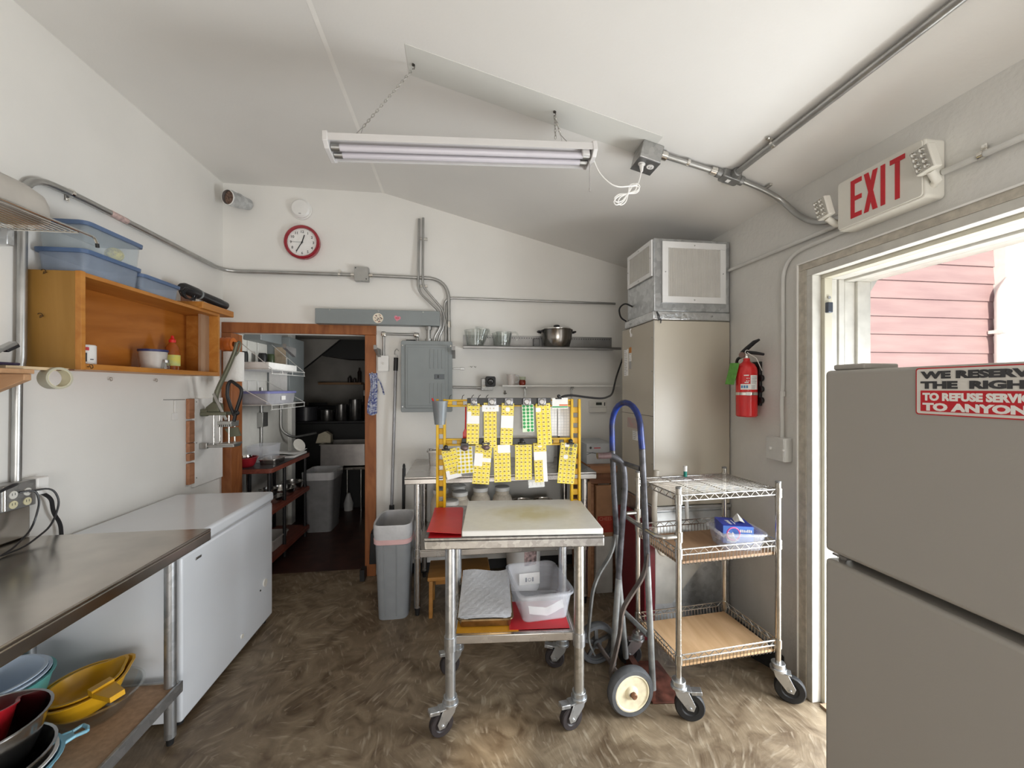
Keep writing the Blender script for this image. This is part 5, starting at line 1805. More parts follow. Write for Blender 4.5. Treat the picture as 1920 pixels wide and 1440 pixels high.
labels('tilted yellow label sheet clipped at the left upright, white at its bottom', -0.354, -0.280, 1.138, 0.990, 0.395, 4, 7, -13, ((6, 6, 0, 3), (5, 5, 0, 0)), seed=9)
labels('bulging yellow label sheet hanging behind two others at the lower left', -0.278, -0.196, 1.150, 1.018, 0.402, 4, 7, -4, (), (WSH, YB_, YI_, WDT), 0.02, seed=10)
labels('yellow label sheet with a white middle patch, third along the lower rail', -0.178, -0.093, 1.160, 0.962, 0.396, 4, 9, 5, ((2, 4, 0, 1), (3, 3, 0, 3)), seed=11)
labels('yellow label sheet with a white top corner, fourth along the lower rail', -0.087, -0.002, 1.160, 0.972, 0.394, 4, 9, -1.5, ((0, 1, 1, 3),), seed=12)
labels('full yellow label sheet without gaps, clipped to the lower magnet bar', 0.024, 0.110, 1.160, 0.981, 0.394, 4, 9, 0.0, (), seed=13)
labels('narrow yellow label sheet with a white band, right of the full sheet', 0.118, 0.184, 1.168, 0.969, 0.396, 3, 9, -2.5, ((2, 3, 0, 2), (0, 0, 1, 1), (4, 8, 2, 2)), seed=14)
labels('small white sheet with four round labels below the narrow yellow sheet', 0.092, 0.176, 0.978, 0.938, 0.401, 4, 1, -3, (), (WSH, WDT, WSH, WDT), 0.004, seed=15, print_=False)
labels('tilted yellow label sheet at the right upright with grey round labels at its top', 0.262, 0.350, 1.166, 0.958, 0.395, 4, 10, 6, ((0, 0, 1, 1), (3, 3, 1, 1)), seed=16, odd=lambda r, c: (r, c) in ((0, 2), (0, 3), (1, 1), (1, 2), (2, 2)))

q = MB()
q.box(-0.145, 0.20, 0.4465, 0.448, 1.200, 1.352)
q.tf(MT).build('grey_backing_sheet', pm('grey_film_sheet', (0.40, 0.395, 0.38), 0.3, var=0.1, scale=10), None, label='grey backing sheet hanging behind the upper label sheets', cat='sheet')
cdm = thing('striped_card', 'white card with green and orange stripes clipped at the top right of the rack', 'card', T((0.255, 0.41, 1.345)))
q = MB()
q.box(0.218, 0.300, 0.4045, 0.4055, 1.345, 1.400)
q.tf(MT).build('card', PAPER, cdm)
q = MB()
q.box(0.219, 0.299, 0.4035, 0.4043, 1.350, 1.356, 0, Matrix.Rotation(R(0), 4, 'Y'))
q.box(0.255, 0.299, 0.4035, 0.4043, 1.359, 1.366, 1)
q.tf(MT).build('stripes', [GRN, pm('orange_stripe', (0.70, 0.16, 0.04), 0.5)], cdm)

# magnet clips, binder clips
for i, (x, z, lab) in enumerate(((-0.186, 1.384, 'first from the left'), (-0.094, 1.384, 'second'), (-0.008, 1.384, 'middle'), (0.085, 1.384, 'fourth'), (0.162, 1.384, 'last, rightmost'))):
    o = thing('magnet_clip', 'square dark magnet clip on the top bar, %s of five' % lab, 'clip', T((x, 0.395, z)), 0, 'magnet clips on the top bar')
    w_ = 0.017 if i == 0 else 0.022
    MB().box(x - w_, x + w_, 0.383, 0.3925, z - 0.022, z + 0.016).tf(MT).build('clip_plate', pm('gunmetal_clip', (0.12, 0.12, 0.125), 0.3, 0.85), o, 0.002)
    q = MB()
    q.lathe([(w_ * 0.75, 0), (w_ * 0.78, 0.004), (w_ * 0.6, 0.006), (w_ * 0.5, 0.004), (0, 0.0045)], n=22, M=MT @ frame((x, 0.3828, z - 0.004), (1, 0, 0), (0, 0, 1)))
    q.build('round_boss', pm('satin_boss', (0.34, 0.33, 0.32), 0.42, 0.9), o)
for x, z, lab in ((-0.232, 1.150, 'left dark oval magnet clip on the lower rail'), (-0.123, 1.152, 'grey oval magnet clip right of the dark one on the lower rail')):
    o = thing('magnet_clip', lab, 'clip', T((x, 0.395, z)))
    MB().box(x - 0.022, x + 0.018, 0.383, 0.3925, z - 0.010, z + 0.022).tf(MT).build('clip_plate', pm('dark_clip', (0.05, 0.045, 0.045), 0.35, 0.6), o, 0.002)
    q = MB()
    q.lathe([(0.018, 0), (0.018, 0.005), (0.012, 0.008), (0, 0.008)], n=20, sy=0.75, M=MT @ frame((x, 0.3828, z - 0.004), (1, 0, 0), (0, 0, 1)))
    q.build('round_boss', pm('brownish_boss', (0.14, 0.10, 0.10), 0.35, 0.6), o)
for x, y, z, s_, lab in ((-0.328, 0.39, 1.145, 1, 'black binder clip with ball on the tilted sheet at the left upright'), (0.060, 0.39, 1.172, 1, 'black clip with ball on the lower magnet bar'), (0.310, 0.39, 1.172, 1, 'black clip with ball at the right upright'), (0.250, 0.400, 1.403, 0.8, 'small black clip holding the striped card')):
    o = thing('ball_clip', lab, 'clip', T((x, y, z)))
    MB().box(x - 0.020 * s_, x + 0.020 * s_, y - 0.006, y + 0.003, z - 0.012 * s_, z - 0.003).tf(MT).build('jaw', BLACK, o, 0.002)
    q = MB()
    q.ball((x, y - 0.008, z + 0.006), 0.012 * s_, 14)
    q.tf(MT).build('ball', BLACK, o)

pcu = thing('pencil_cup', 'grey mesh pencil cup hooked on the top left of the rack', 'cup', T((-0.355, 0.385, 1.27)))
q = MB()
q.lathe([(0, 0), (0.027, 0), (0.039, 0.112), (0.041, 0.112), (0.041, 0.118), (0.037, 0.118), (0.025, 0.002), (0, 0.002)], (-0.356, 0.372, 1.268), 26)
q.tf(MT).build('mesh_cup', pm('grey_mesh', (0.26, 0.29, 0.31), 0.45, 0.2, alpha=0.6), pcu)
q = MB()
q.tube([(-0.340, 0.372, 1.282), (-0.395, 0.368, 1.400)], 0.0042, 8)
q.tf(MT).build('red_pen', RED, None, label='red pen leaning in the mesh pencil cup', cat='pen')
q = MB()
q.tube([(-0.345, 0.375, 1.282), (-0.368, 0.375, 1.372)], 0.0036, 8)
q.tf(MT).build('teal_pen', TEAL, None, label='teal pen standing inside the mesh pencil cup', cat='pen')
rs = thing('red_spatula', 'red spatula hanging behind the left label sheets', 'spatula', T((-0.236, 0.45, 1.17)))
MB().cyl((-0.233, 0.449, 1.235), (-0.231, 0.449, 1.365), 0.004, 8).tf(MT).build('handle', RED, rs)
q = MB()
q.prism([(-0.247, 1.172), (-0.222, 1.172), (-0.222, 1.225), (-0.230, 1.24), (-0.236, 1.24), (-0.247, 1.218)], -0.452, -0.446, Mxz)
q.tf(MT).build('blade', RED, rs, 0.002)
for x in (-0.315, -0.25, -0.20, -0.165, -0.125):
    q = MB()
    q.tube([(x, 0.425, 1.3925 if x < -0.23 else 1.4005), (x + 0.004, 0.42, 1.410), (x + 0.012, 0.418, 1.416)], 0.0018, 5)
    q.tf(MT).build('wire_hook', BLACK, None, label='tiny black wire hook sticking up from the top of the yellow rack', cat='hook', group='wire hooks on top of the rack')

# ================================================================ HAND TRUCK
ht = thing('hand_truck', 'old blue topped hand truck with cream wheel between table and wire cart', 'hand truck', (0.80, 1.85, 0))
HM = pm('worn_truck_steel', (0.30, 0.31, 0.31), 0.42, 0.55, var=0.35, scale=16)
HD = pm('dark_chipped_paint', (0.075, 0.075, 0.085), 0.4, 0.2, var=0.45, scale=35)
HB = pm('blue_truck_paint', (0.012, 0.014, 0.030), 0.38, scale=17, col2=(0.010, 0.035, 0.24))
HR = pm('dark_rusty_strap', (0.17, 0.14, 0.125), 0.45, 0.4, var=0.45, scale=14)
rl = 0.0145
MB().tube([(0.893, 1.74, 0.055), (0.878, 1.74, 0.38), (0.866, 1.74, 0.63)], rl, 12).build('side_rail', HM, ht)
MB().tube([(0.866, 1.74, 0.631), (0.853, 1.74, 0.90), (0.840, 1.74, 1.17)], rl, 12).build('side_rail_upper', HD, ht)
q = MB()
loop = [(0.840, 1.74, 1.171), (0.836, 1.741, 1.22)]
for k in range(0, 13):
    a = math.pi * k / 12
    loop.append((0.808 + 0.026 * math.cos(a), 1.85 - 0.108 * math.cos(a), 1.255 + 0.125 * math.sin(a)))
loop += [(0.783, 1.959, 1.20), (0.785, 1.96, 1.13)]
q.tube(loop, rl, 12)
q.build('top_loop', HB, ht)
MB().tube([(0.785, 1.96, 1.129), (0.795, 1.96, 0.90), (0.808, 1.96, 0.70)], rl, 12).build('side_rail_upper', HD, ht)
MB().tube([(0.808, 1.96, 0.699), (0.822, 1.96, 0.45), (0.858, 1.96, 0.055)], rl, 12).build('side_rail', HM, ht)
MB().cyl((0.838, 1.755, 1.075), (0.786, 1.945, 1.085), 0.012, 10).build('cross_bar', HD, ht)
MB().cyl((0.873, 1.755, 0.30), (0.845, 1.945, 0.30), 0.012, 10).build('cross_bar', HM, ht)
q = MB()
q.tube(rnd([(0.668, 1.86, 1.121), (0.745, 1.86, 1.122), (0.800, 1.86, 1.085), (0.812, 1.86, 0.98), (0.790, 1.86, 0.72), (0.776, 1.86, 0.52)], 0.06, 6), 0.0145, 12)
q.build('rear_grip', HD, ht)
MB().tube([(0.668, 1.86, 1.121), (0.735, 1.86, 1.1215)], 0.0158, 12).build('grip_sleeve', pm('worn_brown_grip', (0.13, 0.085, 0.085), 0.45, 0.3, var=0.3, scale=30), ht)
MB().tube([(0.776, 1.86, 0.519), (0.760, 1.86, 0.30), (0.748, 1.86, 0.10)], 0.0145, 12).build('centre_bar', HM, ht)


def strapbar(pts, w_, mat, name):
    q = MB()
    P = rnd(pts, 0.06, 5)
    for a, b in zip(P, P[1:]):
        d = (b - a)
        n_ = Vector((-d.z, 0, d.x)).normalized() * 0.004
        h = Vector((0, w_, 0))
        q.add([a - n_ - h, a + n_ - h, a + n_ + h, a - n_ + h, b - n_ - h, b + n_ - h, b + n_ + h, b - n_ + h],
              [(0, 1, 5, 4), (1, 2, 6, 5), (2, 3, 7, 6), (3, 0, 4, 7)])
    return q.build(name, mat, ht)


strapbar([(0.862, 1.735, 0.69), (0.850, 1.735, 0.59), (0.79, 1.735, 0.51), (0.742, 1.735, 0.44), (0.732, 1.735, 0.33), (0.700, 1.735, 0.20), (0.682, 1.735, 0.15), (0.700, 1.735, 0.085)], 0.014, HR, 'stair_skid')
strapbar([(0.805, 1.965, 0.70), (0.785, 1.965, 0.60), (0.715, 1.965, 0.50), (0.682, 1.965, 0.42), (0.668, 1.965, 0.30), (0.655, 1.965, 0.16), (0.69, 1.965, 0.085)], 0.014, HM, 'stair_skid')
MB().cyl((0.752, 1.655, 0.106), (0.722, 2.055, 0.106), 0.0105, 12).build('axle', HR, ht)
for (cx_, cy_, crm) in ((0.757, 1.682, True), (0.722, 2.025, False)):
    Mw = Matrix.Translation((cx_, cy_, 0.106)) @ Matrix.Rotation(R(4), 4, 'Z') @ Matrix.Rotation(R(90), 4, 'X')
    q = MB()
    q.lathe([(0.082, -0.024), (0.098, -0.023), (0.106, -0.012), (0.106, 0.012), (0.098, 0.023), (0.082, 0.024), (0.080, 0.0), (0.082, -0.024)], n=44, M=Mw)
    wl = q.build('tyre', pm('grey_solid_tyre', (0.085, 0.087, 0.092), 0.6, var=0.25, scale=20), ht)
    q = MB()
    if crm:
        q.lathe([(0, -0.012), (0.079, -0.012), (0.081, 0.0), (0.081, 0.021), (0.075, 0.022), (0.071, 0.017), (0.030, 0.013), (0.026, 0.022), (0.019, 0.026), (0, 0.026)], n=44, M=Mw)
        q.build('wheel_disc', pm('chipped_cream_paint', (0.72, 0.64, 0.46), 0.45, scale=40, var=0.12), wl, label='cream painted wheel disc')
        q = MB()
        q.lathe([(0.013, 0.026), (0.013, 0.040), (0.010, 0.043), (0, 0.043)], n=10, M=Mw)
        q.build('axle_nut', pm('rusty_nut', (0.26, 0.13, 0.075), 0.55, 0.6, var=0.3, scale=60), wl)
    else:
        q.lathe([(0.022, -0.02), (0.022, 0.02), (0, 0.02)], n=20, M=Mw)
        q.lathe([(0.076, -0.015), (0.081, -0.015), (0.081, 0.015), (0.076, 0.015), (0.076, -0.015)], n=36, M=Mw)
        for k in range(5):
            q.box(0.018, 0.078, -0.009, 0.009, -0.006, 0.006, M=Mw @ Matrix.Rotation(R(72 * k + 20), 4, 'Z'))
        q.build('spoked_hub', pm('dark_grey_hub', (0.10, 0.10, 0.10), 0.5, 0.3, var=0.3), wl)
q = MB()
q.prism([(0.86, 2.00), (1.045, 1.985), (1.05, 1.70), (0.882, 1.72)], 0.002, 0.009)
q.box(0.868, 0.90, 1.73, 1.98, 0.0085, 0.06)
q.build('toe_plate', pm('rust_red_plate', (0.13, 0.045, 0.03), 0.5, 0.2, var=0.6, scale=18), ht, 0.001)

# ================================================================ CHROME WIRE CART
MW = Matrix.Translation((1.208, 1.829, 0)) @ Matrix.Rotation(R(4.5), 4, 'Z')
HX, HY = 0.262, 0.172


def TW(p):
    return tuple(MW @ Vector(p))


wc = thing('wire_cart', 'chrome wire cart with basket shelves and black casters by the right wall', 'cart', TW((0, 0, 0)))
CHW = pm('bright_chrome_wire', (0.48, 0.465, 0.44), 0.26, 1.0, var=0.05)
NICK = pm('nickel_post', (0.58, 0.55, 0.50), 0.22, 1.0, var=0.15, scale=25)
for i, (x, y, a) in enumerate(((-HX, -HY, -25), (HX, -HY, -42), (-HX, HY, 160), (HX, HY, 60))):
    q = MB()
    q.cyl((x, y, 0.165), (x, y, 1.008), 0.0125, 16)
    for k in range(30):
        q.cyl((x, y, 0.30 + k * 0.0225), (x, y, 0.3025 + k * 0.0225), 0.0129, 16)
    po_ = q.tf(MW).build('post', NICK, wc)
    MB().lathe([(0.0125, 0), (0.0135, 0.003), (0.012, 0.008), (0, 0.009)], (x, y, 1.008), 16).tf(MW).build('post_cap', pm('grey_cap', (0.2, 0.2, 0.2), 0.4), po_)
    caster(po_, MW, x, y, 0.062, 0.168, a, brake=(i == 0), mat=GALV, tyre=BLACKRUB, off=0.045)


def wire_shelf(ztop, zlow, bot=None, deck=False):
    q = MB()
    for z, r_ in ((ztop, 0.0033), (zlow, 0.0033)):
        q.tube([(-HX, -HY, z), (HX, -HY, z), (HX, HY, z), (-HX, HY, z)], r_, 6, closed=True)
    for (ax, ay), (bx, by), n_ in (((-HX + .02, -HY), (HX - .02, -HY), 9), ((-HX + .02, HY), (HX - .02, HY), 9), ((-HX, -HY + .02), (-HX, HY - .02), 6), ((HX, -HY + .02), (HX, HY - .02), 6)):
        pts = []
        for k in range(2 * n_ + 1):
            t = k / (2 * n_)
            pts.append((ax + (bx - ax) * t, ay + (by - ay) * t, zlow if k % 2 else ztop))
        q.tube(pts, 0.0022, 5)
    if deck:
        for k in range(20):
            y = -HY + 0.012 + k * (2 * HY - 0.024) / 19
            q.cyl((-HX, y, ztop + 0.003), (HX, y, ztop + 0.003), 0.0014, 5)
        for x in (-0.13, 0.0, 0.13):
            q.cyl((x, -HY, ztop - 0.002), (x, HY, ztop - 0.002), 0.003, 6)
    if bot is not None:
        for k in range(27):
            x = -HX + 0.018 + k * (2 * HX - 0.036) / 26
            q.tube(rnd([(x, -HY, zlow), (x, -HY + 0.004, bot), (x, HY - 0.004, bot), (x, HY, zlow)], 0.012, 3), 0.0017, 5)
        for k in range(17):
            y = -HY + 0.018 + k * (2 * HY - 0.036) / 16
            q.tube(rnd([(-HX, y, zlow), (-HX + 0.004, y, bot + 0.003), (HX - 0.004, y, bot + 0.003), (HX, y, zlow)], 0.012, 3), 0.0017, 5)
    s_ = q.tf(MW).build('wire_shelf', CHW, wc)
    for x in (-HX, HX):
        for y in (-HY, HY):
            MB().cyl((x, y, zlow - 0.012), (x, y, ztop + 0.006), 0.0165, 14).tf(MW).build('shelf_collar', NICK, s_)
    return s_


wire_shelf(0.978, 0.953, deck=True)
wire_shelf(0.739, 0.714, 0.664)
wire_shelf(0.272, 0.250, 0.208)
q = MB()
hz = 0.797
q.tube(rnd([(-HX, -HY, hz), (-HX - 0.075, -HY, hz), (-HX - 0.095, -HY + 0.03, hz), (-HX - 0.095, HY - 0.03, hz), (-HX - 0.075, HY, hz), (-HX, HY, hz)], 0.03, 5), 0.0105, 12)
q.tf(MW).build('push_handle', CHW, wc)
for y in (-HY, HY):
    MB().cyl((-HX, y, hz - 0.022), (-HX, y, hz + 0.022), 0.0175, 14).tf(MW).build('handle_collar', NICK, wc)
for z, lab in ((0.6695, 'brown board lining the middle basket of the wire cart'), (0.2135, 'pale plywood board lining the bottom basket of the wire cart')):
    MB().box(-HX + 0.010, HX - 0.010, -HY + 0.010, HY - 0.010, z, z + 0.011).tf(MW).build('shelf_board', PLY if z < 0.5 else wood('brown_board', (0.34, 0.20, 0.11), (0.42, 0.26, 0.15), 'y', 7, 0.6), None, 0.001, label=lab, cat='board')
# tub with a box of bags on the middle shelf
tw = thing('clear_tub', 'clear plastic tub with rounded rim in the middle basket of the cart', 'tub', TW((0.13, -0.03, 0.681)))
q = MB()
MTB = MW @ Matrix.Translation((0.135, -0.055, 0)) @ Matrix.Rotation(R(-14), 4, 'Z')
tub(q, 0, 0, 0.105, 0.085, 0.682, 0.765, 0.0025, 0.84, 0.03, 0.009)
q.tf(MTB).build('body', CLEAR, tw)
fb = thing('food_bag_box', 'blue box of plastic food bags standing in the clear tub', 'box', TW((0.15, -0.05, 0.688)))
BLU = pm('royal_blue_card', (0.025, 0.05, 0.42), 0.4, var=0.08)
BLU2 = pm('sky_blue_card', (0.10, 0.22, 0.60), 0.4, var=0.05)
MFB = MW @ Matrix.Translation((0.142, -0.035, 0)) @ Matrix.Rotation(R(-22), 4, 'Z') @ Matrix.Rotation(R(0), 4, 'X')
MB().box(-0.068, 0.068, -0.055, 0.075, 0.700, 0.786).tf(MFB).build('carton', BLU, fb, 0.002)
q = MB()
q.box(-0.068, 0.068, -0.0562, -0.0554, 0.702, 0.784)
q.tf(MFB).build('end_panel', BLU2, fb)
q = MB()
rb = random.Random(21)
for x0_, z_, n_, h_, Mq in ((0.0, 0.757, 8, 0.015, MFB @ frame((0, -0.0572, 0), (1, 0, 0), (0, 0, 1))), (-0.004, 0.745, 14, 0.005, MFB @ frame((0, -0.0572, 0), (1, 0, 0), (0, 0, 1))),
                            (-0.035, 0.020, 10, 0.018, MFB @ frame((0, 0, 0.7868), (0, 1, 0), (-1, 0, 0))), (-0.03, 0.003, 14, 0.006, MFB @ frame((0, 0, 0.7868), (0, 1, 0), (-1, 0, 0)))):
    for k in range(n_):                      # worn, unreadable white print: a run of uneven strokes
        a_ = x0_ + k * 0.062 / n_
        q.box(a_, a_ + 0.040 / n_, z_, z_ + h_ * rb.uniform(0.55, 1.0), 0, 0.0005, M=Mq)
q.prism([(-0.05, 0), (-0.02, 0), (-0.018, 0.035), (-0.026, 0.045), (-0.032, 0.035), (-0.038, 0.035), (-0.044, 0.045), (-0.052, 0.035)], 0, 0.0006, MFB @ frame((0, -0.0568, 0.712), (1, 0, 0), (0, 0, 1)))
q.build('lettering', WHITEP, fb)
q = MB()
q.sheet(lambda a, b: (0.002 + 0.045 * a + 0.01 * b, -0.005 + 0.062 * b, 0.7872 + 0.020 * (1 - abs(2 * a - 1)) * (0.4 + b)), 6, 5, 0.0008)
q.tf(MFB).build('bag_corner', PAPER, fb)
q = MB()
q.tube([MTB @ Vector(p) for p in circle((-0.035, -0.045, 0.752), 0.030, 'y', 22)], 0.0032, 8, closed=True)
q.build('pink_ring', pm('pink_rubber_ring', (0.70, 0.12, 0.30), 0.4), label='pink ring standing in the clear tub of the wire cart', cat='ring')
q = MB()
q.sheet(lambda a, b: (-0.085 + 0.075 * a, -0.055 + 0.09 * b, 0.725 + 0.022 * math.sin(a * 5 + b * 4) + 0.010 * math.cos(b * 11) + 0.012 * a), 10, 10, 0.0012)
q.tf(MTB).build('plastic_bag', pm('white_film_bag', (0.80, 0.76, 0.77), 0.3, alpha=0.8), label='crumpled white plastic bag in the clear tub beside the blue box', cat='bag')
gs = thing('marker_tube', 'white tube with teal band standing at the back of the cart top', 'tube', TW((-0.01, 0.12, 0.983)))
MB().cyl((-0.012, 0.13, 0.9835), (-0.012, 0.13, 1.012), 0.0088, 14).tf(MW).build('body', pm('teal_band', (0.02, 0.25, 0.20), 0.4), gs)
MB().cyl((-0.012, 0.13, 1.0122), (-0.012, 0.13, 1.040), 0.0095, 14).tf(MW).build('cap', WHITEP, gs)
# ================================================================ RIGHT SIDE
BEIGE = pm('beige_furnace_enamel', (0.52, 0.475, 0.395), 0.30, var=0.02, scale=4)
fu = thing('furnace', 'tall beige furnace with a grilled sheet metal plenum in the back right corner', 'furnace', (1.38, 2.43, 0))
MB().box(1.135, 1.622, 2.20, 2.66, 0.755, 1.852).build('cabinet', BEIGE, fu, 0.006)
q = MB()
q.box(1.1345, 1.1365, 2.1985, 2.2015, 0.76, 1.85)
for z in (0.82, 1.0, 1.15, 1.35, 1.55, 1.75):
    q.cyl((1.1345, 2.222, z), (1.1325, 2.222, z), 0.004, 8)
q.build('edge_screws', EMT, fu)
MB().box(1.1332, 1.1348, 2.205, 2.655, 1.283, 1.286).build('panel_seam', pm('seam_dark', (0.12, 0.11, 0.10), 0.6), fu)
MB().box(1.14, 1.62, 2.1985, 2.1998, 0.862, 0.865).build('panel_seam', pm('seam_tan', (0.40, 0.36, 0.30), 0.6), fu)
for nm, y0, y1, z0, z1, m_ in (('spec_label', 2.555, 2.615, 1.535, 1.715, PAPER), ('orange_label', 2.505, 2.535, 1.685, 1.722, pm('orange_label', (0.55, 0.22, 0.05), 0.5)), ('white_label', 2.505, 2.535, 1.63, 1.684, PAPER), ('grey_label', 2.505, 2.535, 1.58, 1.629, pm('grey_label', (0.40, 0.39, 0.38), 0.5)),
                               ('rating_plate', 2.36, 2.56, 1.19, 1.255, pm('red_grey_plate', (0.42, 0.36, 0.33), 0.4, scale=30, col2=(0.50, 0.30, 0.27))), ('white_label', 2.41, 2.48, 1.115, 1.175, PAPER)):
    lb = MB().box(1.1315, 1.1348, y0, y1, z0, z1).build(nm, m_, fu)
    if nm in ('spec_label', 'white_label'):
        q = MB()
        n_ = int((z1 - z0) / 0.012)
        for k in range(n_):
            w_ = random.uniform(0.3, 0.85) * (y1 - y0)
            q.box(1.1308, 1.1314, y1 - 0.005 - w_, y1 - 0.005, z0 + 0.008 + k * 0.012, z0 + 0.011 + k * 0.012)
        q.build('label_lines', pm('label_grey', (0.35, 0.35, 0.36), 0.6), lb)
q = MB()
q.cyl((1.1335, 2.50, 1.80), (1.128, 2.50, 1.80), 0.012, 12)
q.tube([(1.13, 2.50, 1.805), (1.122, 2.50, 1.83), (1.13, 2.50, 1.845)], 0.004, 6)
q.build('hook_bracket', WHITEP, fu)
# plenum on top
pl_ = MB()
pl_.box(1.140, 1.622, 2.205, 2.575, 1.905, 2.335)
pln = pl_.build('plenum', GALV, fu, 0.004)
q = MB()
q.box(1.128, 1.618, 2.195, 2.60, 1.853, 1.904)
q.build('tape_flange', pm('shiny_foil_tape', (0.70, 0.72, 0.74), 0.25, 0.95, var=0.12, scale=22, bump=0.6, bscale=24), fu, 0.006)
for x, z in ((1.32, 1.885), (1.50, 1.88)):
    MB().cyl((x, 2.195, z), (x, 2.191, z), 0.006, 8).build('screw', EMT, fu)


def grille(name, M, W, Hh, n_, fr):
    """return-air grille in the plane of M: white frame, vertical blades, dark behind"""
    q = MB()
    q.box(-W / 2, W / 2, -Hh / 2, -Hh / 2 + fr, 0, 0.012, M=M).box(-W / 2, W / 2, Hh / 2 - fr, Hh / 2, 0, 0.012, M=M)
    q.box(-W / 2, -W / 2 + fr, -Hh / 2 + fr, Hh / 2 - fr, 0, 0.012, M=M).box(W / 2 - fr, W / 2, -Hh / 2 + fr, Hh / 2 - fr, 0, 0.012, M=M)
    g = q.build(name, pm('white_grille_paint', (0.80, 0.80, 0.80), 0.35, var=0.02), pln, 0.001)
    iw = W / 2 - fr
    q = MB()
    for k in range(n_):
        x = -iw + (k + 0.5) * 2 * iw / n_
        q.box(-0.0011, 0.0011, -Hh / 2 + fr, Hh / 2 - fr, -0.006, 0.006, M=M @ Matrix.Translation((x, 0, 0.006)) @ Matrix.Rotation(R(28), 4, 'Y'))
    for k in range(int(Hh / 0.016)):
        y = -Hh / 2 + fr + 0.008 + k * 0.016
        if y < Hh / 2 - fr:
            q.box(-iw, iw, y - 0.0009, y + 0.0009, 0.0012, 0.0032, M=M)
    q.build('blades', pm('grille_blade_grey', (0.74, 0.725, 0.69), 0.4, var=0.03), g)
    MB().box(-iw, iw, -Hh / 2 + fr, Hh / 2 - fr, 0.0003, 0.0009, M=M).build('filter', pm('filter_beige', (0.56, 0.53, 0.47), 0.9, var=0.08, scale=50), g)
    for x, y in ((0, Hh / 2 - fr / 2), (0, -Hh / 2 + fr / 2), (-W / 2 + fr / 2, 0), (W / 2 - fr / 2, 0)):
        MB().cyl(M @ Vector((x, y, 0.012)), M @ Vector((x, y, 0.0145)), 0.0035, 8).build('screw', EMT, g)
    return g


grille('front_grille', frame((1.388, 2.2045, 2.135), (1, 0, 0), (0, 0, 1)), 0.405, 0.36, 30, 0.037)
grille('side_grille', frame((1.1395, 2.385, 2.222), (0, -1, 0), (0, 0, 1)), 0.335, 0.215, 24, 0.026)
MB().box(1.134, 1.1395, 2.245, 2.255, 2.24, 2.252).build('damper_tab', OFFW, pln)
q = MB()
q.tube(rnd([(1.139, 2.50, 1.99), (1.10, 2.53, 2.02), (1.07, 2.56, 1.99), (1.09, 2.58, 1.93), (1.139, 2.60, 1.91)], 0.04), 0.0055, 8)
q.build('wire_loop', BLACK, fu)
q = MB()
q.tube(rnd([(1.15, 2.192, 1.90), (1.165, 2.186, 1.87), (1.155, 2.186, 1.845), (1.175, 2.188, 1.86), (1.17, 2.186, 1.83)], 0.01), 0.003, 6)
q.build('loose_wire', INK, fu)
# sheet-metal base under the cabinet
MB().box(1.142, 1.620, 2.205, 2.66, 0.0, 0.735).build('return_base', GALV, fu, 0.004)
MB().box(1.13, 1.624, 2.19, 2.66, 0.735, 0.7545).build('base_flange', pm('smooth_sheet_metal', (0.62, 0.64, 0.66), 0.22, 0.95, var=0.1, scale=10), fu, 0.004)
q = MB()
q.prism([(1.146, 0.60), (1.30, 0.60), (1.44, 0.40), (1.25, 0.18), (1.146, 0.18)], -2.2045, -2.2025, Mxz)
q.build('duct_tape_patch', pm('pale_smudged_sheet', (0.60, 0.585, 0.54), 0.55, 0.2, var=0.18, scale=7), fu)
q = MB()
q.box(1.15, 1.62, 2.198, 2.2045, 0.655, 0.72)
q.build('seam_strip', pm('dull_sheet_metal', (0.46, 0.48, 0.50), 0.35, 0.9), fu, 0.002)
# thin red cabinet edge and white drain tube between furnace and cart
MB().box(1.055, 1.124, 2.16, 2.58, 0.0, 0.66).build('red_tool_case', pm('deep_red_case', (0.16, 0.010, 0.018), 0.4, var=0.1, scale=30), None, 0.005, label='tall dark red case standing against the furnace base', cat='case')
q = MB()
q.tube(rnd([(1.10, 2.10, 0.99), (1.085, 2.10, 0.80), (1.09, 2.10, 0.62), (1.13, 2.10, 0.50), (1.22, 2.12, 0.56), (1.36, 2.17, 0.585), (1.45, 2.185, 0.56)], 0.07, 6), 0.015, 10)
q.build('drain_hose', pm('dirty_white_hose', (0.66, 0.61, 0.53), 0.5, var=0.12), label='off-white drain hose hanging behind the wire cart', cat='hose')
q = MB()
q.cyl((1.30, 2.125, 0.68), (1.30, 2.14, 0.93), 0.010, 10)
q.build('drain_pipe', WHITEP, label='short white plastic pipe upright behind the middle cart basket', cat='pipe')

# ---- fire extinguisher
fe = thing('fire_extinguisher', 'red fire extinguisher with green tag hung on the right wall', 'fire extinguisher', (1.565, 1.985, 1.29))
EX, EY, EZ = 1.562, 1.985, 1.295
q = MB()
q.lathe([(0, 0), (0.046, 0), (0.0525, 0.006), (0.0525, 0.245), (0.050, 0.265), (0.040, 0.285), (0.020, 0.298), (0.0165, 0.305), (0.0165, 0.318), (0, 0.318)], (EX, EY, EZ), 36)
q.build('cylinder', RED, fe)


def band(z0, z1, a0, a1, r_, n_=12):
    q = MB()
    vs = []
    for k in range(n_ + 1):
        a = R(a0 + (a1 - a0) * k / n_)
        for z in (z0, z1):
            vs.append((EX + r_ * math.cos(a), EY + r_ * math.sin(a), EZ + z))
    return q.add(vs, [(2 * k, 2 * k + 2, 2 * k + 3, 2 * k + 1) for k in range(n_)])


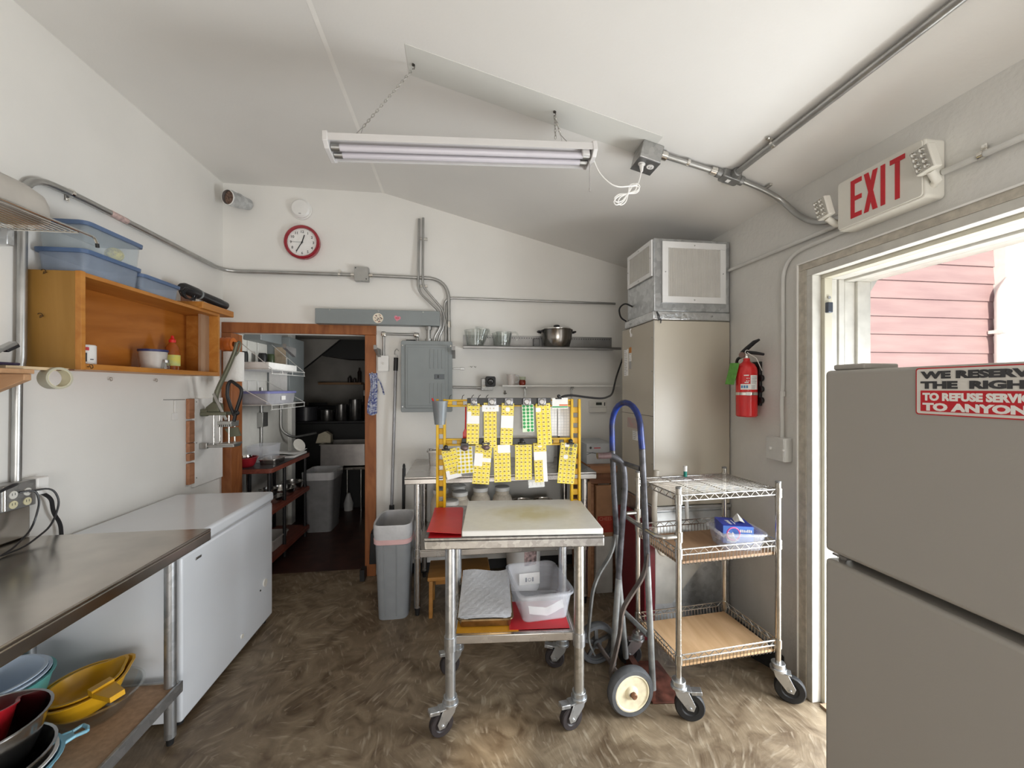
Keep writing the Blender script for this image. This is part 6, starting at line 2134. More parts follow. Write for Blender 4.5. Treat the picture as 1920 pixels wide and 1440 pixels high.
wl_ = band(0.148, 0.178, 200, 300, 0.0530).build('white_label', PAPER, fe)
wl2 = band(0.1782, 0.225, 252, 300, 0.0530).build('instruction_label', PAPER, fe)
for k in range(3):
    band(0.156, 0.170, 204 + 13 * k, 213 + 13 * k, 0.0534, 3).build('blue_pictogram', pm('pictogram_blue', (0.06, 0.25, 0.50), 0.5), wl_)
q = MB()
for k in range(5):
    t_ = band(0.182 + 0.008 * k, 0.1845 + 0.008 * k, 258, 258 + random.uniform(20, 36), 0.0534, 5)
    q.add(t_.v, t_.f)
for k in range(3):
    t_ = band(0.152 + 0.007 * k, 0.1545 + 0.007 * k, 256, 256 + random.uniform(20, 36), 0.0534, 5)
    q.add(t_.v, t_.f)
q.build('label_print', pm('label_print_grey', (0.3, 0.3, 0.32), 0.6), wl2)
q = MB()
for z, a, w_ in ((0.222, 218, 26), (0.206, 232, 5), (0.206, 242, 4), (0.192, 230, 6), (0.192, 241, 5), (0.184, 222, 20)):
    t_ = band(z, z + 0.005, a, a + w_, 0.0532, 4)
    q.add(t_.v, t_.f)
q.build('white_symbols', PAPER, fe)
band(0.118, 0.133, 0, 360, 0.0545, 36).build('strap_band', CHROME, fe)
q = MB()
q.box(-0.012, 0.012, -0.004, 0.006, -0.009, 0.009, M=Matrix.Translation((EX - 0.028, EY - 0.049, EZ + 0.1255)) @ Matrix.Rotation(R(-30), 4, 'Z'))
q.build('strap_buckle', CHROME, fe, 0.001)
q = MB()
q.box(1.612, 1.6285, EY - 0.035, EY + 0.05, EZ + 0.06, EZ + 0.30)
for z in (0.09, 0.15, 0.21):
    q.cyl((1.612, EY - 0.035, EZ + z), (1.6285, EY - 0.035, EZ + z), 0.018, 16)
q.build('wall_bracket', BLACK, fe, 0.004)
q = MB()
q.lathe([(0.012, 0.318), (0.014, 0.330), (0.011, 0.345), (0, 0.347)], (EX, EY, EZ), 16)
vb = q.build('valve', CHROME, fe)
q = MB()
q.lathe([(0.016, -0.008), (0.017, 0.0), (0.015, 0.006), (0, 0.006)], n=20, M=frame((EX - 0.022, EY + 0.006, EZ + 0.338), (0.6, -0.8, 0), (0, 0, 1)))
q.build('pressure_gauge', pm('gauge_brown', (0.20, 0.12, 0.10), 0.3), fe)
q = MB()
q.tube([(EX - 0.012, EY + 0.02, EZ + 0.350), (EX + 0.0, EY - 0.01, EZ + 0.376), (EX + 0.010, EY - 0.045, EZ + 0.402), (EX + 0.014, EY - 0.075, EZ + 0.412)], [0.011, 0.012, 0.011, 0.006], 10)
q.build('top_lever', BLACK, fe)
q = MB()
q.tube([(EX - 0.002, EY - 0.005, EZ + 0.352), (EX + 0.010, EY - 0.06, EZ + 0.342), (EX + 0.014, EY - 0.105, EZ + 0.332)], [0.0095, 0.009, 0.007], 10)
q.build('carry_handle', BLACK, fe)
q = MB()
q.tube(rnd([(EX - 0.005, EY + 0.02, EZ + 0.332), (EX - 0.01, EY + 0.065, EZ + 0.32), (EX - 0.005, EY + 0.072, EZ + 0.24), (EX - 0.002, EY + 0.066, EZ + 0.12), (EX - 0.002, EY + 0.066, EZ + 0.08)], 0.03), 0.008, 10)
q.build('hose', BLACK, fe)
q = MB()
q.tube([(EX - 0.02, EY - 0.03, EZ + 0.348), (EX + 0.012, EY - 0.058, EZ + 0.315), (EX + 0.032, EY - 0.074, EZ + 0.248)], 0.0018, 6)
q.tube(circle((EX - 0.012, EY - 0.02, EZ + 0.350), 0.012, 'y', 14), 0.0018, 6, closed=True)
q.build('pull_pin_tie', pm('white_tie', (0.82, 0.80, 0.76), 0.5), fe)
q = MB()
q.sheet(lambda a, b: (EX - 0.054 - 0.012 * b, EY + 0.014 + 0.058 * a * 0.75 - 0.0 + 0.028 * b - 0.030 * (1 - a), EZ + 0.292 - 0.118 * b + 0.004 * a), 6, 8, 0.0008)
tg = q.build('inspection_tag', pm('green_tag', (0.13, 0.38, 0.07), 0.55, scale=45, var=0.2), fe, label='green inspection tag')

# ---- conduits and switch box on the right wall
sb = thing('switch_box', 'painted metal switch box with conduit beside the side door', 'switch', (1.61, 1.81, 1.08))
MB().box(1.585, 1.6285, 1.755, 1.872, 1.085, 1.203).build('box', EMTP, sb, 0.004)
MB().box(1.581, 1.5848, 1.758, 1.869, 1.088, 1.200).build('plate', EMTP, sb, 0.002)
MB().box(1.570, 1.5808, 1.828, 1.838, 1.138, 1.152).build('toggle', WHITEP, sb, 0.002)
MB().cyl((1.578, 1.752, 1.145), (1.578, 1.758, 1.145), 0.005, 8).build('knockout', WHITEP, sb)
q = MB()
q.tube(rnd([(1.612, 1.80, 1.203), (1.612, 1.802, 1.40), (1.618, 1.802, 1.46), (1.618, 1.802, 2.11), (1.618, 1.46, 2.118)], 0.13, 8), 0.0095, 10)
q.build('conduit', EMTP, sb)
MB().cyl((1.616, 1.802, 1.41), (1.616, 1.802, 1.435), 0.013, 10).build('coupling', EMTP, sb)
wc2 = thing('wall_conduit', 'straight painted conduit along the top of the right wall', 'conduit', (1.61, 1.5, 2.15))
q = MB()
q.cyl((1.617, 2.205, 2.162), (1.617, 1.44, 2.150), 0.010, 10)
q.build('pipe', EMTP, wc2)
wc3 = thing('wall_conduit', 'painted conduit running from the exit sign towards the viewer', 'conduit', (1.61, 0.6, 2.16))
q = MB()
q.cyl((1.613, 1.13, 2.176), (1.613, -1.5, 2.166), 0.0105, 10)
q.build('pipe', EMTP, wc3)
q = MB()
strap(q, (1.613, 1.03, 2.1757), (0, 1, 0), (-1, 0, 0), 0.0105)
q.build('strap', CHROME, wc3)
cc = thing('ceiling_conduit', 'shiny conduit from the ceiling fitting down the right wall to the exit sign', 'conduit', (1.6, 1.6, 2.16))


def OC(x, y, d=0.016):
    return (x - KS * d, y, cz(x) - d)


q = MB()
q.tube(rnd([OC(1.345, 1.765), OC(1.50, 1.775), (1.600, 1.785, 2.385), (1.612, 1.70, 2.27), (1.612, 1.60, 2.195), (1.612, 1.44, 2.172)], 0.10, 8), 0.0125, 12)
q.build('pipe', EMT, cc)
q = MB()
q.box(1.49, 1.505, 1.735, 1.80, cz(1.5) - 0.012, cz(1.5) + 0.0, M=None)
q.build('strap', CHROME, cc, 0.002)
cb2 = thing('conduit_body', 'grey cast conduit fitting where three ceiling conduits meet', 'conduit body', (1.31, 1.76, 2.44))
MF = frame(OC(1.305, 1.765, 0.002), sl, (0, 1, 0))
q = MB()
q.prism(rrect(-0.048, 0.048, -0.026, 0.026, 0.012), -0.040, -0.001, MF)
q.cyl(MF @ Vector((-0.075, 0, -0.018)), MF @ Vector((-0.046, 0, -0.018)), 0.021, 14)
q.cyl(MF @ Vector((0.046, 0, -0.018)), MF @ Vector((0.070, 0, -0.018)), 0.021, 14)
q.cyl(MF @ Vector((0.005, -0.055, -0.018)), MF @ Vector((0.005, -0.024, -0.018)), 0.021, 14)
q.build('body', pm('cast_grey', (0.26, 0.26, 0.255), 0.45, 0.7, var=0.08), cb2, 0.003)
MB().box(-0.014, 0.004, -0.010, 0.010, -0.0415, -0.0402, M=MF).build('sticker', PAPER, cb2)
c5 = thing('ceiling_conduit', 'long conduit running along the sloped ceiling towards the viewer', 'conduit', (1.31, 0.3, 2.46))
q = MB()
q.tube([OC(1.310, 1.72, 0.02), OC(1.312, 1.2, 0.018), OC(1.312, -1.6, 0.018)], 0.0135, 12)
q.build('pipe', EMT, c5)
q = MB()
strap(q, OC(1.310, 1.50, 0.018), (0, 1, 0), (-KS, 0, -1), 0.0135)
q.build('strap', CHROME, c5)
c6 = thing('ceiling_conduit', 'short conduit between the ceiling outlet box and the conduit fitting', 'conduit', (1.1, 1.77, 2.5))
q = MB()
q.tube([OC(0.965, 1.775, 0.022), OC(1.235, 1.766, 0.018)], 0.0125, 12)
q.build('pipe', EMT, c6)
q = MB()
q.cyl(OC(0.958, 1.775, 0.022), OC(0.985, 1.775, 0.022), 0.020, 12)
q.build('coupling', CHROME, c6)
MB().cyl(OC(1.205, 1.767, 0.018), OC(1.235, 1.766, 0.018), 0.019, 12).build('coupling', CHROME, c6)
q = MB()
strap(q, OC(1.09, 1.770, 0.018), (1, 0, -KS), (-KS, 0, -1), 0.0125)
q.build('strap', CHROME, c6)

# ---- ceiling outlet box with the plug of the shop light
co = thing('ceiling_outlet', 'square metal outlet box on the sloped ceiling beside the shop light', 'outlet', (0.90, 1.79, 2.5))
MO = frame((0.903, 1.795, cz(0.903)), sl, (0, 1, 0))
MB().box(-0.052, 0.052, -0.052, 0.052, -0.085, -0.001, M=MO).build('box', BOXM, co, 0.004)
MB().box(-0.053, 0.053, -0.053, 0.053, -0.089, -0.0855, M=MO).build('cover', pm('dark_cover', (0.22, 0.22, 0.22), 0.4, 0.7), co, 0.001)
for x in (-0.022, 0.022):
    q = MB()
    q.lathe([(0.017, -0.0915), (0.017, -0.0892), (0, -0.0892)], n=20, M=MO @ Matrix.Translation((x, -0.01, 0)))
    q.lathe([(0.017, -0.0915), (0, -0.0915)], n=20, M=MO @ Matrix.Translation((x, -0.01, 0)))
    so = q.build('socket', WHITEP, co)
    q = MB()
    for dx in (-0.006, 0.006):
        q.box(x + dx - 0.0012, x + dx + 0.0012, -0.014, -0.004, -0.0922, -0.0918, M=MO)
    q.build('slot', INK, so)

# ---- shop light on chains
sf = thing('shop_light', 'white twin tube shop light hanging on chains from the sloped ceiling', 'ceiling light', (0.04, 1.76, 2.45))
A = Vector((-0.533, 1.745, 2.468))
B = Vector((0.598, 1.765, 2.532))
u_ = (B - A).normalized()
v_ = Vector((0, math.cos(R(6)), -math.sin(R(6))))
v_ = (v_ - u_ * v_.dot(u_)).normalized()
ML = frame((A + B) / 2, u_, v_)           # x along, y away from the viewer and up, z up-ish normal
LN = (B - A).length / 2
LW = pm('fixture_white_enamel', (0.66, 0.645, 0.64), 0.35, var=0.02)
PR = [(-0.068, -0.030), (-0.064, -0.030), (-0.058, -0.010), (0.058, -0.010), (0.064, -0.030), (0.068, -0.030), (0.066, 0.002), (0.030, 0.016), (-0.030, 0.016), (-0.066, 0.002)]
MPf = ML @ frame((0, 0, 0), (0, 1, 0), (0, 0, 1))       # profile plane (y, z), extruded along x
q = MB()
q.prism([(y, z) for y, z in PR], -LN, LN, MPf)
q.build('housing', LW, sf)
for s_ in (-1, 1):
    q = MB()
    q.prism([(-0.072, -0.034), (-0.060, -0.040), (-0.045, -0.052), (0.045, -0.052), (0.060, -0.040), (0.072, -0.034), (0.070, 0.008), (0.034, 0.022), (-0.034, 0.022), (-0.070, 0.008)], s_ * LN - 0.010, s_ * LN + 0.010, MPf)
    q.build('end_cap', LW, sf, 0.002)
TUBE = pm('unlit_lavender_tube', (0.60, 0.575, 0.62), 0.3, var=0.01)
for y in (-0.022, 0.022):
    tb_ = MB().cyl(ML @ Vector((-LN + 0.03, y, -0.030)), ML @ Vector((LN - 0.03, y, -0.030)), 0.0135, 16).build('tube', TUBE, sf)
    for s_ in (-1, 1):
        MB().cyl(ML @ Vector((s_ * (LN - 0.012), y, -0.030)), ML @ Vector((s_ * (LN - 0.045), y, -0.030)), 0.0145, 14).build('tube_end', EMT, tb_)
MB().box(-0.004, 0.03, -0.052, -0.036, -0.045, -0.012, M=ML @ Matrix.Translation((LN - 0.05, 0, 0))).build('switch_housing', LW, sf, 0.003)
q = MB()
p0 = ML @ Vector((LN - 0.018, -0.03, -0.062))
q.tube([p0, p0 + Vector((0.001, 0, -0.12))], 0.0018, 6)
q.cyl(p0 + Vector((0.001, 0, -0.12)), p0 + Vector((0.001, 0, -0.135)), 0.003, 8)
q.build('pull_string', pm('grey_string', (0.35, 0.33, 0.32), 0.6), sf)


def chain(name, a, b, par, n_=None, r_=0.0014, ln_=0.020):
    a, b = Vector(a), Vector(b)
    d = (b - a)
    n_ = n_ or max(3, int(d.length / (ln_ * 0.72)))
    t_ = d.normalized()
    s_ = t_.orthogonal().normalized()
    w_ = t_.cross(s_)
    q = MB()
    for k in range(n_):
        c = a + d * ((k + 0.5) / n_)
        e = s_ if k % 2 else w_
        pts = [c + t_ * (ln_ * 0.5 * math.cos(2 * math.pi * i / 10)) + e * (0.0045 * math.sin(2 * math.pi * i / 10)) for i in range(10)]
        q.tube(pts, r_, 5, closed=True)
    return q.build(name, pm('chain_nickel', (0.50, 0.48, 0.45), 0.3, 0.9), par)


h1 = Vector((-0.197, 1.787, cz(-0.197)))
h2 = Vector((0.434, 1.770, cz(0.434)))
y1 = ML @ Vector((-0.43, 0, 0.085))
y2 = ML @ Vector((0.435, 0, 0.085))
chain('chain', h1 + Vector((0, 0, -0.02)), y1, sf)
chain('chain', h2 + Vector((0, 0, -0.02)), y2, sf)
chain('spare_chain', h2 + Vector((0.0, 0, -0.022)), h2 + Vector((0.004, 0.0, -0.125)), sf)
for y_, xs_ in ((y1, (-0.50, -0.455)), (y2, (0.445, 0.50))):
    q = MB()
    q.tube([ML @ Vector((xs_[0], 0, 0.010)), y_, ML @ Vector((xs_[1], 0, 0.010))], 0.0018, 6)
    q.build('hanger_wire', pm('hanger_grey', (0.40, 0.38, 0.36), 0.35, 0.8), sf)
for h in (h1, h2):
    q = MB()
    q.cyl(h + Vector((0, 0, 0.004)), h + Vector((0, 0, -0.006)), 0.007, 10)
    q.tube([h + Vector((0, 0, -0.006)), h + Vector((0.005, 0, -0.012)), h + Vector((0.003, 0, -0.022)), h + Vector((-0.005, 0, -0.022))], 0.0018, 6)
    q.build('ceiling_hook', pm('dark_hook_steel', (0.12, 0.11, 0.10), 0.4, 0.8), sf)
q = MB()
ps = MO @ Vector((-0.022, -0.01, -0.093))
e0 = ML @ Vector((LN + 0.008, -0.01, -0.03))
q.tube(rnd([e0, e0 + Vector((0.03, 0.0, -0.07)), e0 + Vector((0.10, -0.01, -0.135)), e0 + Vector((0.19, -0.01, -0.12)), ps + Vector((-0.02, -0.01, -0.10)), ps + Vector((0, 0, -0.028))], 0.05, 6), 0.0032, 8)
q.build('cord', WHITEP, sf)
q = MB()
q.cyl(ps + Vector((0, 0, -0.002)), ps + Vector((0.0, -0.002, -0.034)), 0.011, 14, r2=0.006)
q.build('plug', WHITEP, sf)
q = MB()
c0 = ps + Vector((-0.075, -0.02, -0.150))
for k, (a, l) in enumerate(((38, 0.085), (50, 0.070), (30, 0.075))):
    for s_ in (0, 180):
        aa = R(a + s_)
        d = Vector((math.cos(aa), 0, math.sin(aa)))
        n_ = Vector((-d.z, 0, d.x))
        L_ = l * (1.0 if s_ else 0.8)
        q.tube(rnd([c0, c0 + d * L_ * 0.6 + n_ * 0.020, c0 + d * L_ + n_ * 0.010, c0 + d * L_ - n_ * 0.010, c0 + d * L_ * 0.6 - n_ * 0.018, c0 + Vector((0, 0.002 * k, 0))], 0.02, 4), 0.0030, 7)
q.ball(c0, 0.007, 10)
q.build('cord_bundle', WHITEP, sf)

# ---- exit sign with two emergency lamps
ex = thing('exit_sign', 'white exit sign with red letters and two emergency lamps above the side door', 'exit sign', (1.59, 1.29, 2.09))
SGN = pm('sign_white_plastic', (0.70, 0.68, 0.62), 0.4, var=0.02)
Myz = frame((1.55, 0, 0), (0, -1, 0), (0, 0, 1))        # plane x = 1.55, text runs towards the viewer (-y); normal -x
q = MB()
q.prism(rrect(-1.444, -1.134, 2.092, 2.292, 0.012), -0.078, -0.0, Myz)
q.build('housing', SGN, ex, 0.006, 3)
q = MB()
q.prism(rrect(-1.440, -1.140, 2.098, 2.288, 0.010), 0.0002, 0.006, Myz)
fp = q.build('face_plate', SGN, ex, 0.002)


def letter(strokes):
    q = MB()
    for poly in strokes:
        q.prism([(x, z) for x, z in poly], 0.0062, 0.0078 + 0.0003 * strokes.index(poly), Myz)
    return q


zb, zt, sw__ = 2.122, 2.270, 0.0155
xE, xX, xI, xT = -1.385, -1.333, -1.272, -1.240
E_ = [[(xE, zb), (xE + sw__, zb), (xE + sw__, zt), (xE, zt)]] + [[(xE + sw__, z), (xE + 0.043, z), (xE + 0.043, z + 0.017), (xE + sw__, z + 0.017)] for z in (zb, (zb + zt) / 2 - 0.0085, zt - 0.017)]
X_ = [[(xX, zb), (xX + 0.017, zb), (xX + 0.050, zt), (xX + 0.033, zt)], [(xX + 0.033, zb), (xX + 0.050, zb), (xX + 0.017, zt), (xX, zt)]]
I_ = [[(xI, zb), (xI + sw__, zb), (xI + sw__, zt), (xI, zt)]]
T_ = [[(xT + 0.0165, zb), (xT + 0.032, zb), (xT + 0.032, zt - 0.0172), (xT + 0.0165, zt - 0.0172)], [(xT, zt - 0.017), (xT + 0.0485, zt - 0.017), (xT + 0.0485, zt), (xT, zt)]]
for nm, st_ in (('letter_e', E_), ('letter_x', X_), ('letter_i', I_), ('letter_t', T_)):
    letter(st_).build(nm, REDS, fp)
LENS = pm('lamp_reflector', (0.75, 0.74, 0.70), 0.12, 0.9, var=0.25, scale=60)
for (y, z, sgn) in ((1.478, 2.205, 1), (1.112, 2.20, -1)):
    Mh = Matrix.Translation((1.515, y, z)) @ Matrix.Rotation(R(-90), 4, 'Y') @ Matrix.Rotation(R(9), 4, 'Z') @ Matrix.Rotation(R(-8), 4, 'Y')
    q = MB()
    q.box(-0.042, 0.042, -0.028, 0.028, -0.020, 0.012, M=Mh)
    hd = q.build('lamp_head', SGN, ex, 0.005, 3)
    q = MB()
    q.box(-0.038, 0.038, -0.024, 0.024, 0.0122, 0.0145, M=Mh)
    pnl = q.build('reflector_panel', pm('reflector_grey', (0.52, 0.50, 0.45), 0.25, 0.5), hd)
    for r_ in range(4):
        for c_ in range(2):
            q = MB()
            q.lathe([(0.0085, 0.0147), (0.008, 0.019), (0.0045, 0.0165), (0, 0.021)], n=14, M=Mh @ Matrix.Translation((-0.028 + 0.0187 * r_, -0.0115 + 0.023 * c_, 0)))
            q.build('lamp_lens', LENS, pnl)
    q = MB()
    q.tube([(1.585, y - sgn * 0.030, 2.135), (1.57, y - sgn * 0.005, 2.140), (1.535, y + sgn * 0.002, 2.165)], [0.014, 0.014, 0.012], 12)
    q.build('swivel_arm', SGN, ex)

# ---- refrigerator in front of the side door
FX = 0.911
fr = thing('refrigerator', 'grey-white two door refrigerator with a refuse service sign at the right edge', 'refrigerator', (1.25, 0.55, 0))
FRM = pm('refrigerator_shaded_white', (0.37, 0.352, 0.325), 0.36, var=0.012, scale=3, bump=0.03, bscale=180)  # whitish paint darkened to carry the shade on the refrigerator
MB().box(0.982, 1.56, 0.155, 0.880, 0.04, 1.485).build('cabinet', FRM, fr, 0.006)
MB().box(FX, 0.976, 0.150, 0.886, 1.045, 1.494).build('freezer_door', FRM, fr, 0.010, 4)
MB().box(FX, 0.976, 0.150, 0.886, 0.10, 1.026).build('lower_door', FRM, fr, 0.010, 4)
MB().box(0.976, 0.982, 0.165, 0.872, 0.11, 1.48).build('door_gasket', pm('grey_fridge_gasket', (0.30, 0.29, 0.28), 0.6), fr)
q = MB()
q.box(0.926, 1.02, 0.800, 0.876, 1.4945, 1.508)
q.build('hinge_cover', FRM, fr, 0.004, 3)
q = MB()
q.cyl((0.945, 0.868, 1.026), (0.945, 0.868, 1.045), 0.008, 12)
q.box(0.93, 0.99, 0.845, 0.882, 1.033, 1.038)
q.build('middle_hinge', pm('hinge_metal', (0.35, 0.33, 0.31), 0.4, 0.8), fr)
for x in (1.0, 1.52):
    for y in (0.19, 0.84):
        MB().cyl((x, y, 0), (x, y, 0.0398), 0.018, 12).build('foot', BLACKRUB, fr)
MB().box(0.93, 0.98, 0.17, 0.866, 0.035, 0.095).build('kick_grille', pm('dark_kick', (0.12, 0.12, 0.12), 0.5), fr)
# sign stuck on the freezer door
sg = thing('refuse_service_sign', 'black and red WE RESERVE THE RIGHT sign on the refrigerator door', 'sign', (FX, 0.55, 1.40))
Mf = frame((FX - 0.0004, 0.683, 1.398), (0, -1, 0), (0, 0, 1))
q = MB()
q.prism(rrect(0, 0.187, 0, 0.092, 0.005), 0, 0.0008, Mf)
q.build('border', REDS, sg)
q = MB()
q.prism(rrect(0.0022, 0.1848, 0.0022, 0.0898, 0.004), 0.0009, 0.0013, Mf)
face = q.build('sign_face', pm('sign_vinyl_white', (0.72, 0.70, 0.66), 0.45, var=0.02), sg)
q = MB()
q.box(0.009, 0.178, 0.007, 0.0475, 0.0014, 0.0017, M=Mf)
q.build('red_panel', REDS, face)
for body, z, size, wid, mat_, x0 in (('WE RESERVE', 0.0715, 0.0182, 0.168, INK, 0.009), ('THE  RIGHT', 0.0520, 0.0182, 0.168, INK, 0.009), ('TO REFUSE SERVICE', 0.0290, 0.0190, 0.162, PAPER, 0.0125), ('TO ANYONE', 0.0095, 0.0190, 0.162, PAPER, 0.0125)):
    q = MB()
    q.text(body, Matrix.Identity(4), size, 0.0002, bold=0.0011)
    xs = [v[0] for v in q.v]
    k = wid / (max(xs) - min(xs))
    x_ = min(xs)
    q.v = [((v[0] - x_) * k + x0, v[1] + z, v[2] + 0.0019) for v in q.v]
    q.tf(Mf).build('lettering', mat_, face)

# black rubber wedge by the wall under the cart
q = MB()
q.prism([(1.50, 2.08), (1.625, 1.80), (1.625, 2.15)], 0.0005, 0.10)
q.build('rubber_wedge', pm('black_foam_rubber', (0.018, 0.018, 0.018), 0.8, var=0.4, scale=60), None, 0.004, label='black rubber block on the floor against the wall under the wire cart', cat='block')
# ================================================================ KITCHEN BEHIND THE DOORWAY
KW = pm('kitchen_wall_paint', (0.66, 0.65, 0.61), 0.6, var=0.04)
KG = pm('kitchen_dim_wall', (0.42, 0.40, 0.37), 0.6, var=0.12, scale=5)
KX = -1.80
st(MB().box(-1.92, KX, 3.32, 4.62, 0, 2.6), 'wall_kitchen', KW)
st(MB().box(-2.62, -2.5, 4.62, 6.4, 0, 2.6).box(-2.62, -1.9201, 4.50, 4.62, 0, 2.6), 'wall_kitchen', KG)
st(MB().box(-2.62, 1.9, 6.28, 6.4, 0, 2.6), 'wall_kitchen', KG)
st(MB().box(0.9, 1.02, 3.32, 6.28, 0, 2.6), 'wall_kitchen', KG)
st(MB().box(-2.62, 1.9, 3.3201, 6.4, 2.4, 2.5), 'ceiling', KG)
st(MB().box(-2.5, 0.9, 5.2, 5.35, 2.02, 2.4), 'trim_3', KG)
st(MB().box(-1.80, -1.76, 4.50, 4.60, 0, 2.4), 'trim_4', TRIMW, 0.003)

# range hood whose slanted front edge crosses the view
hd = thing('range_hood', 'big dark range hood with a slanted front in the kitchen behind', 'hood', (-1.4, 5.0, 1.45))
HGR = pm('hood_panel_grey', (0.33, 0.315, 0.29), 0.4, 0.3, var=0.1, scale=4)
HBK = pm('hood_black', (0.012, 0.012, 0.012), 0.5)
q = MB()
q.prism([(-2.02, 1.50), (-1.40, 2.03), (-2.02, 2.03)], -4.97, -4.95, Mxz)
q.build('side_panel', HGR, hd)
q = MB()
q.prism([(-2.03, 1.485), (-2.02, 1.485), (-1.385, 2.03), (-1.40, 2.03)], -4.975, -4.945, Mxz)
q.build('slanted_edge', HBK, hd)
q = MB()
q.prism([(-1.62, 1.84), (-1.385, 2.03), (-0.9, 2.03), (-0.9, 1.88), (-1.1, 1.80), (-1.35, 1.80)], -5.19, -4.98, Mxz)
q.build('hood_mouth', HBK, hd)

# stove with pots
sv = thing('kitchen_stove', 'black stove crowded with pots in the dim kitchen', 'stove', (-1.55, 5.2, 0))
MB().box(-2.05, -1.0, 5.02, 5.62, 0.0, 1.03).build('body', HBK, sv, 0.01)
MB().box(-2.05, -1.0, 5.56, 5.62, 1.0301, 1.22).build('back_guard', HBK, sv, 0.01)
MB().box(-2.0, -1.05, 5.04, 5.52, 1.0301, 1.05).build('grate', pm('grate_iron', (0.03, 0.03, 0.032), 0.45, 0.5), sv)
POTG = pm('dull_pot_metal', (0.20, 0.195, 0.19), 0.3, 0.9, var=0.2)
for i, (x, y, r_, h, lab) in enumerate(((-1.86, 5.18, 0.13, 0.17, 'wide dark pot at the left end of the kitchen stove'), (-1.60, 5.14, 0.075, 0.13, 'first small pot from the left on the kitchen stove'), (-1.44, 5.16, 0.07, 0.20, 'second small pot from the left on the kitchen stove'), (-1.28, 5.18, 0.075, 0.26, 'tall steel pot in the middle of the kitchen stove'), (-1.13, 5.24, 0.07, 0.30, 'tallest steel pot at the right on the kitchen stove'))):
    o = thing('cooking_pot', lab, 'pot', (x, y, 1.0502), 0, 'pots on the kitchen stove')
    q = MB()
    q.lathe([(0, 0), (r_ * 0.92, 0), (r_, 0.01), (r_, h), (r_ + 0.004, h + 0.003), (r_ - 0.003, h + 0.003), (r_ * 0.9, 0.005), (0, 0.005)], (x, y, 1.0502), 24)
    q.build('body', POTG if i else pm('black_pot', (0.03, 0.03, 0.035), 0.35), o)
    MB().tube(rnd([(x + r_, y, 1.0502 + h * 0.85), (x + r_ + 0.05, y - 0.02, 1.0502 + h * 0.95), (x + r_ + 0.10, y - 0.04, 1.0502 + h * 0.95)], 0.02), 0.006, 6).build('handle', BLACK, o)
ksf = thing('knife_shelf', 'small wooden wall shelf with knives and utensils in the kitchen', 'shelf', (-1.55, 6.2, 1.45))
MB().box(-2.02, -1.42, 6.08, 6.2798, 1.505, 1.535).build('board', RAWW, ksf, 0.003)
MB().box(-1.42, -1.16, 6.20, 6.2798, 1.42, 1.50).build('knife_block', BW, ksf, 0.004)
for k in range(7):
    x = -1.40 + k * 0.036
    o = thing('kitchen_knife', 'one of a row of kitchen knives on the far wall', 'knife', (x, 6.18, 1.2), 0, 'knives on the far kitchen wall')
    MB().box(x - 0.012, x + 0.012, 6.188, 6.192, 1.22 + 0.02 * (k % 3), 1.42).build('blade', CHROME, o)
    MB().box(x - 0.010, x + 0.010, 6.182, 6.198, 1.4202, 1.52).build('handle', pm('knife_handle', (0.30, 0.20, 0.12) if k % 2 else (0.04, 0.03, 0.03), 0.5), o, 0.003)
for k, (x, h) in enumerate(((-1.60, 0.10), (-1.53, 0.07), (-1.46, 0.22))):
    MB().lathe([(0, 0), (0.028, 0), (0.028, h * 0.7), (0.012, h * 0.85), (0.012, h), (0, h)], (x, 6.15, 1.5352), 14).build('bottle', pm('dark_bottle', (0.05, 0.035, 0.03), 0.25), label=('squat dark bottle on the kitchen wall shelf', 'small dark bottle between two others on the kitchen wall shelf', 'tall dark bottle on the kitchen wall shelf')[k], cat='bottle')
MB().box(-1.97, -1.74, 5.575, 5.585, 1.2202, 1.26).build('black_sheet', HBK, None, label='black strip standing on the stove back guard', cat='panel')

# breaker boxes on the kitchen wall
for nm, x0, x1, y0, y1, z0, z1, lab in (('wall_box', -1.7995, -1.66, 3.62, 4.02, 1.86, 2.12, 'upper grey electrical box on the kitchen wall'), ('wall_box', -1.7995, -1.60, 4.04, 4.40, 1.32, 1.94, 'lower grey electrical box with papers on the kitchen wall')):
    o = thing('electrical_box', lab, 'electrical box', ((x0 + x1) / 2, (y0 + y1) / 2, z0))
    MB().box(x0, x1, y0, y1, z0, z1).build('box', GREY, o, 0.005)
    if z0 < 1.5:
        pp = MB().box(x1 - 0.18, x1 - 0.02, y0 - 0.004, y0 - 0.001, z0 + 0.02, z0 + 0.42)
        pp.build('posted_paper', PAPER, o)
        MB().box(x1 - 0.13, x1 - 0.03, y0 - 0.006, y0 - 0.0045, z0 + 0.34, z0 + 0.52).build('posted_note', pm('tan_note', (0.45, 0.36, 0.26), 0.7, var=0.2), o)
q = MB()
q.cyl((-1.785, 3.9, 1.46), (-1.785, 3.9, 0.82), 0.011, 10)
q.box(-1.799, -1.75, 3.85, 3.95, 1.10, 1.23)
q.build('kitchen_outlet', EMT, None, 0.003, label='metal outlet box with conduit on the kitchen wall under the wire shelves', cat='outlet')
q = MB()
q.tube(rnd([(-1.785, 4.3, 1.30), (-1.785, 4.3, 1.02), (-1.70, 4.36, 0.94), (-1.55, 4.6, 0.96)], 0.07), 0.013, 10)
q.build('flexible_conduit', EMT, label='grey flexible conduit bending off the kitchen wall to the stove', cat='conduit')

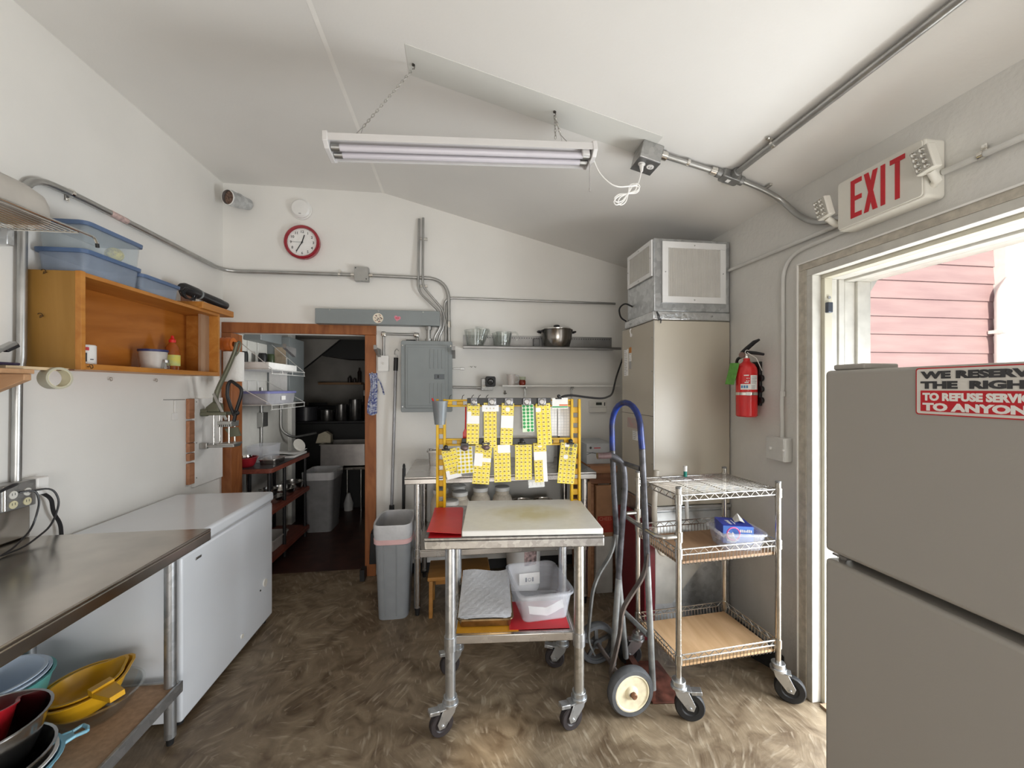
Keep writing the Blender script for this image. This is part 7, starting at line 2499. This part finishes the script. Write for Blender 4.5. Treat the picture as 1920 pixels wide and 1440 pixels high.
# white wire shelves on the kitchen wall
for z, lab, yb in ((1.60, 'upper white wire shelf on the kitchen wall', 0.30), (1.315, 'lower white wire shelf on the kitchen wall', 0.20)):
    o = thing('white_wire_shelf', lab, 'shelf', (-1.6, 3.75, z))
    WW = pm('white_vinyl_wire', (0.66, 0.66, 0.64), 0.35)
    q = MB()
    for k in range(13):
        x = -1.79 + k * 0.026
        q.cyl((x, 3.36, z), (x, 4.02, z), 0.0025, 5)
    for zz in (z, z - 0.035):
        q.cyl((-1.46, 3.345, zz), (-1.46, 4.03, zz), 0.0035, 6)
    for y in (3.36, 3.55, 3.75, 4.02):
        q.tube([(-1.795, y, z + 0.002), (-1.46, y, z + 0.002), (-1.46, y, z - 0.035)], 0.003, 5)
    s_ = q.build('wires', WW, o)
    q = MB()
    for y in (3.36, 4.02):
        q.cyl((-1.792, y, z + yb), (-1.46, y, z + 0.003), 0.003, 5)
    q.cyl((-1.792, 3.36, z + yb), (-1.792, 4.02, z + yb), 0.003, 5)
    for y in (3.52, 3.68, 3.85):
        q.cyl((-1.792, y, z + yb), (-1.792, y, z), 0.003, 5)
    q.build('brace', WW, o)
MB().box(-1.78, -1.50, 3.40, 3.95, 1.604, 1.66).build('paper_stack', PAPER, None, 0.004, label='wide flat white paper stack on the upper wire shelf in the kitchen', cat='paper stack')
for x, y, h, m_, lab in ((-1.74, 3.50, 0.09, HBK, 'small black jar on the paper stack in the kitchen'), (-1.72, 3.78, 0.10, BLACK, 'dark jar near the middle of the kitchen paper stack'), (-1.70, 3.88, 0.10, pm('green_dark_jar', (0.05, 0.07, 0.03), 0.3), 'dark green jar at the far end of the kitchen paper stack')):
    MB().lathe([(0, 0), (0.035, 0), (0.035, h * 0.8), (0.030, h), (0, h)], (x, y, 1.6602), 16).build('jar', m_, label=lab, cat='jar')
to_ = thing('storage_tote', 'long clear tote with a lavender lid on the lower kitchen wire shelf', 'storage box', (-1.62, 3.68, 1.32))
q = MB()
tub(q, -1.625, 3.66, 0.125, 0.27, 1.3185, 1.415, 0.003, 0.93, 0.03, 0.006)
q.build('body', pm('cloudy_tub', (0.52, 0.52, 0.56), 0.3, alpha=0.7), to_)
q = MB()
loft(q, [ring(-1.625, 3.66, 0.134, 0.278, 0.035, 1.407), ring(-1.625, 3.66, 0.136, 0.28, 0.035, 1.424), ring(-1.625, 3.66, 0.12, 0.265, 0.03, 1.428)])
q.build('lid', pm('lavender_lid', (0.22, 0.23, 0.48), 0.4), to_)
MB().box(-1.4985, -1.497, 3.62, 3.70, 1.35, 1.385).build('tape_label', PAPER, to_)

# shelving unit with three red-edged shelves
ku = thing('kitchen_shelf_unit', 'three tier red-edged shelf unit along the kitchen left wall', 'shelf unit', (-1.62, 3.8, 0))
RDW = wood('red_brown_shelf', (0.15, 0.035, 0.022), (0.24, 0.065, 0.04), 'y', 9, 0.5)
DKT = pm('dark_shelf_mat', (0.035, 0.033, 0.033), 0.4, var=0.2)
for z in (0.815, 0.485, 0.105):
    q = MB()
    q.prism(rrect(-1.795, -1.455, 3.345, 4.165, 0.03), z - 0.035, z)
    b_ = q.build('shelf_board', RDW, ku, 0.004)
    if z > 0.7:
        q = MB()
        q.prism(rrect(-1.79, -1.465, 3.355, 4.155, 0.03), z + 0.0005, z + 0.004)
        q.build('dark_mat', DKT, b_)
for x in (-1.77, -1.49):
    for y in (3.38, 3.66, 4.12):
        MB().cyl((x, y, 0), (x, y, 0.779), 0.014, 10).build('post', BLACK, ku)
ZT = 0.8192
bowl('mixing_bowl', 'red bowl holding steel lids on the kitchen shelf top', pm('dark_red_bowl', (0.28, 0.012, 0.02), 0.3), -1.70, 3.45, ZT, 0.085, 0.075, 0.05)
MB().lathe([(0, 0), (0.05, 0), (0.062, 0.03), (0.055, 0.045), (0, 0.048)], (-1.715, 3.45, ZT + 0.052), 22).build('pot_cover', CHROME, label='steel lid lying in the red bowl on the kitchen shelf', cat='lid')
q = MB()
tub(q, -1.68, 3.72, 0.09, 0.12, ZT, ZT + 0.14, 0.003, 0.93, 0.02, 0.006)
q.build('clear_box', CLEAR, label='clear plastic box behind the red bowl on the kitchen shelf', cat='box')
q = MB()
tub(q, -1.56, 3.60, 0.065, 0.10, ZT, ZT + 0.045, 0.002, 0.92, 0.02, 0.006)
q.build('steel_pan', STEEL, label='small steel pan at the front of the kitchen shelf top', cat='pan')
q = MB()
q.sheet(lambda a, b: (-1.74 + 0.26 * a, 3.82 + 0.33 * b, ZT + 0.03 + 0.012 * math.sin(a * 3 + b * 4)), 8, 8, 0.002)
q.box(-1.74, -1.48, 3.83, 4.14, ZT, ZT + 0.016)
q.build('paper_tray', PAPER, label='tray with white papers at the far end of the kitchen shelf top', cat='tray')
q = MB()
q.lathe([(0, -0.004), (0.06, -0.004), (0.062, 0.004), (0.05, 0.006), (0, 0.002)], n=26, M=Matrix.Translation((-1.52, 4.06, ZT + 0.085)) @ Matrix.Rotation(R(62), 4, 'Y') @ Matrix.Rotation(R(25), 4, 'X'))
q.build('tub_cover', OFFW, label='round off-white lid leaning on the kitchen papers', cat='lid')
for i, (x, y, z, r_, h, lab) in enumerate(((-1.58, 3.60, 0.4855, 0.10, 0.05, 'front steel pan on the middle kitchen shelf'), (-1.60, 3.85, 0.4855, 0.12, 0.06, 'middle steel pan on the middle kitchen shelf'), (-1.60, 3.62, 0.545, 0.07, 0.05, 'small steel pan stacked on the front one on the kitchen shelf'), (-1.58, 4.05, 0.4855, 0.10, 0.07, 'rear steel pan on the middle kitchen shelf'))):
    q = MB()
    q.lathe(bowlprof(r_, h, r_ * 0.85, 0.002), (x, y, z), 28)
    q.build('round_pan', BSTEEL, label=lab, cat='pan', group='round pans on the middle kitchen shelf')
q = MB()
tub(q, -1.60, 3.62, 0.10, 0.15, 0.1055, 0.20, 0.003, 0.88, 0.03, 0.008)
q.build('white_tub', pm('cloudy_white_tub', (0.52, 0.50, 0.48), 0.4), label='cloudy white tub on the lowest kitchen shelf', cat='tub')
# trash can, steel sink and its table
kt = thing('trash_can', 'grey trash can with white liner in the dim kitchen', 'trash can', (-1.40, 4.372, 0))
q = MB()
loft(q, [ring(-1.40, 4.372, 0.12, 0.15, 0.04, 0), ring(-1.40, 4.372, 0.15, 0.19, 0.05, 0.60), ring(-1.40, 4.372, 0.145, 0.185, 0.05, 0.60), ring(-1.40, 4.372, 0.115, 0.145, 0.04, 0.02)])
q.build('body', pm('kitchen_can_grey', (0.20, 0.20, 0.205), 0.45), kt)
q = MB()
loft(q, [ring(-1.40, 4.372, 0.153, 0.193, 0.05, 0.53), ring(-1.40, 4.372, 0.157, 0.197, 0.05, 0.605), ring(-1.40, 4.372, 0.14, 0.18, 0.05, 0.605), ring(-1.40, 4.372, 0.13, 0.165, 0.05, 0.4)], cap0=False, cap1=False)
q.build('liner', LIN, kt)
sk_ = thing('steel_sink', 'steel sink bowl on legs in the dim kitchen', 'sink', (-1.2, 4.75, 0))
q = MB()
tub(q, -1.26, 4.78, 0.24, 0.21, 0.60, 0.835, 0.01, 1.0, 0.02, 0.012)
q.build('basin', pm('dull_sink_steel', (0.40, 0.375, 0.36), 0.4, 0.8, var=0.1), sk_)
MB().box(-1.32, -1.0, 4.60, 4.99, 0.545, 0.575).build('ledge', DSTEEL, sk_, 0.003)
for x in (-1.32, -1.08):
    for y in (4.62, 4.97):
        MB().cyl((x, y, 0), (x, y, 0.545), 0.014, 10).build('leg', CHROME, sk_)
q = MB()
q.lathe([(0, 0), (0.05, 0), (0.055, 0.08), (0.02, 0.20), (0, 0.21)], (-1.30, 4.95, 0.0), 18)
q.build('spray_bottle', pm('grey_white_jug', (0.45, 0.45, 0.44), 0.4), label='pale jug on the kitchen floor beside the trash can', cat='jug')
q = MB()
q.prism([(-1.60, 0.83), (-1.44, 0.83), (-1.44, 0.92), (-1.50, 0.96), (-1.57, 0.93)], -4.82, -4.74, Mxz)
q.build('cardboard_piece', pm('tan_card', (0.42, 0.38, 0.29), 0.7), None, label='pale folded cardboard piece beside the kitchen sink', cat='cardboard')
